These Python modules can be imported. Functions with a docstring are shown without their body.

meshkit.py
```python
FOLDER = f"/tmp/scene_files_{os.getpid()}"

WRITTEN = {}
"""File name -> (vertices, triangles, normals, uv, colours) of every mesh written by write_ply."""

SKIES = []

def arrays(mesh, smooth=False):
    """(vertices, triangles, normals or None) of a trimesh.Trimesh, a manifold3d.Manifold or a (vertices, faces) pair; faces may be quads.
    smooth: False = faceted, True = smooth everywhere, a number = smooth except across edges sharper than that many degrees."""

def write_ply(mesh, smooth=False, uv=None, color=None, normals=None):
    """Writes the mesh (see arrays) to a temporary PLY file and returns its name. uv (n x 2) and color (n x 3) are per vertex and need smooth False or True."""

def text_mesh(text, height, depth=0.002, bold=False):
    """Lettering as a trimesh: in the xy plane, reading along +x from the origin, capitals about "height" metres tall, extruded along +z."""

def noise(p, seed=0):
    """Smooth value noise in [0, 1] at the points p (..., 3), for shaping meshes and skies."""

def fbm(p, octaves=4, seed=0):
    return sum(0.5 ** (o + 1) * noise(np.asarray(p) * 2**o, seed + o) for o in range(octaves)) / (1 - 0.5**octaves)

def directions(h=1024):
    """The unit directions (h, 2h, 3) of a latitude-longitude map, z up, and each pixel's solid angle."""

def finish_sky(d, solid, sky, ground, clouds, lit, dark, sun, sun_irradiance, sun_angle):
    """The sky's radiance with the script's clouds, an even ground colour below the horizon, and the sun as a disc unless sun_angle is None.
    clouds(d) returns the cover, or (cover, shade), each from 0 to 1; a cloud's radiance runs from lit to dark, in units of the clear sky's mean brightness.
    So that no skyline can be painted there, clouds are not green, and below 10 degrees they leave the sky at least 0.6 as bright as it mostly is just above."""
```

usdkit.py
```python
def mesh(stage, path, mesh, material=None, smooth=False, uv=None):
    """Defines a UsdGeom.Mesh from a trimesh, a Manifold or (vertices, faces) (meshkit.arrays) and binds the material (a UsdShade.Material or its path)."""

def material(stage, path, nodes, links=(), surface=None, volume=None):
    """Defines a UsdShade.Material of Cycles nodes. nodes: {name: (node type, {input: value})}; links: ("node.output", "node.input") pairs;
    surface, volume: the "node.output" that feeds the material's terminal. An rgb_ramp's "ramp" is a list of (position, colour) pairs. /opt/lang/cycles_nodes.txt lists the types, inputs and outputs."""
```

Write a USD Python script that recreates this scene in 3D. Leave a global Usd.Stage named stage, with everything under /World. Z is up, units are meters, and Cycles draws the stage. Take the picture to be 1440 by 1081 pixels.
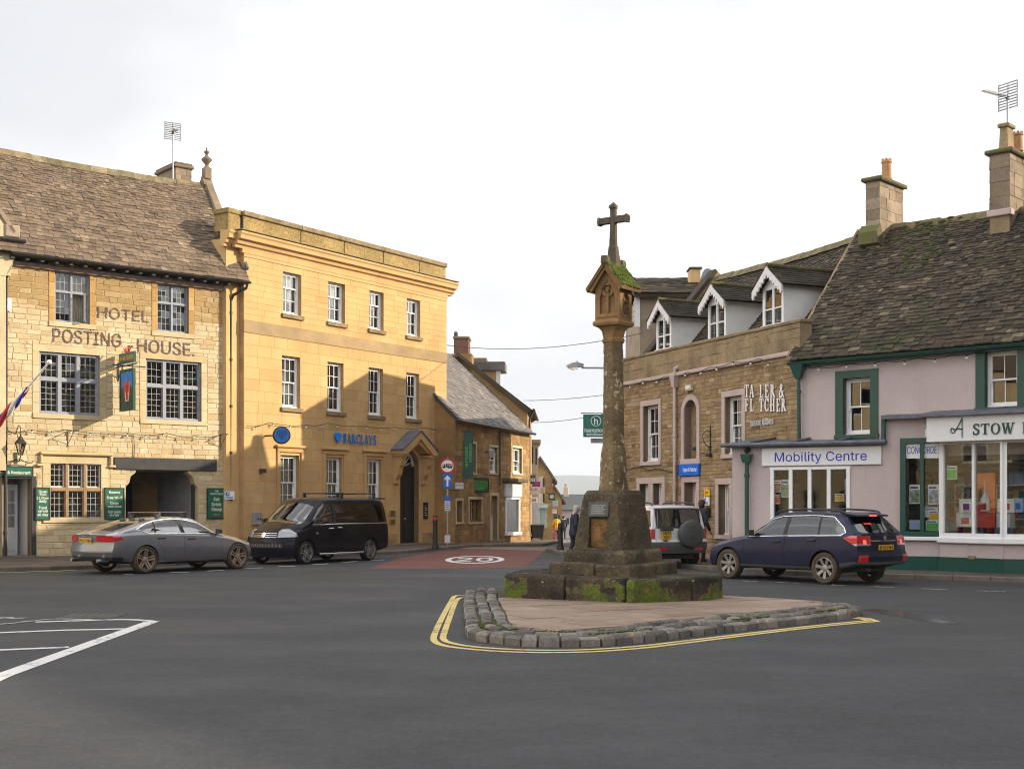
import math, random
import numpy as np, trimesh, manifold3d
from shapely.geometry import Polygon, MultiPolygon, LineString, Point, box as sbox
from shapely.ops import unary_union
from shapely import affinity
from pxr import Usd, UsdGeom, UsdLux, UsdShade, Gf, Sdf, Vt
import usdkit, meshkit

stage = Usd.Stage.CreateInMemory()
UsdGeom.SetStageUpAxis(stage, 'Z'); UsdGeom.SetStageMetersPerUnit(stage, 1.0)
UsdGeom.Xform.Define(stage, '/World'); UsdGeom.Scope.Define(stage, '/World/Looks')
PI = math.pi
CAMZ, FPX, HZ = 1.7, 1800.0, 710.0        # eye height, focal length and horizon row in photograph pixels (1440 wide)

# ---------------------------------------------------------------- camera, sky, sun
cam = UsdGeom.Camera.Define(stage, '/World/camera')
cam.AddTranslateOp().Set(Gf.Vec3d(0, 0, CAMZ)); cam.AddRotateXOp().Set(90.0)
cam.CreateHorizontalApertureAttr(36.0); cam.CreateVerticalApertureAttr(27.0)
cam.CreateFocalLengthAttr(36.0 * FPX / 1440)
cam.CreateVerticalApertureOffsetAttr((HZ - 540.5) / 1440 * 36.0)
cam.CreateClippingRangeAttr(Gf.Vec2f(0.1, 30000)); cam.CreateExposureAttr(0.9)
SUN_EL, SUN_AZ = math.radians(20.0), math.radians(90.0)
sd = np.array([math.sin(SUN_AZ) * math.cos(SUN_EL), math.cos(SUN_AZ) * math.cos(SUN_EL), math.sin(SUN_EL)])
sun = UsdLux.DistantLight.Define(stage, '/World/sun')
sun.CreateIntensityAttr(1.1); sun.CreateAngleAttr(0.6); sun.CreateNormalizeAttr(True); sun.CreateColorAttr(Gf.Vec3f(1.0, 0.86, 0.66))
_z = sd; _x = np.cross([0, 0, 1.0], _z); _x /= np.linalg.norm(_x); _y = np.cross(_z, _x)
sun.AddTransformOp().Set(Gf.Matrix4d(*_x, 0, *_y, 0, *_z, 0, 0, 0, 0, 1))
sky = UsdLux.DomeLight.Define(stage, '/World/sky')
skym = usdkit.material(stage, '/World/Looks/sky', {
    's': ('sky_texture', {'sky_type': 'single_scattering', 'sun_disc': False, 'sun_elevation': SUN_EL, 'sun_rotation': SUN_AZ, 'air_density': 1.0, 'aerosol_density': 2.0}),
    'tc': ('texture_coordinate', {}), 'mp': ('mapping', {'scale': (1.0, 1.0, 2.6)}),
    'n': ('noise_texture', {'scale': 2.1, 'detail': 6.0, 'roughness': 0.52, 'distortion': 0.35}),
    'n2': ('noise_texture', {'scale': 2.2, 'detail': 5.0, 'roughness': 0.5}),
    'cov': ('rgb_ramp', {'ramp': [(0.30, (0.90, 0.90, 0.90)), (0.52, (0.985, 0.985, 0.985))]}),
    'shade': ('rgb_ramp', {'ramp': [(0.41, (4.6, 4.65, 4.85)), (0.52, (5.5, 5.5, 5.6)), (0.64, (16.0, 16.0, 16.0))]}),
    'm': ('mix_color', {'use_clamp': True}), 'b': ('background_shader', {'strength': 0.1})},
    [('tc.generated', 'mp.vector'), ('mp.vector', 'n.vector'), ('mp.vector', 'n2.vector'), ('n.fac', 'cov.fac'), ('n2.fac', 'shade.fac'),
     ('cov.color', 'm.fac'), ('s.color', 'm.a'), ('shade.color', 'm.b'), ('m.result', 'b.color')], surface='b.background')
UsdShade.MaterialBindingAPI.Apply(sky.GetPrim()).Bind(skym)
sky.GetPrim().SetCustomDataByKey('kind', 'structure')

# ---------------------------------------------------------------- helpers
_names = {}
def numbered(parent, name):
    k = _names.get((parent, name), 0); _names[(parent, name)] = k + 1
    return name if k == 0 else f'{name}_{k:03d}'
def tag(prim, label=None, cat=None, group=None, kind=None):
    for k, v in (('label', label), ('category', cat), ('group', group), ('kind', kind)):
        if v: prim.SetCustomDataByKey(k, v)
    return prim
class Node:
    def __init__(s, path): s.path = path
    @property
    def prim(s): return stage.GetPrimAtPath(s.path)
def thing(name, label=None, cat=None, loc=(0, 0, 0), rot=0.0, group=None, kind=None, parent='/World'):
    p = f'{parent}/{numbered(parent, name)}'
    x = UsdGeom.Xform.Define(stage, p)
    if tuple(loc) != (0, 0, 0): x.AddTranslateOp().Set(Gf.Vec3d(*map(float, loc)))
    if rot: x.AddRotateZOp().Set(math.degrees(rot))
    tag(x.GetPrim(), label, cat, group, kind); return Node(p)
def put(path, g, mat, smooth=False, tone=None):
    v, f = np.asarray(g[0], float), np.asarray(g[1], int)
    if tone is None and len(g) > 2: tone = g[2]
    if f.shape[1] == 4: f = np.vstack([f[:, [0, 1, 2]], f[:, [0, 2, 3]]])
    n = None
    if smooth is not False:
        v, f, n = meshkit.arrays((v, f), smooth); tone = tone if np.ndim(tone) == 0 or smooth is True else None
    m = UsdGeom.Mesh.Define(stage, path)
    m.CreatePointsAttr(Vt.Vec3fArray.FromNumpy(np.ascontiguousarray(v, np.float32)))
    m.CreateFaceVertexCountsAttr(Vt.IntArray.FromNumpy(np.full(len(f), 3, np.int32)))
    m.CreateFaceVertexIndicesAttr(Vt.IntArray.FromNumpy(np.ascontiguousarray(f, np.int32).ravel()))
    m.CreateSubdivisionSchemeAttr('none')
    if n is not None:
        m.CreateNormalsAttr(Vt.Vec3fArray.FromNumpy(n.astype(np.float32))); m.SetNormalsInterpolation('vertex')
    if tone is not None:
        t = np.full(len(v), tone, np.float32) if np.ndim(tone) == 0 else np.asarray(tone, np.float32)
        UsdGeom.PrimvarsAPI(m).CreatePrimvar('tone', Sdf.ValueTypeNames.FloatArray, 'vertex').Set(Vt.FloatArray.FromNumpy(t))
    UsdShade.MaterialBindingAPI.Apply(m.GetPrim()).Bind(mat)
    return m
def part(parent, name, g, mat, smooth=False, tone=None, label=None, kind=None, cat=None, group=None):
    pp = parent if isinstance(parent, str) else parent.path
    p = f'{pp}/{numbered(pp, name)}'
    m = put(p, g, mat, smooth, tone); tag(m.GetPrim(), label, cat, group, kind); return Node(p)
def solo(name, g, mat, label, cat, group=None, kind=None, smooth=False, tone=None):
    return part('/World', name, g, mat, smooth, tone, label, kind, cat, group)

# geometry: every builder returns (vertices, triangles[, tone])
def cat(gs):
    gs = [g for g in gs if g is not None and len(g[0])]
    vs, fs, ts, o, any_t = [], [], [], 0, any(len(g) > 2 for g in gs)
    for g in gs:
        v, f = np.asarray(g[0], float), np.asarray(g[1], int)
        if f.shape[1] == 4: f = np.vstack([f[:, [0, 1, 2]], f[:, [0, 2, 3]]])
        vs.append(v); fs.append(f + o); o += len(v)
        if any_t:
            t = g[2] if len(g) > 2 else 0.5
            ts.append(np.full(len(v), t) if np.ndim(t) == 0 else t)
    r = (np.vstack(vs), np.vstack(fs))
    return r + (np.concatenate(ts),) if any_t else r
BF = np.array([[0, 2, 1], [0, 3, 2], [4, 5, 6], [4, 6, 7], [0, 1, 5], [0, 5, 4], [1, 2, 6], [1, 6, 5], [2, 3, 7], [2, 7, 6], [3, 0, 4], [3, 4, 7]])
def bx(x0, x1, y0, y1, z0, z1):
    x0, x1 = min(x0, x1), max(x0, x1); y0, y1 = min(y0, y1), max(y0, y1); z0, z1 = min(z0, z1), max(z0, z1)
    return np.array([[x0, y0, z0], [x1, y0, z0], [x1, y1, z0], [x0, y1, z0], [x0, y0, z1], [x1, y0, z1], [x1, y1, z1], [x0, y1, z1]], float), BF
def tm(m): return np.array(m.vertices), np.array(m.faces)
def mani(g):
    m = trimesh.Trimesh(g[0], g[1]); m.merge_vertices()
    return manifold3d.Manifold(manifold3d.Mesh(np.ascontiguousarray(m.vertices, np.float32), np.ascontiguousarray(m.faces, np.uint32)))
def unman(M):
    q = M.to_mesh(); return np.array(q.vert_properties[:, :3], float), np.array(q.tri_verts, int)
def rbox(x0, x1, y0, y1, z0, z1, r=0.01):
    """box with chamfered edges"""
    pts = []
    for sx, X in ((1, x0), (-1, x1)):
        for sy, Y in ((1, y0), (-1, y1)):
            for sz, Z in ((1, z0), (-1, z1)):
                pts += [(X, Y + sy * r, Z + sz * r), (X + sx * r, Y, Z + sz * r), (X + sx * r, Y + sy * r, Z)]
    return hull(pts)
def hull(pts):
    return unman(manifold3d.Manifold.hull_points(np.asarray(pts, float)))
def xf(g, M=None, t=None):
    v = np.asarray(g[0], float)
    f = np.asarray(g[1])
    if M is not None:
        M = np.asarray(M, float); v = v @ M.T
        if np.linalg.det(M) < 0: f = f[:, ::-1]
    if t is not None: v = v + np.asarray(t, float)
    return (v, f) + tuple(g[2:])
def Rz(a): c, s = math.cos(a), math.sin(a); return np.array([[c, -s, 0], [s, c, 0], [0, 0, 1]])
def Rx(a): c, s = math.cos(a), math.sin(a); return np.array([[1, 0, 0], [0, c, -s], [0, s, c]])
def Ry(a): c, s = math.cos(a), math.sin(a); return np.array([[c, 0, s], [0, 1, 0], [-s, 0, c]])
def prism(poly, h):
    """polygon in xy extruded 0..h in z"""
    gs = getattr(poly, 'geoms', [poly]); out = []
    for q in gs:
        if q.area < 1e-8: continue
        out.append(tm(trimesh.creation.extrude_polygon(q, h, engine='earcut')))
    return cat(out)
def wallp(poly, y0, y1):
    """polygon in the (u, z) plane of a facade, extruded from depth y0 to y1"""
    g = prism(poly, abs(y1 - y0))
    return xf(g, [[1, 0, 0], [0, 0, 1], [0, 1, 0]], (0, min(y0, y1), 0))
def ext_u(profile, u0, u1):
    """profile points (y, z) swept along u"""
    g = prism(Polygon(profile), u1 - u0)                 # x=y, y=z, z=u
    return xf(g, [[0, 0, 1], [1, 0, 0], [0, 1, 0]], (u0, 0, 0))
def ext_y(profile, y0, y1):
    """profile points (u, z) swept along depth"""
    return wallp(Polygon(profile), y0, y1)
def tube(pts, r, n=8, closed=False):
    pts = np.asarray(pts, float); k = len(pts); r = np.full(k, r) if np.ndim(r) == 0 else np.asarray(r, float)
    T = np.gradient(pts, axis=0); T /= np.linalg.norm(T, axis=1)[:, None] + 1e-12
    up = np.array([0, 0, 1.0]) if abs(T[:, 2]).mean() < 0.9 else np.array([1.0, 0, 0])
    A = np.cross(T, up); A /= np.linalg.norm(A, axis=1)[:, None] + 1e-12; B = np.cross(T, A)
    a = np.arange(n) / n * 2 * PI
    v = (pts[:, None] + r[:, None, None] * (np.cos(a)[None, :, None] * A[:, None] + np.sin(a)[None, :, None] * B[:, None])).reshape(-1, 3)
    f = []
    for i in range(k - 1):
        for j in range(n):
            p, q = i * n + j, i * n + (j + 1) % n
            f += [[p, q, q + n], [p, q + n, p + n]]
    v = np.vstack([v, pts[:1], pts[-1:]]); c0, c1 = k * n, k * n + 1
    for j in range(n):
        f += [[c0, (j + 1) % n, j], [c1, (k - 1) * n + j, (k - 1) * n + (j + 1) % n]]
    f = np.array(f)[:, ::-1]
    return v, f
def lathe(prof, n=24, axis='z'):
    """(r, z) profile from bottom to top round z"""
    m = trimesh.creation.revolve(np.asarray(prof, float), sections=n); g = tm(m)
    if m.is_watertight and m.volume < 0: g = (g[0], g[1][:, ::-1])
    if axis == 'y': g = xf(g, Rx(-PI / 2))
    if axis == 'x': g = xf(g, Ry(PI / 2))
    return g
def text(t, h, depth=0.01, bold=False, width=None):
    g = tm(meshkit.text_mesh(t, h, depth, bold))
    if width:
        v = g[0]; v[:, 0] = (v[:, 0] - v[:, 0].min()) * width / np.ptp(v[:, 0]); g = (v, g[1])
    return g
def on_wall(g, u, z, y):
    """lettering (x right, y up, z out) laid on a facade"""
    return xf(g, [[1, 0, 0], [0, 0, -1], [0, 1, 0]], (u, y, z))
def icos(r, c=(0, 0, 0), s=2):
    m = trimesh.creation.icosphere(subdivisions=s, radius=r); return np.array(m.vertices) + c, np.array(m.faces)
def stone(u0, u1, z0, z1, yf, yb, bev=0.008, tone=0.5, rs=None):
    """one block of a wall: bevelled front, open back"""
    b = min(bev, 0.3 * (u1 - u0), 0.3 * (z1 - z0))
    def rect(e, y): return [[u0 + e, y, z0 + e], [u1 - e, y, z0 + e], [u1 - e, y, z1 - e], [u0 + e, y, z1 - e]]
    v = np.array(rect(0, yb) + rect(0, yf + b) + rect(b, yf))
    if rs is not None:
        j = rs.uniform(-1, 1, (4, 3)) * np.array([0.012, 0.003, 0.010]); v += np.vstack([j, j, j + rs.uniform(-1, 1, (4, 3)) * [0, .003, 0]])
    f = []
    for r in (0, 4):
        for i in range(4):
            j = (i + 1) % 4; f += [[r + i, r + j, r + 4 + j], [r + i, r + 4 + j, r + 4 + i]]
    f += [[8, 9, 10], [8, 10, 11]]
    return v, np.array(f), np.full(12, tone)

class Fac:
    """a facade: origin P (left end as seen), unit direction d to the right; x along it, y inward, z up"""
    def __init__(s, P, d):
        s.P = np.array(P, float); s.d = np.array(d, float) / np.linalg.norm(d); s.i = np.array([-s.d[1], s.d[0]])
        s.rot = math.atan2(s.d[1], s.d[0]); s.loc = (s.P[0], s.P[1], 0)
    def u(s, px, y=0.0):
        k = (px - 720) / FPX; O = s.P + y * s.i
        return (k * O[1] - O[0]) / (s.d[0] - k * s.d[1])
    def z(s, px, py, y=0.0):
        D = (s.P + s.u(px, y) * s.d + y * s.i)[1]; return CAMZ + (HZ - py) * D / FPX
    def win(s, xl, xr, yt, yb, y=0.0):
        c = (xl + xr) / 2; return s.u(xl, y), s.u(xr, y), s.z(c, yb, y), s.z(c, yt, y)
    def pt(s, u, y, z): p = s.P + u * s.d + y * s.i; return np.array([p[0], p[1], z])
def G(px, py, z=0.0):
    D = (CAMZ - z) * FPX / (py - HZ); return np.array([(px - 720) / FPX * D, D])

# ---------------------------------------------------------------- materials
LK = '/World/Looks/'
def MAT(name, nodes, links, surface='p.BSDF', volume=None): return usdkit.material(stage, LK + name, nodes, links, surface=surface, volume=volume)
def grey(a): return (a, a, a)
def surf(name, ramp, rough=0.85, mscale=2.0, mott=0.3, fscale=30.0, fine=0.2, bump=0.3, bdist=0.01, stains=(), spec=0.3, coat=0.0, metallic=0.0, stretch=(1, 1, 1), rough2=None, tonal=True):
    """colour from the piece's own tone, mottled at two scales, with stains (colour, scale, low, high[, amount]) from noise, and relief"""
    if isinstance(ramp[0], (int, float)): ramp = [ramp, ramp]; tonal = False
    nd = {'g': ('geometry', {}), 'mp': ('mapping', {'scale': stretch}),
          'n1': ('noise_texture', {'scale': mscale, 'detail': 5.0, 'roughness': 0.6}), 'n2': ('noise_texture', {'scale': fscale, 'detail': 4.0, 'roughness': 0.65}),
          'r1': ('rgb_ramp', {'ramp': [(0.28, grey(1 - mott)), (0.72, grey(1 + mott * 0.6))]}), 'r2': ('rgb_ramp', {'ramp': [(0.3, grey(1 - fine)), (0.7, grey(1 + fine * 0.6))]}),
          'm1': ('mix_color', {'blend_type': 'multiply', 'fac': 1.0, 'use_clamp': False}), 'm2': ('mix_color', {'blend_type': 'multiply', 'fac': 1.0, 'use_clamp': False}),
          'bp': ('bump', {'strength': bump, 'distance': bdist}),
          'p': ('principled_bsdf', {'roughness': rough, 'specular_ior_level': spec, 'coat_weight': coat, 'metallic': metallic})}
    ln = [('g.position', 'mp.vector'), ('mp.vector', 'n1.vector'), ('mp.vector', 'n2.vector'), ('n1.fac', 'r1.fac'), ('n2.fac', 'r2.fac'), ('r1.color', 'm1.b'), ('m1.result', 'm2.a'), ('r2.color', 'm2.b'),
          ('n2.fac', 'bp.height'), ('bp.normal', 'p.normal')]
    if tonal:
        nd['at'] = ('attribute', {'attribute': 'tone'}); nd['rp'] = ('rgb_ramp', {'ramp': ramp}); ln += [('at.fac', 'rp.fac'), ('rp.color', 'm1.a')]
    else: nd['m1'][1]['a'] = tuple(ramp[0])
    last = 'm2.result'
    for k, st in enumerate(stains):
        col, sc, lo, hi = st[:4]; am = st[4] if len(st) > 4 else 1.0
        nd[f's{k}'] = ('noise_texture', {'scale': sc, 'detail': 5.0, 'roughness': 0.62}); nd[f'o{k}'] = ('mapping', {'location': (7.3 * k + 1.7, 3.1 * k, 5.0 * k), 'scale': st[5] if len(st) > 5 else (1, 1, 1)})
        nd[f't{k}'] = ('rgb_ramp', {'ramp': [(lo, grey(0)), (hi, grey(am))]}); nd[f'x{k}'] = ('mix_color', {'b': tuple(col)})
        ln += [('g.position', f'o{k}.vector'), (f'o{k}.vector', f's{k}.vector'), (f's{k}.fac', f't{k}.fac'), (f't{k}.color', f'x{k}.fac'), (last, f'x{k}.a')]; last = f'x{k}.result'
    ln.append((last, 'p.base_color'))
    if rough2 is not None:
        nd['rr'] = ('map_range', {'from_min': 0.35, 'from_max': 0.65, 'to_min': rough, 'to_max': rough2, 'clamp': True}); ln += [('n1.fac', 'rr.value'), ('rr.result', 'p.roughness')]
    return MAT(name, nd, ln)
def plain(name, col, rough=0.5, spec=0.5, metallic=0.0, coat=0.0, var=0.12, mscale=6.0, bump=0.0):
    return surf(name, tuple(col), rough, mscale, var, 60.0, var * 0.5, bump, 0.003, spec=spec, coat=coat, metallic=metallic, tonal=False)
def glass(name, tint=(0.82, 0.86, 0.84), ior=1.52, gloss=(1, 1, 1), base=0.02):
    return MAT(name, {'f': ('fresnel', {'IOR': ior}), 'ad': ('math', {'math_type': 'add', 'value2': base, 'use_clamp': True}), 't': ('transparent_bsdf', {'color': tint}),
                      'gl': ('glossy_bsdf', {'color': gloss, 'roughness': 0.015}), 'm': ('mix_closure', {})},
               [('f.fac', 'ad.value1'), ('ad.value', 'm.fac'), ('t.BSDF', 'm.closure1'), ('gl.BSDF', 'm.closure2')], surface='m.closure')
def paint(name, col, spec=0.5, rough=0.35, dirt=0.35, dirtcol=(0.10, 0.085, 0.065), top=0.95, metallic=0.0, coat=1.0):
    """car paint under a clear coat, with road dirt that thins out upwards"""
    return MAT(name, {'g': ('geometry', {}), 'sx': ('separate_xyz', {}), 'n': ('noise_texture', {'scale': 5.0, 'detail': 6.0, 'roughness': 0.65}),
                      'nz': ('math', {'math_type': 'multiply_add', 'value2': 0.55, 'value3': -0.28}), 'ad': ('math', {'math_type': 'add'}),
                      'mr': ('map_range', {'from_min': 0.12, 'from_max': top, 'to_min': dirt, 'to_max': 0.0, 'clamp': True}), 'mx': ('mix_color', {'a': tuple(col), 'b': tuple(dirtcol)}),
                      'rg': ('map_range', {'from_min': 0.0, 'from_max': 0.6, 'to_min': 0.04, 'to_max': 0.45, 'clamp': True}),
                      'cw': ('map_range', {'from_min': 0.0, 'from_max': 0.7, 'to_min': coat, 'to_max': coat * 0.25, 'clamp': True}),
                      'p': ('principled_bsdf', {'roughness': rough, 'metallic': metallic, 'coat_weight': coat, 'specular_ior_level': spec})},
               [('g.position', 'sx.vector'), ('g.position', 'n.vector'), ('n.fac', 'nz.value1'), ('sx.z', 'ad.value1'), ('nz.value', 'ad.value2'), ('ad.value', 'mr.value'), ('mr.result', 'mx.fac'),
                ('mx.result', 'p.base_color'), ('mr.result', 'rg.value'), ('rg.result', 'p.coat_roughness'), ('mr.result', 'cw.value'), ('cw.result', 'p.coat_weight')])
def lamp(name, col, s): return MAT(name, {'e': ('emission', {'color': tuple(col), 'strength': s})}, [], surface='e.emission')

m_hotel = surf('hotel_stone', [(0, (0.37, 0.25, 0.11)), (0.25, (0.46, 0.34, 0.18)), (0.6, (0.54, 0.43, 0.26)), (1, (0.60, 0.50, 0.33))], 0.9, 1.3, 0.18, 26, 0.2, 0.5, 0.012, stains=[((0.30, 0.20, 0.09), 1.1, 0.60, 0.74, 0.55), ((0.2, 0.17, 0.12), 2.3, 0.66, 0.8, 0.35), ((.27, .21, .14), 2.2, .6, .78, .4, (1, 1, .2))])
m_hmort = surf('hotel_mortar', (0.47, 0.37, 0.23), 0.95, 2, 0.2, 40, 0.2, 0.4)
m_ochre = surf('ochre_ashlar', [(0, (0.40, 0.22, 0.07)), (1, (0.52, 0.34, 0.14))], 0.9, 1.5, 0.22, 30, 0.15, 0.3)
m_cream = surf('cream_ashlar', [(0, (0.50, 0.39, 0.21)), (1, (0.60, 0.49, 0.31))], 0.9, 1.5, 0.2, 30, 0.15, 0.3)
m_mull = surf('mullion_stone', (0.33, 0.21, 0.11), 0.9, 3, 0.3, 30, 0.2, 0.3)
m_bar = surf('golden_ashlar', [(0, (0.43, 0.27, 0.11)), (0.4, (0.525, 0.335, 0.145)), (0.75, (0.555, 0.365, 0.165)), (1, (0.60, 0.44, 0.25))], 0.88, 0.8, 0.16, 35, 0.1, 0.25, 0.006, stains=[((0.24, 0.17, 0.085), 0.7, 0.62, 0.85, 0.4, (1, 1, 2.5)), ((0.26, 0.17, 0.07), 3.0, 0.62, 0.8, 0.3), ((.25, .175, .095), 2.0, .58, .78, .5, (1, 1, .16))])
m_bjoint = surf('ashlar_joint', (0.40, 0.26, 0.12), 0.95)
m_band = surf('weathered_band', (0.36, 0.255, 0.135), 0.92, 0.9, 0.25, 35, 0.15, 0.3, 0.006, stains=[((0.20, 0.16, 0.11), 0.9, 0.5, 0.75, 0.6, (1, 1, 2))])
m_brend = surf('parapet_render', (0.33, 0.235, 0.095), 0.95, 1.2, 0.3, 14, 0.5, 1.0, 0.03, stains=[((0.17, 0.13, 0.05), 1.5, 0.52, 0.75, 0.6), ((.45, .37, .2), 9, .62, .7, .6)])
m_bwea = surf('weathered_coping', (0.27, 0.20, 0.11), 0.95, 2.0, 0.4, 25, 0.4, 0.5, 0.01, stains=[((0.12, 0.10, 0.06), 2.2, 0.5, 0.7, 0.7), ((0.45, 0.42, 0.33), 6, 0.62, 0.7, 0.5)])
m_choc = surf('brown_limestone', [(0, (0.24, 0.135, 0.05)), (0.5, (0.33, 0.20, 0.08)), (1, (0.42, 0.28, 0.13))], 0.92, 0.9, 0.4, 22, 0.2, 0.5, 0.012, stains=[((0.13, 0.09, 0.05), 0.8, 0.55, 0.75, 0.6, (1, 1, 2)), ((0.47, 0.36, 0.2), 1.7, 0.6, 0.8, 0.5)])
m_tf = surf('rubble_stone', [(0, (0.19, 0.12, 0.06)), (0.35, (0.29, 0.195, 0.10)), (0.7, (0.37, 0.265, 0.15)), (1, (0.47, 0.36, 0.23))], 0.93, 2.2, 0.3, 28, 0.3, 0.7, 0.015, stains=[((0.36, 0.19, 0.07), 1.3, 0.62, 0.75, 0.6), ((0.10, 0.08, 0.055), 1.9, 0.62, 0.78, 0.5)])
m_tfm = surf('rubble_mortar', (0.27, 0.20, 0.12), 0.95, 2, 0.3, 40, 0.3, 0.5)
m_tfp = surf('parapet_stone', (0.30, 0.22, 0.125), 0.95, 1.3, 0.4, 18, 0.3, 0.6, 0.015, stains=[((0.11, 0.09, 0.06), 1.2, 0.5, 0.7, 0.7, (1, 1, 0.7)), ((0.42, 0.35, 0.22), 2.6, 0.6, 0.75, 0.5)])
m_tile = surf('stone_tile', [(0, (0.10, 0.074, 0.053)), (0.5, (0.175, 0.13, 0.093)), (0.85, (0.235, 0.17, 0.115)), (1, (0.29, 0.22, 0.16))], 0.92, 1.1, 0.25, 24, 0.3, 0.6, 0.012, stains=[((0.09, 0.075, 0.03), 1.4, 0.6, 0.8, 0.4), ((0.40, 0.35, 0.28), 5.5, 0.70, 0.77, 0.35)])
m_tdark = surf('mossy_stone_tile', [(0, (0.026, 0.021, 0.015)), (0.5, (0.060, 0.047, 0.032)), (0.85, (0.115, 0.088, 0.058)), (1, (0.18, 0.145, 0.10))], 0.93, 0.9, 0.35, 22, 0.35, 0.7, 0.014, stains=[((0.035, 0.045, 0.012), 0.8, 0.56, 0.7, 0.65), ((0.30, 0.26, 0.19), 5.0, 0.69, 0.76, 0.45)])
m_slate = surf('grey_slate_tile', [(0, (0.11, 0.10, 0.098)), (0.5, (0.17, 0.155, 0.15)), (1, (0.26, 0.24, 0.225))], 0.75, 1.2, 0.3, 26, 0.25, 0.5, 0.01, stains=[((0.15, 0.12, 0.06), 1.2, 0.6, 0.75, 0.4)])
m_ridge = surf('ridge_stone', [(0, (0.17, 0.135, 0.07)), (1, (0.30, 0.24, 0.15))], 0.93, 3, 0.4, 20, 0.4, 0.8, 0.02, stains=[((0.10, 0.10, 0.03), 2.5, 0.5, 0.65, 0.7)])
m_chim = surf('chimney_stone', [(0, (0.20, 0.15, 0.105)), (1, (0.36, 0.285, 0.205))], 0.93, 1.5, 0.3, 24, 0.3, 0.5, 0.01, stains=[((0.09, 0.075, 0.05), 1.6, 0.55, 0.75, 0.6)])
m_cap = surf('mossy_cap', (0.13, 0.11, 0.06), 0.95, 3, 0.4, 20, 0.4, 0.8, 0.02, stains=[((0.10, 0.12, 0.02), 2.5, 0.5, 0.62, 0.8)])
m_pot = surf('terracotta_pot', (0.42, 0.23, 0.11), 0.85, 4, 0.25, 30, 0.15, 0.2)
m_brick = surf('old_brick', [(0, (0.12, 0.06, 0.04)), (1, (0.19, 0.10, 0.065))], 0.92, 3, 0.3, 40, 0.2, 0.4)
m_pink = surf('pink_render', (0.50, 0.415, 0.40), 0.9, 0.6, 0.10, 16, 0.07, 0.3, 0.007, stains=[((0.34, 0.275, 0.255), 0.8, 0.56, 0.85, 0.5, (1, 1, 0.4)), ((0.56, 0.49, 0.47), 2.4, 0.62, 0.75, 0.4), ((.33, .27, .25), 2.6, .6, .8, .35, (1, 1, .15))])
m_pinks = surf('pink_stone_paint', (0.48, 0.38, 0.35), 0.85, 1.2, 0.12, 20, 0.08, 0.2, 0.004)
m_white = plain('white_paint', (0.78, 0.78, 0.78), 0.4, var=0.06)
m_wdull = plain('dull_white_paint', (0.66, 0.65, 0.66), 0.55, var=0.1)
m_signw = plain('white_sign', (0.74, 0.74, 0.74), 0.35, var=0.04)
m_grey = plain('grey_window_paint', (0.26, 0.275, 0.31), 0.5, var=0.1)
m_lead = plain('lead_sheet', (0.13, 0.14, 0.175), 0.55, 0.5, 0.3, var=0.35, mscale=4, bump=0.2)
m_cames = plain('lead_cames', (0.33, 0.34, 0.34), 0.5)
m_green = plain('dark_green_paint', (0.012, 0.06, 0.045), 0.35, var=0.15)
m_bgreen = plain('board_green', (0.006, 0.11, 0.065), 0.4, var=0.1)
m_hgreen = plain('teal_sign_green', (0.01, 0.14, 0.105), 0.4)
m_black = plain('black_paint', (0.018, 0.017, 0.017), 0.45, var=0.2)
m_beam = plain('black_timber', (0.03, 0.03, 0.032), 0.7, var=0.4, bump=0.4)
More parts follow.
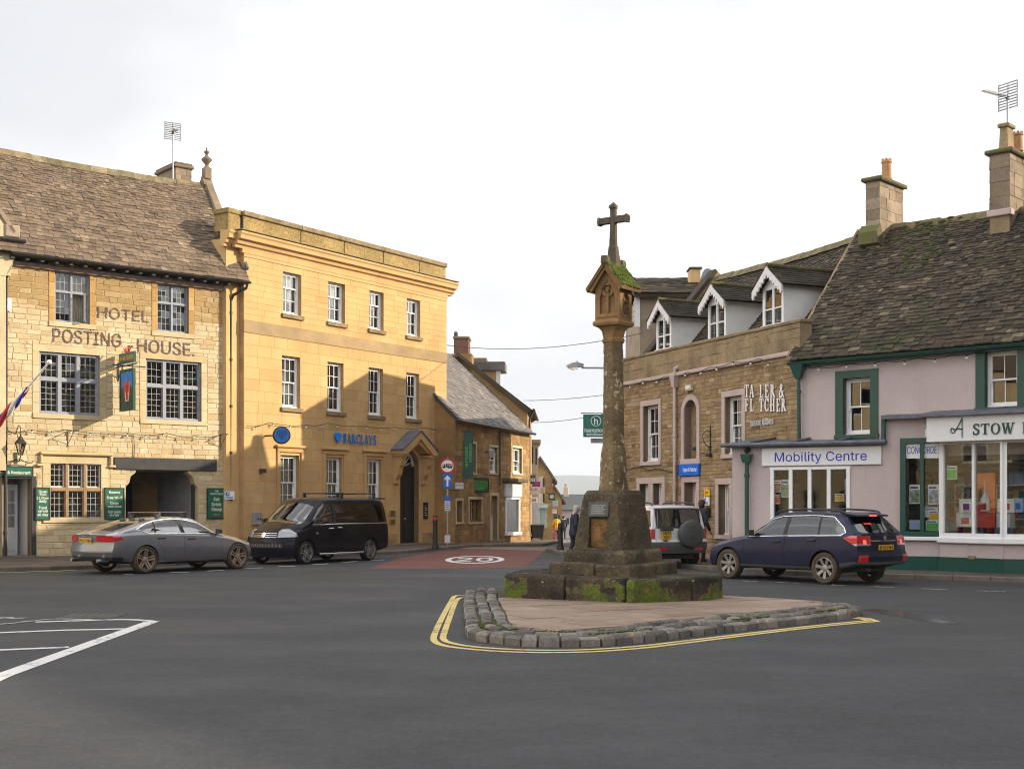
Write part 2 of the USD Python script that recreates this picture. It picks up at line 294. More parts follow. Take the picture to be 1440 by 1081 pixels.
m_brownb = plain('brown_eaves_board', (0.22, 0.15, 0.115), 0.75, var=0.25)
m_iron = plain('iron', (0.035, 0.033, 0.032), 0.6, var=0.4)
m_alum = plain('aluminium', (0.45, 0.45, 0.47), 0.4, 0.5, 0.7)
m_galv = plain('galvanised_steel', (0.36, 0.37, 0.38), 0.5, 0.5, 0.5, var=0.25)
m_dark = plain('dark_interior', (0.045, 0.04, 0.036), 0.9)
m_room = plain('room_plaster', (0.22, 0.20, 0.17), 0.9)
m_blind = plain('window_blind', (0.52, 0.54, 0.52), 0.8)
m_curt = plain('beige_curtain', (0.50, 0.43, 0.33), 0.9, var=0.2)
m_redc = plain('maroon_curtain', (0.11, 0.03, 0.04), 0.9)
m_glass = glass('window_glass', ior=1.6, base=.07)
m_shopg = glass('shop_glass', (0.93, 0.95, 0.94), 1.38, base=0.0)
m_frost = plain('frosted_film', (0.33, 0.41, 0.38), 0.25)
m_blue = plain('bank_blue', (0.0, 0.15, 0.50), 0.35)
m_navy = plain('navy_sign', (0.01, 0.03, 0.12), 0.35)
m_tblue = plain('bright_blue_sign', (0.0, 0.13, 0.62), 0.35)
m_rblue = plain('traffic_blue', (0.01, 0.12, 0.55), 0.35)
m_red = plain('sign_red', (0.45, 0.02, 0.03), 0.4)
m_yel = plain('sign_yellow', (0.75, 0.42, 0.01), 0.4)
m_oran = plain('orange_print', (0.72, 0.16, 0.02), 0.5)
m_lime = plain('lime_letters', (0.10, 0.50, 0.09), 0.5)
m_purp = plain('purple_sign', (0.24, 0.02, 0.26), 0.5)
m_inkb = plain('ink_blue', (0.02, 0.035, 0.42), 0.5)
m_gold = plain('gold_letters', (0.58, 0.36, 0.07), 0.4, metallic=0.4)
m_pgrey = plain('pale_grey_sign', (0.55, 0.55, 0.57), 0.5)
m_pblue = plain('pale_blue_print', (0.30, 0.45, 0.66), 0.5)
m_card = plain('cardboard', (0.42, 0.25, 0.10), 0.8, var=0.15)
m_lette = MAT('faded_wall_lettering', {'g': ('geometry', {}), 'n': ('noise_texture', {'scale': 14.0, 'detail': 6.0, 'roughness': 0.7}), 'r': ('rgb_ramp', {'ramp': [(0.42, (0.10, 0.066, 0.055)), (0.56, (0.15, 0.10, 0.08)), (0.68, (0.42, 0.32, 0.20))]}), 'p': ('principled_bsdf', {'roughness': 0.95})},
              [('g.position', 'n.vector'), ('n.fac', 'r.fac'), ('r.color', 'p.base_color')])
# ---------------------------------------------------------------- ground, road, pavements, markings
def zg(y): return np.where(np.asarray(y, float) < 56, 0.0, -0.0225 * (np.asarray(y, float) - 56))
m_road = MAT('asphalt', {
    'g': ('geometry', {}), 'n1': ('noise_texture', {'scale': 0.22, 'detail': 5.0, 'roughness': 0.6, 'distortion': 0.6}), 'n2': ('noise_texture', {'scale': 26.0, 'detail': 8.0, 'roughness': 0.85}),
    'mp': ('mapping', {'scale': (0.7, 1.0, 1.0), 'rotation': (0, 0, 0.4)}), 'n3': ('noise_texture', {'scale': 0.55, 'detail': 6.0, 'roughness': 0.6}),
    'v': ('noise_texture', {'scale': 7.5, 'detail': 4.0, 'roughness': 0.85}), 'r1': ('rgb_ramp', {'ramp': [(0.30, (0.035, 0.0358, 0.039)), (0.5, (0.040, 0.0408, 0.0442)), (0.72, (0.046, 0.0465, 0.0495))]}),
    'r2': ('rgb_ramp', {'ramp': [(0.30, grey(0.55)), (0.5, grey(1.0)), (0.64, grey(1.35)), (0.72, grey(2.0))]}), 'r4': ('rgb_ramp', {'ramp': [(0.34, grey(0.74)), (0.5, grey(1.0)), (0.66, grey(1.28))]}),
    'm': ('mix_color', {'blend_type': 'multiply', 'fac': 1.0, 'use_clamp': False}), 'm4': ('mix_color', {'blend_type': 'multiply', 'fac': 0.8, 'use_clamp': False}),
    'r3': ('rgb_ramp', {'ramp': [(0.54, grey(0)), (0.78, grey(0.16))]}), 'm2': ('mix_color', {'b': (0.062, 0.049, 0.038)}),
    'rr': ('map_range', {'from_min': 0.36, 'from_max': 0.60, 'to_min': 0.74, 'to_max': 0.9, 'clamp': True}),
    'bp': ('bump', {'strength': 0.35, 'distance': 0.004}), 'p': ('principled_bsdf', {'specular_ior_level': 0.35})},
    [('g.position', 'n1.vector'), ('g.position', 'n2.vector'), ('g.position', 'mp.vector'), ('mp.vector', 'n3.vector'), ('g.position', 'v.vector'), ('n1.fac', 'r1.fac'), ('n2.fac', 'r2.fac'), ('r1.color', 'm.a'), ('r2.color', 'm.b'),
     ('v.fac', 'r4.fac'), ('m.result', 'm4.a'), ('r4.color', 'm4.b'), ('n3.fac', 'r3.fac'), ('r3.color', 'm2.fac'), ('m4.result', 'm2.a'), ('m2.result', 'p.base_color'), ('n3.fac', 'rr.value'), ('rr.result', 'p.roughness'), ('n2.fac', 'bp.height'), ('bp.normal', 'p.normal')])
def worn(name, col, base=(0.055, 0.055, 0.057), lo=0.34, hi=0.44, scale=9.0):
    return MAT(name, {'g': ('geometry', {}), 'n': ('noise_texture', {'scale': scale, 'detail': 8.0, 'roughness': 0.75}), 'n2': ('noise_texture', {'scale': 1.7, 'detail': 4.0}), 'ad': ('math', {'math_type': 'multiply_add', 'value2': 0.4, 'value3': -0.2}), 'a2': ('math', {'math_type': 'add'}),
                      'r': ('rgb_ramp', {'ramp': [(lo, base), (hi, tuple(col))]}), 'p': ('principled_bsdf', {'roughness': 0.7, 'specular_ior_level': 0.3})},
               [('g.position', 'n.vector'), ('g.position', 'n2.vector'), ('n2.fac', 'ad.value1'), ('n.fac', 'a2.value1'), ('ad.value', 'a2.value2'), ('a2.value', 'r.fac'), ('r.color', 'p.base_color')])
m_wline = worn('white_road_paint', (0.62, 0.61, 0.60)); m_dash = worn('worn_white_road_paint', (0.42, 0.42, 0.42), lo=0.42, hi=0.56)
m_yline = worn('yellow_road_paint', (0.60, 0.46, 0.16), lo=0.33, hi=0.45)
m_rtar = surf('red_asphalt', (0.155, 0.058, 0.047), 0.85, 0.7, 0.25, 60, 0.25, 0.3, 0.004, stains=[((0.08, 0.06, 0.055), 0.6, 0.55, 0.8, 0.6)])
m_buff = surf('buff_paving', (0.24, 0.175, 0.12), 0.85, 0.8, 0.3, 50, 0.2, 0.3, 0.004, stains=[((0.10, 0.085, 0.07), 0.9, 0.52, 0.7, 0.7)])
m_pave = surf('pavement_asphalt', (0.098, 0.080, 0.066), 0.85, 0.6, 0.3, 55, 0.25, 0.3, 0.004, stains=[((0.05, 0.046, 0.042), 0.8, 0.52, 0.75, 0.7)], rough2=0.6)
m_kerb = surf('kerb_stone', [(0, (0.11, 0.09, 0.075)), (1, (0.20, 0.165, 0.135))], 0.9, 2.5, 0.3, 45, 0.25, 0.4, 0.005)
m_sett = surf('granite_sett', [(0, (0.10, 0.088, 0.078)), (0.5, (0.165, 0.147, 0.13)), (1, (0.25, 0.22, 0.19))], 0.85, 3.0, 0.3, 30, 0.35, 0.7, 0.012, stains=[((0.30, 0.20, 0.14), 2.0, 0.62, 0.75, 0.4), ((0.10, 0.085, 0.07), 4.0, 0.55, 0.72, 0.6)])
m_sbed = surf('sett_bedding', (0.065, 0.058, 0.04), 0.95, 3, 0.4, 30, 0.3, 0.5, stains=[((0.075, 0.095, 0.02), 1.6, 0.52, 0.62, 0.9)])
m_slab = surf('sandstone_slab', [(0, (0.25, 0.175, 0.125)), (1, (0.32, 0.235, 0.175))], 0.85, 1.2, 0.25, 40, 0.2, 0.3, 0.004, stains=[((0.13, 0.10, 0.08), 1.4, 0.56, 0.75, 0.6)], rough2=0.65)
m_moss = surf('moss', (0.085, 0.115, 0.012), 0.98, 5, 0.45, 60, 0.5, 1.0, 0.03)
m_field = surf('hill_grass', [(0, (0.05, 0.07, 0.035)), (1, (0.09, 0.10, 0.05))], 0.95, 0.01, 0.3, 0.05, 0.2, 0.0)

ys = np.r_[np.linspace(-45, 56, 6), np.linspace(62, 190, 14)]
gv = np.array([[x, y, float(zg(y))] for y in ys for x in (-70, -20, 0, 20, 70)]); gf = np.array([[5 * j + i, 5 * j + i + 1, 5 * j + i + 6, 5 * j + i + 5] for j in range(len(ys) - 1) for i in range(4)])
part('/World', 'road', (gv, gf), m_road, kind='structure')
# terrain falling away beyond the town and rising to far hills
xs = np.linspace(-5200, 5200, 105); yt = np.r_[-400, -100, 100, 190, np.linspace(260, 1500, 16), np.linspace(1700, 9000, 46)]
X, Y = np.meshgrid(xs, yt)
ridge = 250 * np.exp(-((Y - 6200) / 1500) ** 2) * (0.45 + 0.9 * meshkit.fbm(np.stack([X / 1500, Y / 2600, X * 0 + 3], -1), 4)) + 95 * np.exp(-((Y - 3300) / 700) ** 2) * (0.35 + 0.7 * meshkit.fbm(np.stack([X / 900 + 9, Y / 900, X * 0], -1), 4))
fall = -4.0 - 105 * np.clip((Y - 190) / 1100, 0, 1)
Zt = np.where(Y < 150, -4.0, fall + ridge * np.clip((Y - 1200) / 1800, 0, 1))
nx, ny = len(xs), len(yt)
tf = np.array([[j * nx + i, j * nx + i + 1, (j + 1) * nx + i + 1, (j + 1) * nx + i] for j in range(ny - 1) for i in range(nx - 1)])
part('/World', 'terrain', (np.stack([X, Y, Zt], -1).reshape(-1, 3), tf), m_field, smooth=True, kind='structure', tone=0.5)

def flat(poly, z): 
    g = prism(poly, 0.003); v = g[0]; v[:, 2] += z - 0.003 + zg(v[:, 1]); return v, g[1]
def slab_poly(poly, z0, z1):
    g = prism(poly, z1 - z0); v = g[0]; v[:, 2] += z0 + zg(v[:, 1]); return v, g[1]
def densify(p, step):
    p = np.asarray(p, float); out = [p[0]]
    for a, b in zip(p[:-1], p[1:]):
        n = max(1, int(round(np.linalg.norm(b - a) / step)))
        out += [a + (b - a) * k / n for k in range(1, n + 1)]
    return np.array(out)
def spline(p, n=8):
    p = np.asarray(p, float); out = []
    q = np.vstack([2 * p[0] - p[1], p, 2 * p[-1] - p[-2]])
    for i in range(1, len(q) - 2):
        for k in range(n):
            t = k / n; a, b, c, d = q[i - 1], q[i], q[i + 1], q[i + 2]
            out.append(0.5 * (2 * b + (c - a) * t + (2 * a - 5 * b + 4 * c - d) * t * t + (3 * b - a - 3 * c + d) * t ** 3))
    return np.vstack([out, p[-1:]])
def pavement(name, kerb, back, label, seed):
    kerb = np.asarray(kerb, float); rs = np.random.RandomState(seed)
    kl = LineString(kerb); inner = np.array(kl.parallel_offset(0.16, 'left').coords)
    if np.linalg.norm(inner[0] - kerb[0]) > np.linalg.norm(inner[-1] - kerb[0]): inner = inner[::-1]
    nd = part('/World', name, slab_poly(Polygon(np.vstack([inner, back])).buffer(0), -0.02, 0.11), m_pave, kind='structure')
    d = 0.0; L = kl.length; k = 0
    while d < L - 0.3:
        l = min(rs.uniform(0.8, 1.05), L - d); a, b = np.array(kl.interpolate(d + 0.006).coords[0]), np.array(kl.interpolate(d + l - 0.006).coords[0])
        t = (b - a) / np.linalg.norm(b - a); n = np.array([-t[1], t[0]]); o = rs.uniform(-.006, .006)
        pts = []
        for q in (a, b):
            for w, z in ((0.0, -0.02), (0.0, 0.095), (0.02, 0.115 + o), (0.156, 0.115 + o), (0.156, -0.02)):
                c = q + n * w; pts.append((c[0], c[1], z + float(zg(c[1]))))
        part(nd, 'kerb_stone', hull(pts), m_kerb, tone=rs.uniform()); d += l; k += 1
    return nd
left_kerb = spline([(-17.5, 30.1), (-13.09, 32.7), (-11.24, 34.0), (-9.6, 36.0), (-7.0, 40.2), (-4.2, 44.2), (-2.3, 50.0), (-1.2, 52.3), (0.4, 52.9), (1.35, 53.4), (2.0, 57.5), (2.8, 66.0), (4.3, 84), (5.6, 110)], 6)
pavement('pavement', left_kerb, [(0, 112), (-8, 80), (-14, 55), (-26, 42), (-26, 33)], None, 3)
right_kerb = spline([(7.4, 110), (6.0, 84), (4.6, 66.0), (3.3, 56.0), (2.3, 49.4), (1.25, 47.0), (1.5, 45.4), (2.4, 41.0), (3.9, 36.7), (5.2, 33.4), (6.3, 31.5), (8.75, 29.7), (11.23, 28.07), (15, 25.2), (22, 17.5), (30, 8)], 6)
pavement('pavement', right_kerb, [(60, 8), (60, 60), (14, 110)], None, 4)
part('/World', 'red_road_surface', flat(Polygon([G(520, 799), G(600, 799.5), G(690, 798.5), G(737, 797.5), G(752, 786), G(766, 774.5), G(700, 772.5), G(650, 771.5), G(610, 776), G(560, 785)]), 0.004), m_rtar, kind='structure')
part('/World', 'buff_paving_strip', flat(Polygon([G(650, 771.2), G(700, 772.2), G(766, 774.2), G(790, 774), G(780, 769.2), G(700, 769), G(652, 769)]), 0.0045), m_buff, kind='structure')
def strip(pts, w, z=0.006):
    return flat(LineString(pts).buffer(w / 2, cap_style=2, join_style=2), z)
# roundel painted on the red surface
rc = G(668, 786.5); ell = affinity.scale(Point(0, 0).buffer(1.0, 32), 0.92, 2.75); elli = affinity.scale(Point(0, 0).buffer(1.0, 32), 0.74, 2.3)
ring = affinity.translate(ell.difference(elli), *rc); rd = thing('speed_roundel', 'white painted speed roundel reading 20 on the red road surface', 'road marking')
part(rd, 'ring', flat(ring, 0.0085), m_wline)
g = text('20', 1.0, 0.002, True); g = xf(g, None, (-np.ptp(g[0][:, 0]) / 2 - g[0][:, 0].min(), -0.5, 0)); part(rd, 'digits', xf(g, [[0.70, 0, 0], [0, 2.5, 0], [0, 0, 1]], (rc[0], rc[1], 0.0065)), m_wline)
# parking bay lines at the left
P = lambda x, y: G(x, y)
solo('bay_edge_line', strip([P(-40, 969.5), P(0, 951), P(212, 874.5)], 0.20), m_wline, 'broad white painted bay edge line slanting up from the bottom left', 'road marking')
solo('bay_return_line', strip(spline([P(219, 874.2), P(205, 872.5), P(185, 871.3), P(165, 871.2), P(130, 872.2), P(50, 874.6)], 5), 0.13, 0.0068), m_wline, 'thin curved white bay line closing the far end of the bays', 'road marking')
solo('bay_cross_line', strip([P(175, 884.2), P(90, 886), P(-40, 891)], 0.13), m_wline, 'far one of the two white bay dividing lines meeting the slanting line', 'road marking', 'bay dividing lines')
solo('bay_cross_line', strip([P(97, 909.8), P(-40, 915.5)], 0.13), m_wline, 'near one of the two white bay dividing lines meeting the slanting line', 'road marking', 'bay dividing lines')
solo('bay_scribble_line', strip(spline([P(-10, 878.6), P(20, 876), P(50, 872.5), P(82, 870.3), P(150, 872)], 5), 0.10, 0.0076), m_dash, 'faint second white line crossing the far end of the bays', 'road marking')
solo('bay_far_line', strip([P(-10, 869.3), P(12, 868.0), P(15, 869.2), P(40, 868.9)], 0.12), m_dash, 'short broken white line beyond the bays at the left edge', 'road marking')
DG = 'worn dashes marking parking along the kerb'
nd_ = 0
for a, b in (((175, 807.2), (186, 806.6)), ((240, 805), (265, 804)), ((292, 802.6), (315, 801.6)), ((343, 799.2), (369, 798)), ((392, 796.6), (414, 795.4)), ((440, 793.6), (461, 792.4)), ((481, 790.4), (502, 789.2)), ((522, 787.6), (540, 786.8))):
    k_ = ('under the tail of the grey fastback', 'below the rear door of the grey fastback', 'below the front door of the grey fastback', 'at the nose of the grey fastback', 'before the black van radiator', 'beside the front wheel of the black van', 'below the sliding door of the black van', 'behind the rear wheel of the black van'); solo('parking_dash', strip([P(*a), P(*b)], 0.11), m_wline, 'worn white parking dash on the road ' + k_[nd_], 'road marking', DG + ' on the left'); nd_ += 1
nd_ = 0
for a, b in (((1041, 816.3), (1066, 817.2)), ((1093, 818.6), (1124, 819.9)), ((1170, 822), (1190, 822.9)), ((1224, 824.4), (1261, 825.7)), ((1295, 827.4), (1333, 828.8)), ((1373, 830.4), (1414, 831.8))):
    k_ = ('by the front wheel of the blue estate car', 'below the doors of the blue estate car', 'by the rear wheel of the blue estate car', 'under the tail of the blue estate car', 'first beyond the tail of the blue estate car', 'nearest the right edge of the photo'); solo('parking_dash', strip([P(*a), P(*b)], 0.09), m_dash, 'faint white parking dash, ' + k_[nd_], 'road marking', DG + ' on the right'); nd_ += 1
solo('kerb_yellow_line', strip([P(-60, 807.5), P(0, 805), P(60, 803.2), P(107, 801.7)], 0.09), m_yline, 'single yellow line along the kerb before the hotel', 'road marking')
# manhole and puddle
mh = P(129, 866.5); mn = thing('manhole_cover', 'rusty square iron manhole cover in the road beyond the bays', 'manhole cover', (mh[0], mh[1], 0.005))
part(mn, 'frame', rbox(-.42, .42, -.42, .42, -.003, .004, .002), m_iron)
for k in range(5): part(mn, 'rib', rbox(-.34 + .15 * k, -.26 + .15 * k, -.33, .33, .004, .008, .002), m_iron)
m_pud = plain('wet_tarmac', (0.026, 0.025, 0.026), 0.22, 0.4, var=0.3, mscale=1.0)
pp = spline([P(1212, 857), P(1232, 856), P(1262, 859), P(1298, 866), P(1330, 873), P(1352, 876.5), P(1320, 876), P(1280, 869.5), P(1240, 862.5), P(1212, 857)], 5)
solo('puddle', flat(Polygon(pp).buffer(0), 0.0045), m_pud, 'dark shallow puddle on the road right of the island', 'puddle', kind='stuff')

# ---------------------------------------------------------------- the island of setts under the cross
IS = thing('traffic_island', 'low kite shaped traffic island edged with three rows of granite setts', 'traffic island')
front = spline([(-.86, 24.15), (-.82, 21.5), (-.68, 18.6), (-.59, 16.6), (-.44, 16.0), (-.2, 15.72), (.05, 15.42), (.58, 15.3), (1.07, 15.4), (1.44, 15.66), (1.87, 15.98), (2.3, 16.5), (3.09, 17.28), (3.87, 18.0), (4.8, 18.88), (5.1, 19.2)], 10)
tip = spline([(5.1, 19.2), (5.36, 19.6), (5.42, 20.2), (5.2, 20.7)], 5)
back = [(5.2, 20.7), (3.75, 22.1), (2.9, 23.6), (1.8, 24.5), (.5, 24.6), (-.86, 24.15)]
out = Polygon(np.vstack([front, tip[1:], back[1:-1]])).buffer(0)
part(IS, 'bedding', slab_poly(out.buffer(-0.03), -0.01, 0.085), m_sbed)
rs = np.random.RandomState(11)
def sett(line_pts, w, l0, l1, zt, seed, hmin=-0.02):
    """a row of rough stones along a line; each stone its own mesh"""
    rs = np.random.RandomState(seed); ln = LineString(line_pts); d = rs.uniform(0, .05)
    while d < ln.length - 0.1:
        l = rs.uniform(l0, l1); e = min(d + l, ln.length); gap = rs.uniform(.009, .024)
        a, b = np.array(ln.interpolate(d + gap).coords[0]), np.array(ln.interpolate(e - gap).coords[0]); d = e
        if np.linalg.norm(b - a) < .06: continue
        t = (b - a) / np.linalg.norm(b - a); n = np.array([-t[1], t[0]]); o = rs.uniform(-.018, .018); pts = []; sh = rs.uniform(-.015, .015)
        for q, s in ((a, 1), (b, -1)):
            r = rs.uniform(.012, .032, 4)
            for wv, zv, tt in ((0, hmin, 0), (0, zt - .035, 0), (r[0], zt + o - .006, r[1]), (w * .5, zt + o + .008, r[1] * .8), (w - r[2], zt + o, r[3]), (w, zt - .04, 0), (w, hmin, 0)):
                c = q + n * (wv + sh) + t * s * tt; pts.append((c[0] + rs.uniform(-.004, .004), c[1] + rs.uniform(-.004, .004), zv))
        part(IS, 'sett', hull(pts), m_sett, tone=float(np.clip(rs.normal(.5, .28), 0, 1)))
def inset_line(dist): 
    p = Polygon(np.vstack([front, tip[1:], back[1:-1]])).buffer(-dist, join_style=1).exterior
    c = np.array(p.coords); 
    # keep the left, front and tip sides only
    i0 = np.argmin(np.linalg.norm(c - (-.86 + dist, 24.1 - dist * .5), axis=1)); c = np.roll(c[:-1], -i0, axis=0)
    i1 = np.argmin(np.linalg.norm(c - (5.15 - dist * .7, 20.72 - dist * .7), axis=1)); a = c[:i1 + 1]
    if LineString(a).distance(Point(.6, 15.3 + dist)) > .3: c = c[::-1]; c = np.roll(c, 1, axis=0); i1 = np.argmin(np.linalg.norm(c - (5.15 - dist * .7, 20.72 - dist * .7), axis=1)); a = c[:i1 + 1]
    return a
sett(np.vstack([front, tip[1:]]), .18, .18, .31, .12, 21)
sett(inset_line(.215), .16, .2, .36, .145, 22)
sett(inset_line(.405), .16, .2, .36, .165, 23)
# paving slabs inside
inner = Polygon(np.vstack([front, tip[1:], back[1:-1]])).buffer(-.58).union(Polygon([(3.3, 22.2), (1.8, 24.2), (.5, 24.35), (-.2, 23.8), (0, 20), (3, 19.5), (5.0, 20.55)]).buffer(0)).intersection(out.buffer(-.05))
rowy = 15.0; rs = np.random.RandomState(5); A = math.radians(30)
for j in range(26):
    h = 0.62; x = -9 + rs.uniform(0, .8)
    while x < 12:
        w = rs.uniform(.6, 1.15); q = affinity.rotate(sbox(x + .006, 10 + j * h + .006 - 4, x + w - .006, 10 + (j + 1) * h - .006 - 4), 28, origin=(2, 19)).intersection(inner)
        x += w
        for s in getattr(q, 'geoms', [q]):
            if s.area > .02 and s.geom_type == 'Polygon':
                z = .16 + rs.uniform(-.004, .004); part(IS, 'paving_slab', slab_poly(s, .07, z), m_slab, tone=float(rs.uniform()))
part(IS, 'grout', slab_poly(inner.buffer(-.01), .06, .148), m_sbed)
# moss between the rows on the near right side
tu = []
for dist in (.2, .39):
    c = LineString(inset_line(dist)); rs = np.random.RandomState(int(dist * 100))
    for k in range(420):
        s = rs.uniform(.42, .93) * c.length; q = np.array(c.interpolate(s).coords[0]) + rs.normal(0, .018, 2)
        if meshkit.noise(np.array([s * 1.1, 0, dist * 10])) < .5: continue
        r = rs.uniform(.008, .022); g = icos(1, s=1); tu.append((g[0] * [r, r, r * .6] + [q[0], q[1], .12 + dist * .085], g[1]))
part(IS, 'moss', cat(tu), m_moss, smooth=True, kind='stuff')
# double yellow lines round it
o_ = np.array([G(*p) for p in [(655, 836.4), (640, 838), (634, 846), (622, 868), (611, 892), (611, 901), (622, 907), (650, 911.5), (700, 915.6), (760, 917.4), (830, 916.4), (900, 911.5), (960, 904.5), (1025, 896.4), (1125, 884.2), (1200, 876.4), (1234, 873.6)]])
i_ = np.array([G(*p) for p in [(657, 840), (646, 841), (640, 848), (631, 872), (624, 892), (624, 899), (633, 903.6), (660, 908.6), (705, 912.2), (765, 914.3), (830, 913.2), (900, 908.4), (960, 901.6), (1025, 893.8), (1125, 882), (1195, 874.8), (1221, 872.8)]])
dy = thing('double_yellow_line', 'pair of yellow no waiting lines curving round the traffic island', 'road marking')
part(dy, 'outer_line', strip(np.vstack([spline(o_, 6), [G(1222, 869.8), G(1197, 867)]]), .085), m_yline)
part(dy, 'inner_line', strip(np.vstack([spline(i_, 6), [G(1212, 870.2), G(1197, 868.9)]]), .085, .0066), m_yline)
# ---------------------------------------------------------------- building kit
def shell(F, W, H, depth, holes, t=0.32, front=True, rear=True, top=None, wall_y=0.0):
    """plain box of walls round a building, front wall pierced; optional outline (u, z) for the front"""
    out = Polygon(top) if top is not None else sbox(0, -.1, W, H)
    gs = [wallp(out.difference(unary_union([sbox(a, c, b, d) if not hasattr(h, 'geom_type') else h for h in holes for (a, b, c, d) in ([h] if not hasattr(h, 'geom_type') else [(0, 0, 0, 0)])])) if holes else out, wall_y, wall_y + t)]
    return cat(gs)
def course_stones(W0, W1, z0, z1, holes, ch, cl, yf, yj, bev, seed, keep=None, tone=(.5, .25), rough=True, yb=0.004, gap=0.006):
    """rubble in courses round rectangular holes; returns (area, stone) pairs"""
    rs = np.random.RandomState(seed); z = z0; out = []; row = 0
    while z < z1 - .03:
        h = min(rs.uniform(*ch), z1 - z)
        if z1 - z - h < .06: h = z1 - z
        za, zb = z, z + h; z = zb; row += 1
        cuts = sorted({W0, W1, *[x for (a, b, c, d) in holes if d > za + .01 and c < zb - .01 for x in (a, b) if W0 < x < W1]})
        for a, b in zip(cuts[:-1], cuts[1:]):
            m = (a + b) / 2; lo, hi = za, zb; ok = True
            for (ha, hb, c, d) in holes:
                if ha < m < hb and d > za + .01 and c < zb - .01:
                    if c <= za + .01 and d >= zb - .01: ok = False
                    elif c <= za + .01: lo = max(lo, d)
                    else: hi = min(hi, c)
            if not ok or hi - lo < .03: continue
            x = a
            while x < b - 1e-6:
                l = rs.uniform(*cl); 
                if b - x - l < cl[0] * .7: l = b - x
                if keep is None or keep((x + l / 2), (lo + hi) / 2):
                    tn = float(np.clip(rs.normal(*tone), 0, 1))
                    out.append(((l) * (hi - lo), stone(x + gap, x + l - gap, lo + gap, hi - gap, yf + rs.uniform(-yj, yj), yb, bev, tn, rs if rough else None)))
                x += l
    return out
def lay(parent, name, stones, mat, n=300, kind_name=None, order=None):
    """the n largest become parts, the rest one joined part"""
    s = sorted(stones, key=lambda q: -q[0]) if order is None else order(stones)
    for a, g in s[:n]: part(parent, name, g, mat)
    if len(s) > n: part(parent, kind_name or name + '_field', cat([g for a, g in s[n:]]), mat, kind='stuff')
def roof_tiles(parent, E0, eu, es, W, L, mat, seed, exp0=.24, exp1=.12, wid=(.2, .42), n=300, name='roof_tile', sag=0.0, clip=None, th=.022, jit=1.0):
    """courses of stone tiles diminishing to the ridge; E0 lower left corner, eu along the eaves, es up the slope"""
    rs = np.random.RandomState(seed); eu, es = np.asarray(eu, float), np.asarray(es, float); en = np.cross(eu, es); s = -.03; res = []
    while s < L - .02:
        e = exp0 + (exp1 - exp0) * max(s, 0) / L; x = -rs.uniform(0, wid[1]); hh = min(s + e * 1.25, L + .02); f = 1 - .35 * max(s, 0) / L
        while x < W:
            w = rs.uniform(*wid) * f; a, b = max(x, 0), min(x + w, W); x += w
            if b - a < .05: continue
            if clip is not None and not clip((a + b) / 2, s + e / 2): continue
            j = rs.uniform(-.014, .014, 4) * jit; t = th * rs.uniform(.7, 1.5); lift = .018 + rs.uniform(0, .012) * jit; g = .004
            dz = lambda u, q: -sag * math.sin(PI * min(max(u / W, 0), 1)) * (q / L + .25)
            v = []
            for (uu, q, hn) in ((a + g, s + j[0], lift), (b - g, s + j[1], lift), (b - g, hh, .004), (a + g, hh, .004), (a + g, s + j[0] + .004, lift + t), (b - g, s + j[1] + .004, lift + t), (b - g, hh, .004 + t), (a + g, hh, .004 + t)):
                v.append(E0 + uu * eu + q * es + (hn + dz(uu, q) + rs.uniform(-.002, .002)) * en)
            res.append((-s, (np.array(v), BF, np.full(8, float(np.clip(rs.normal(.48, .2) + (.3 if rs.rand() < .02 else 0), 0, 1))))))
        s += e
    lay(parent, name, res, mat, n, name + '_field')
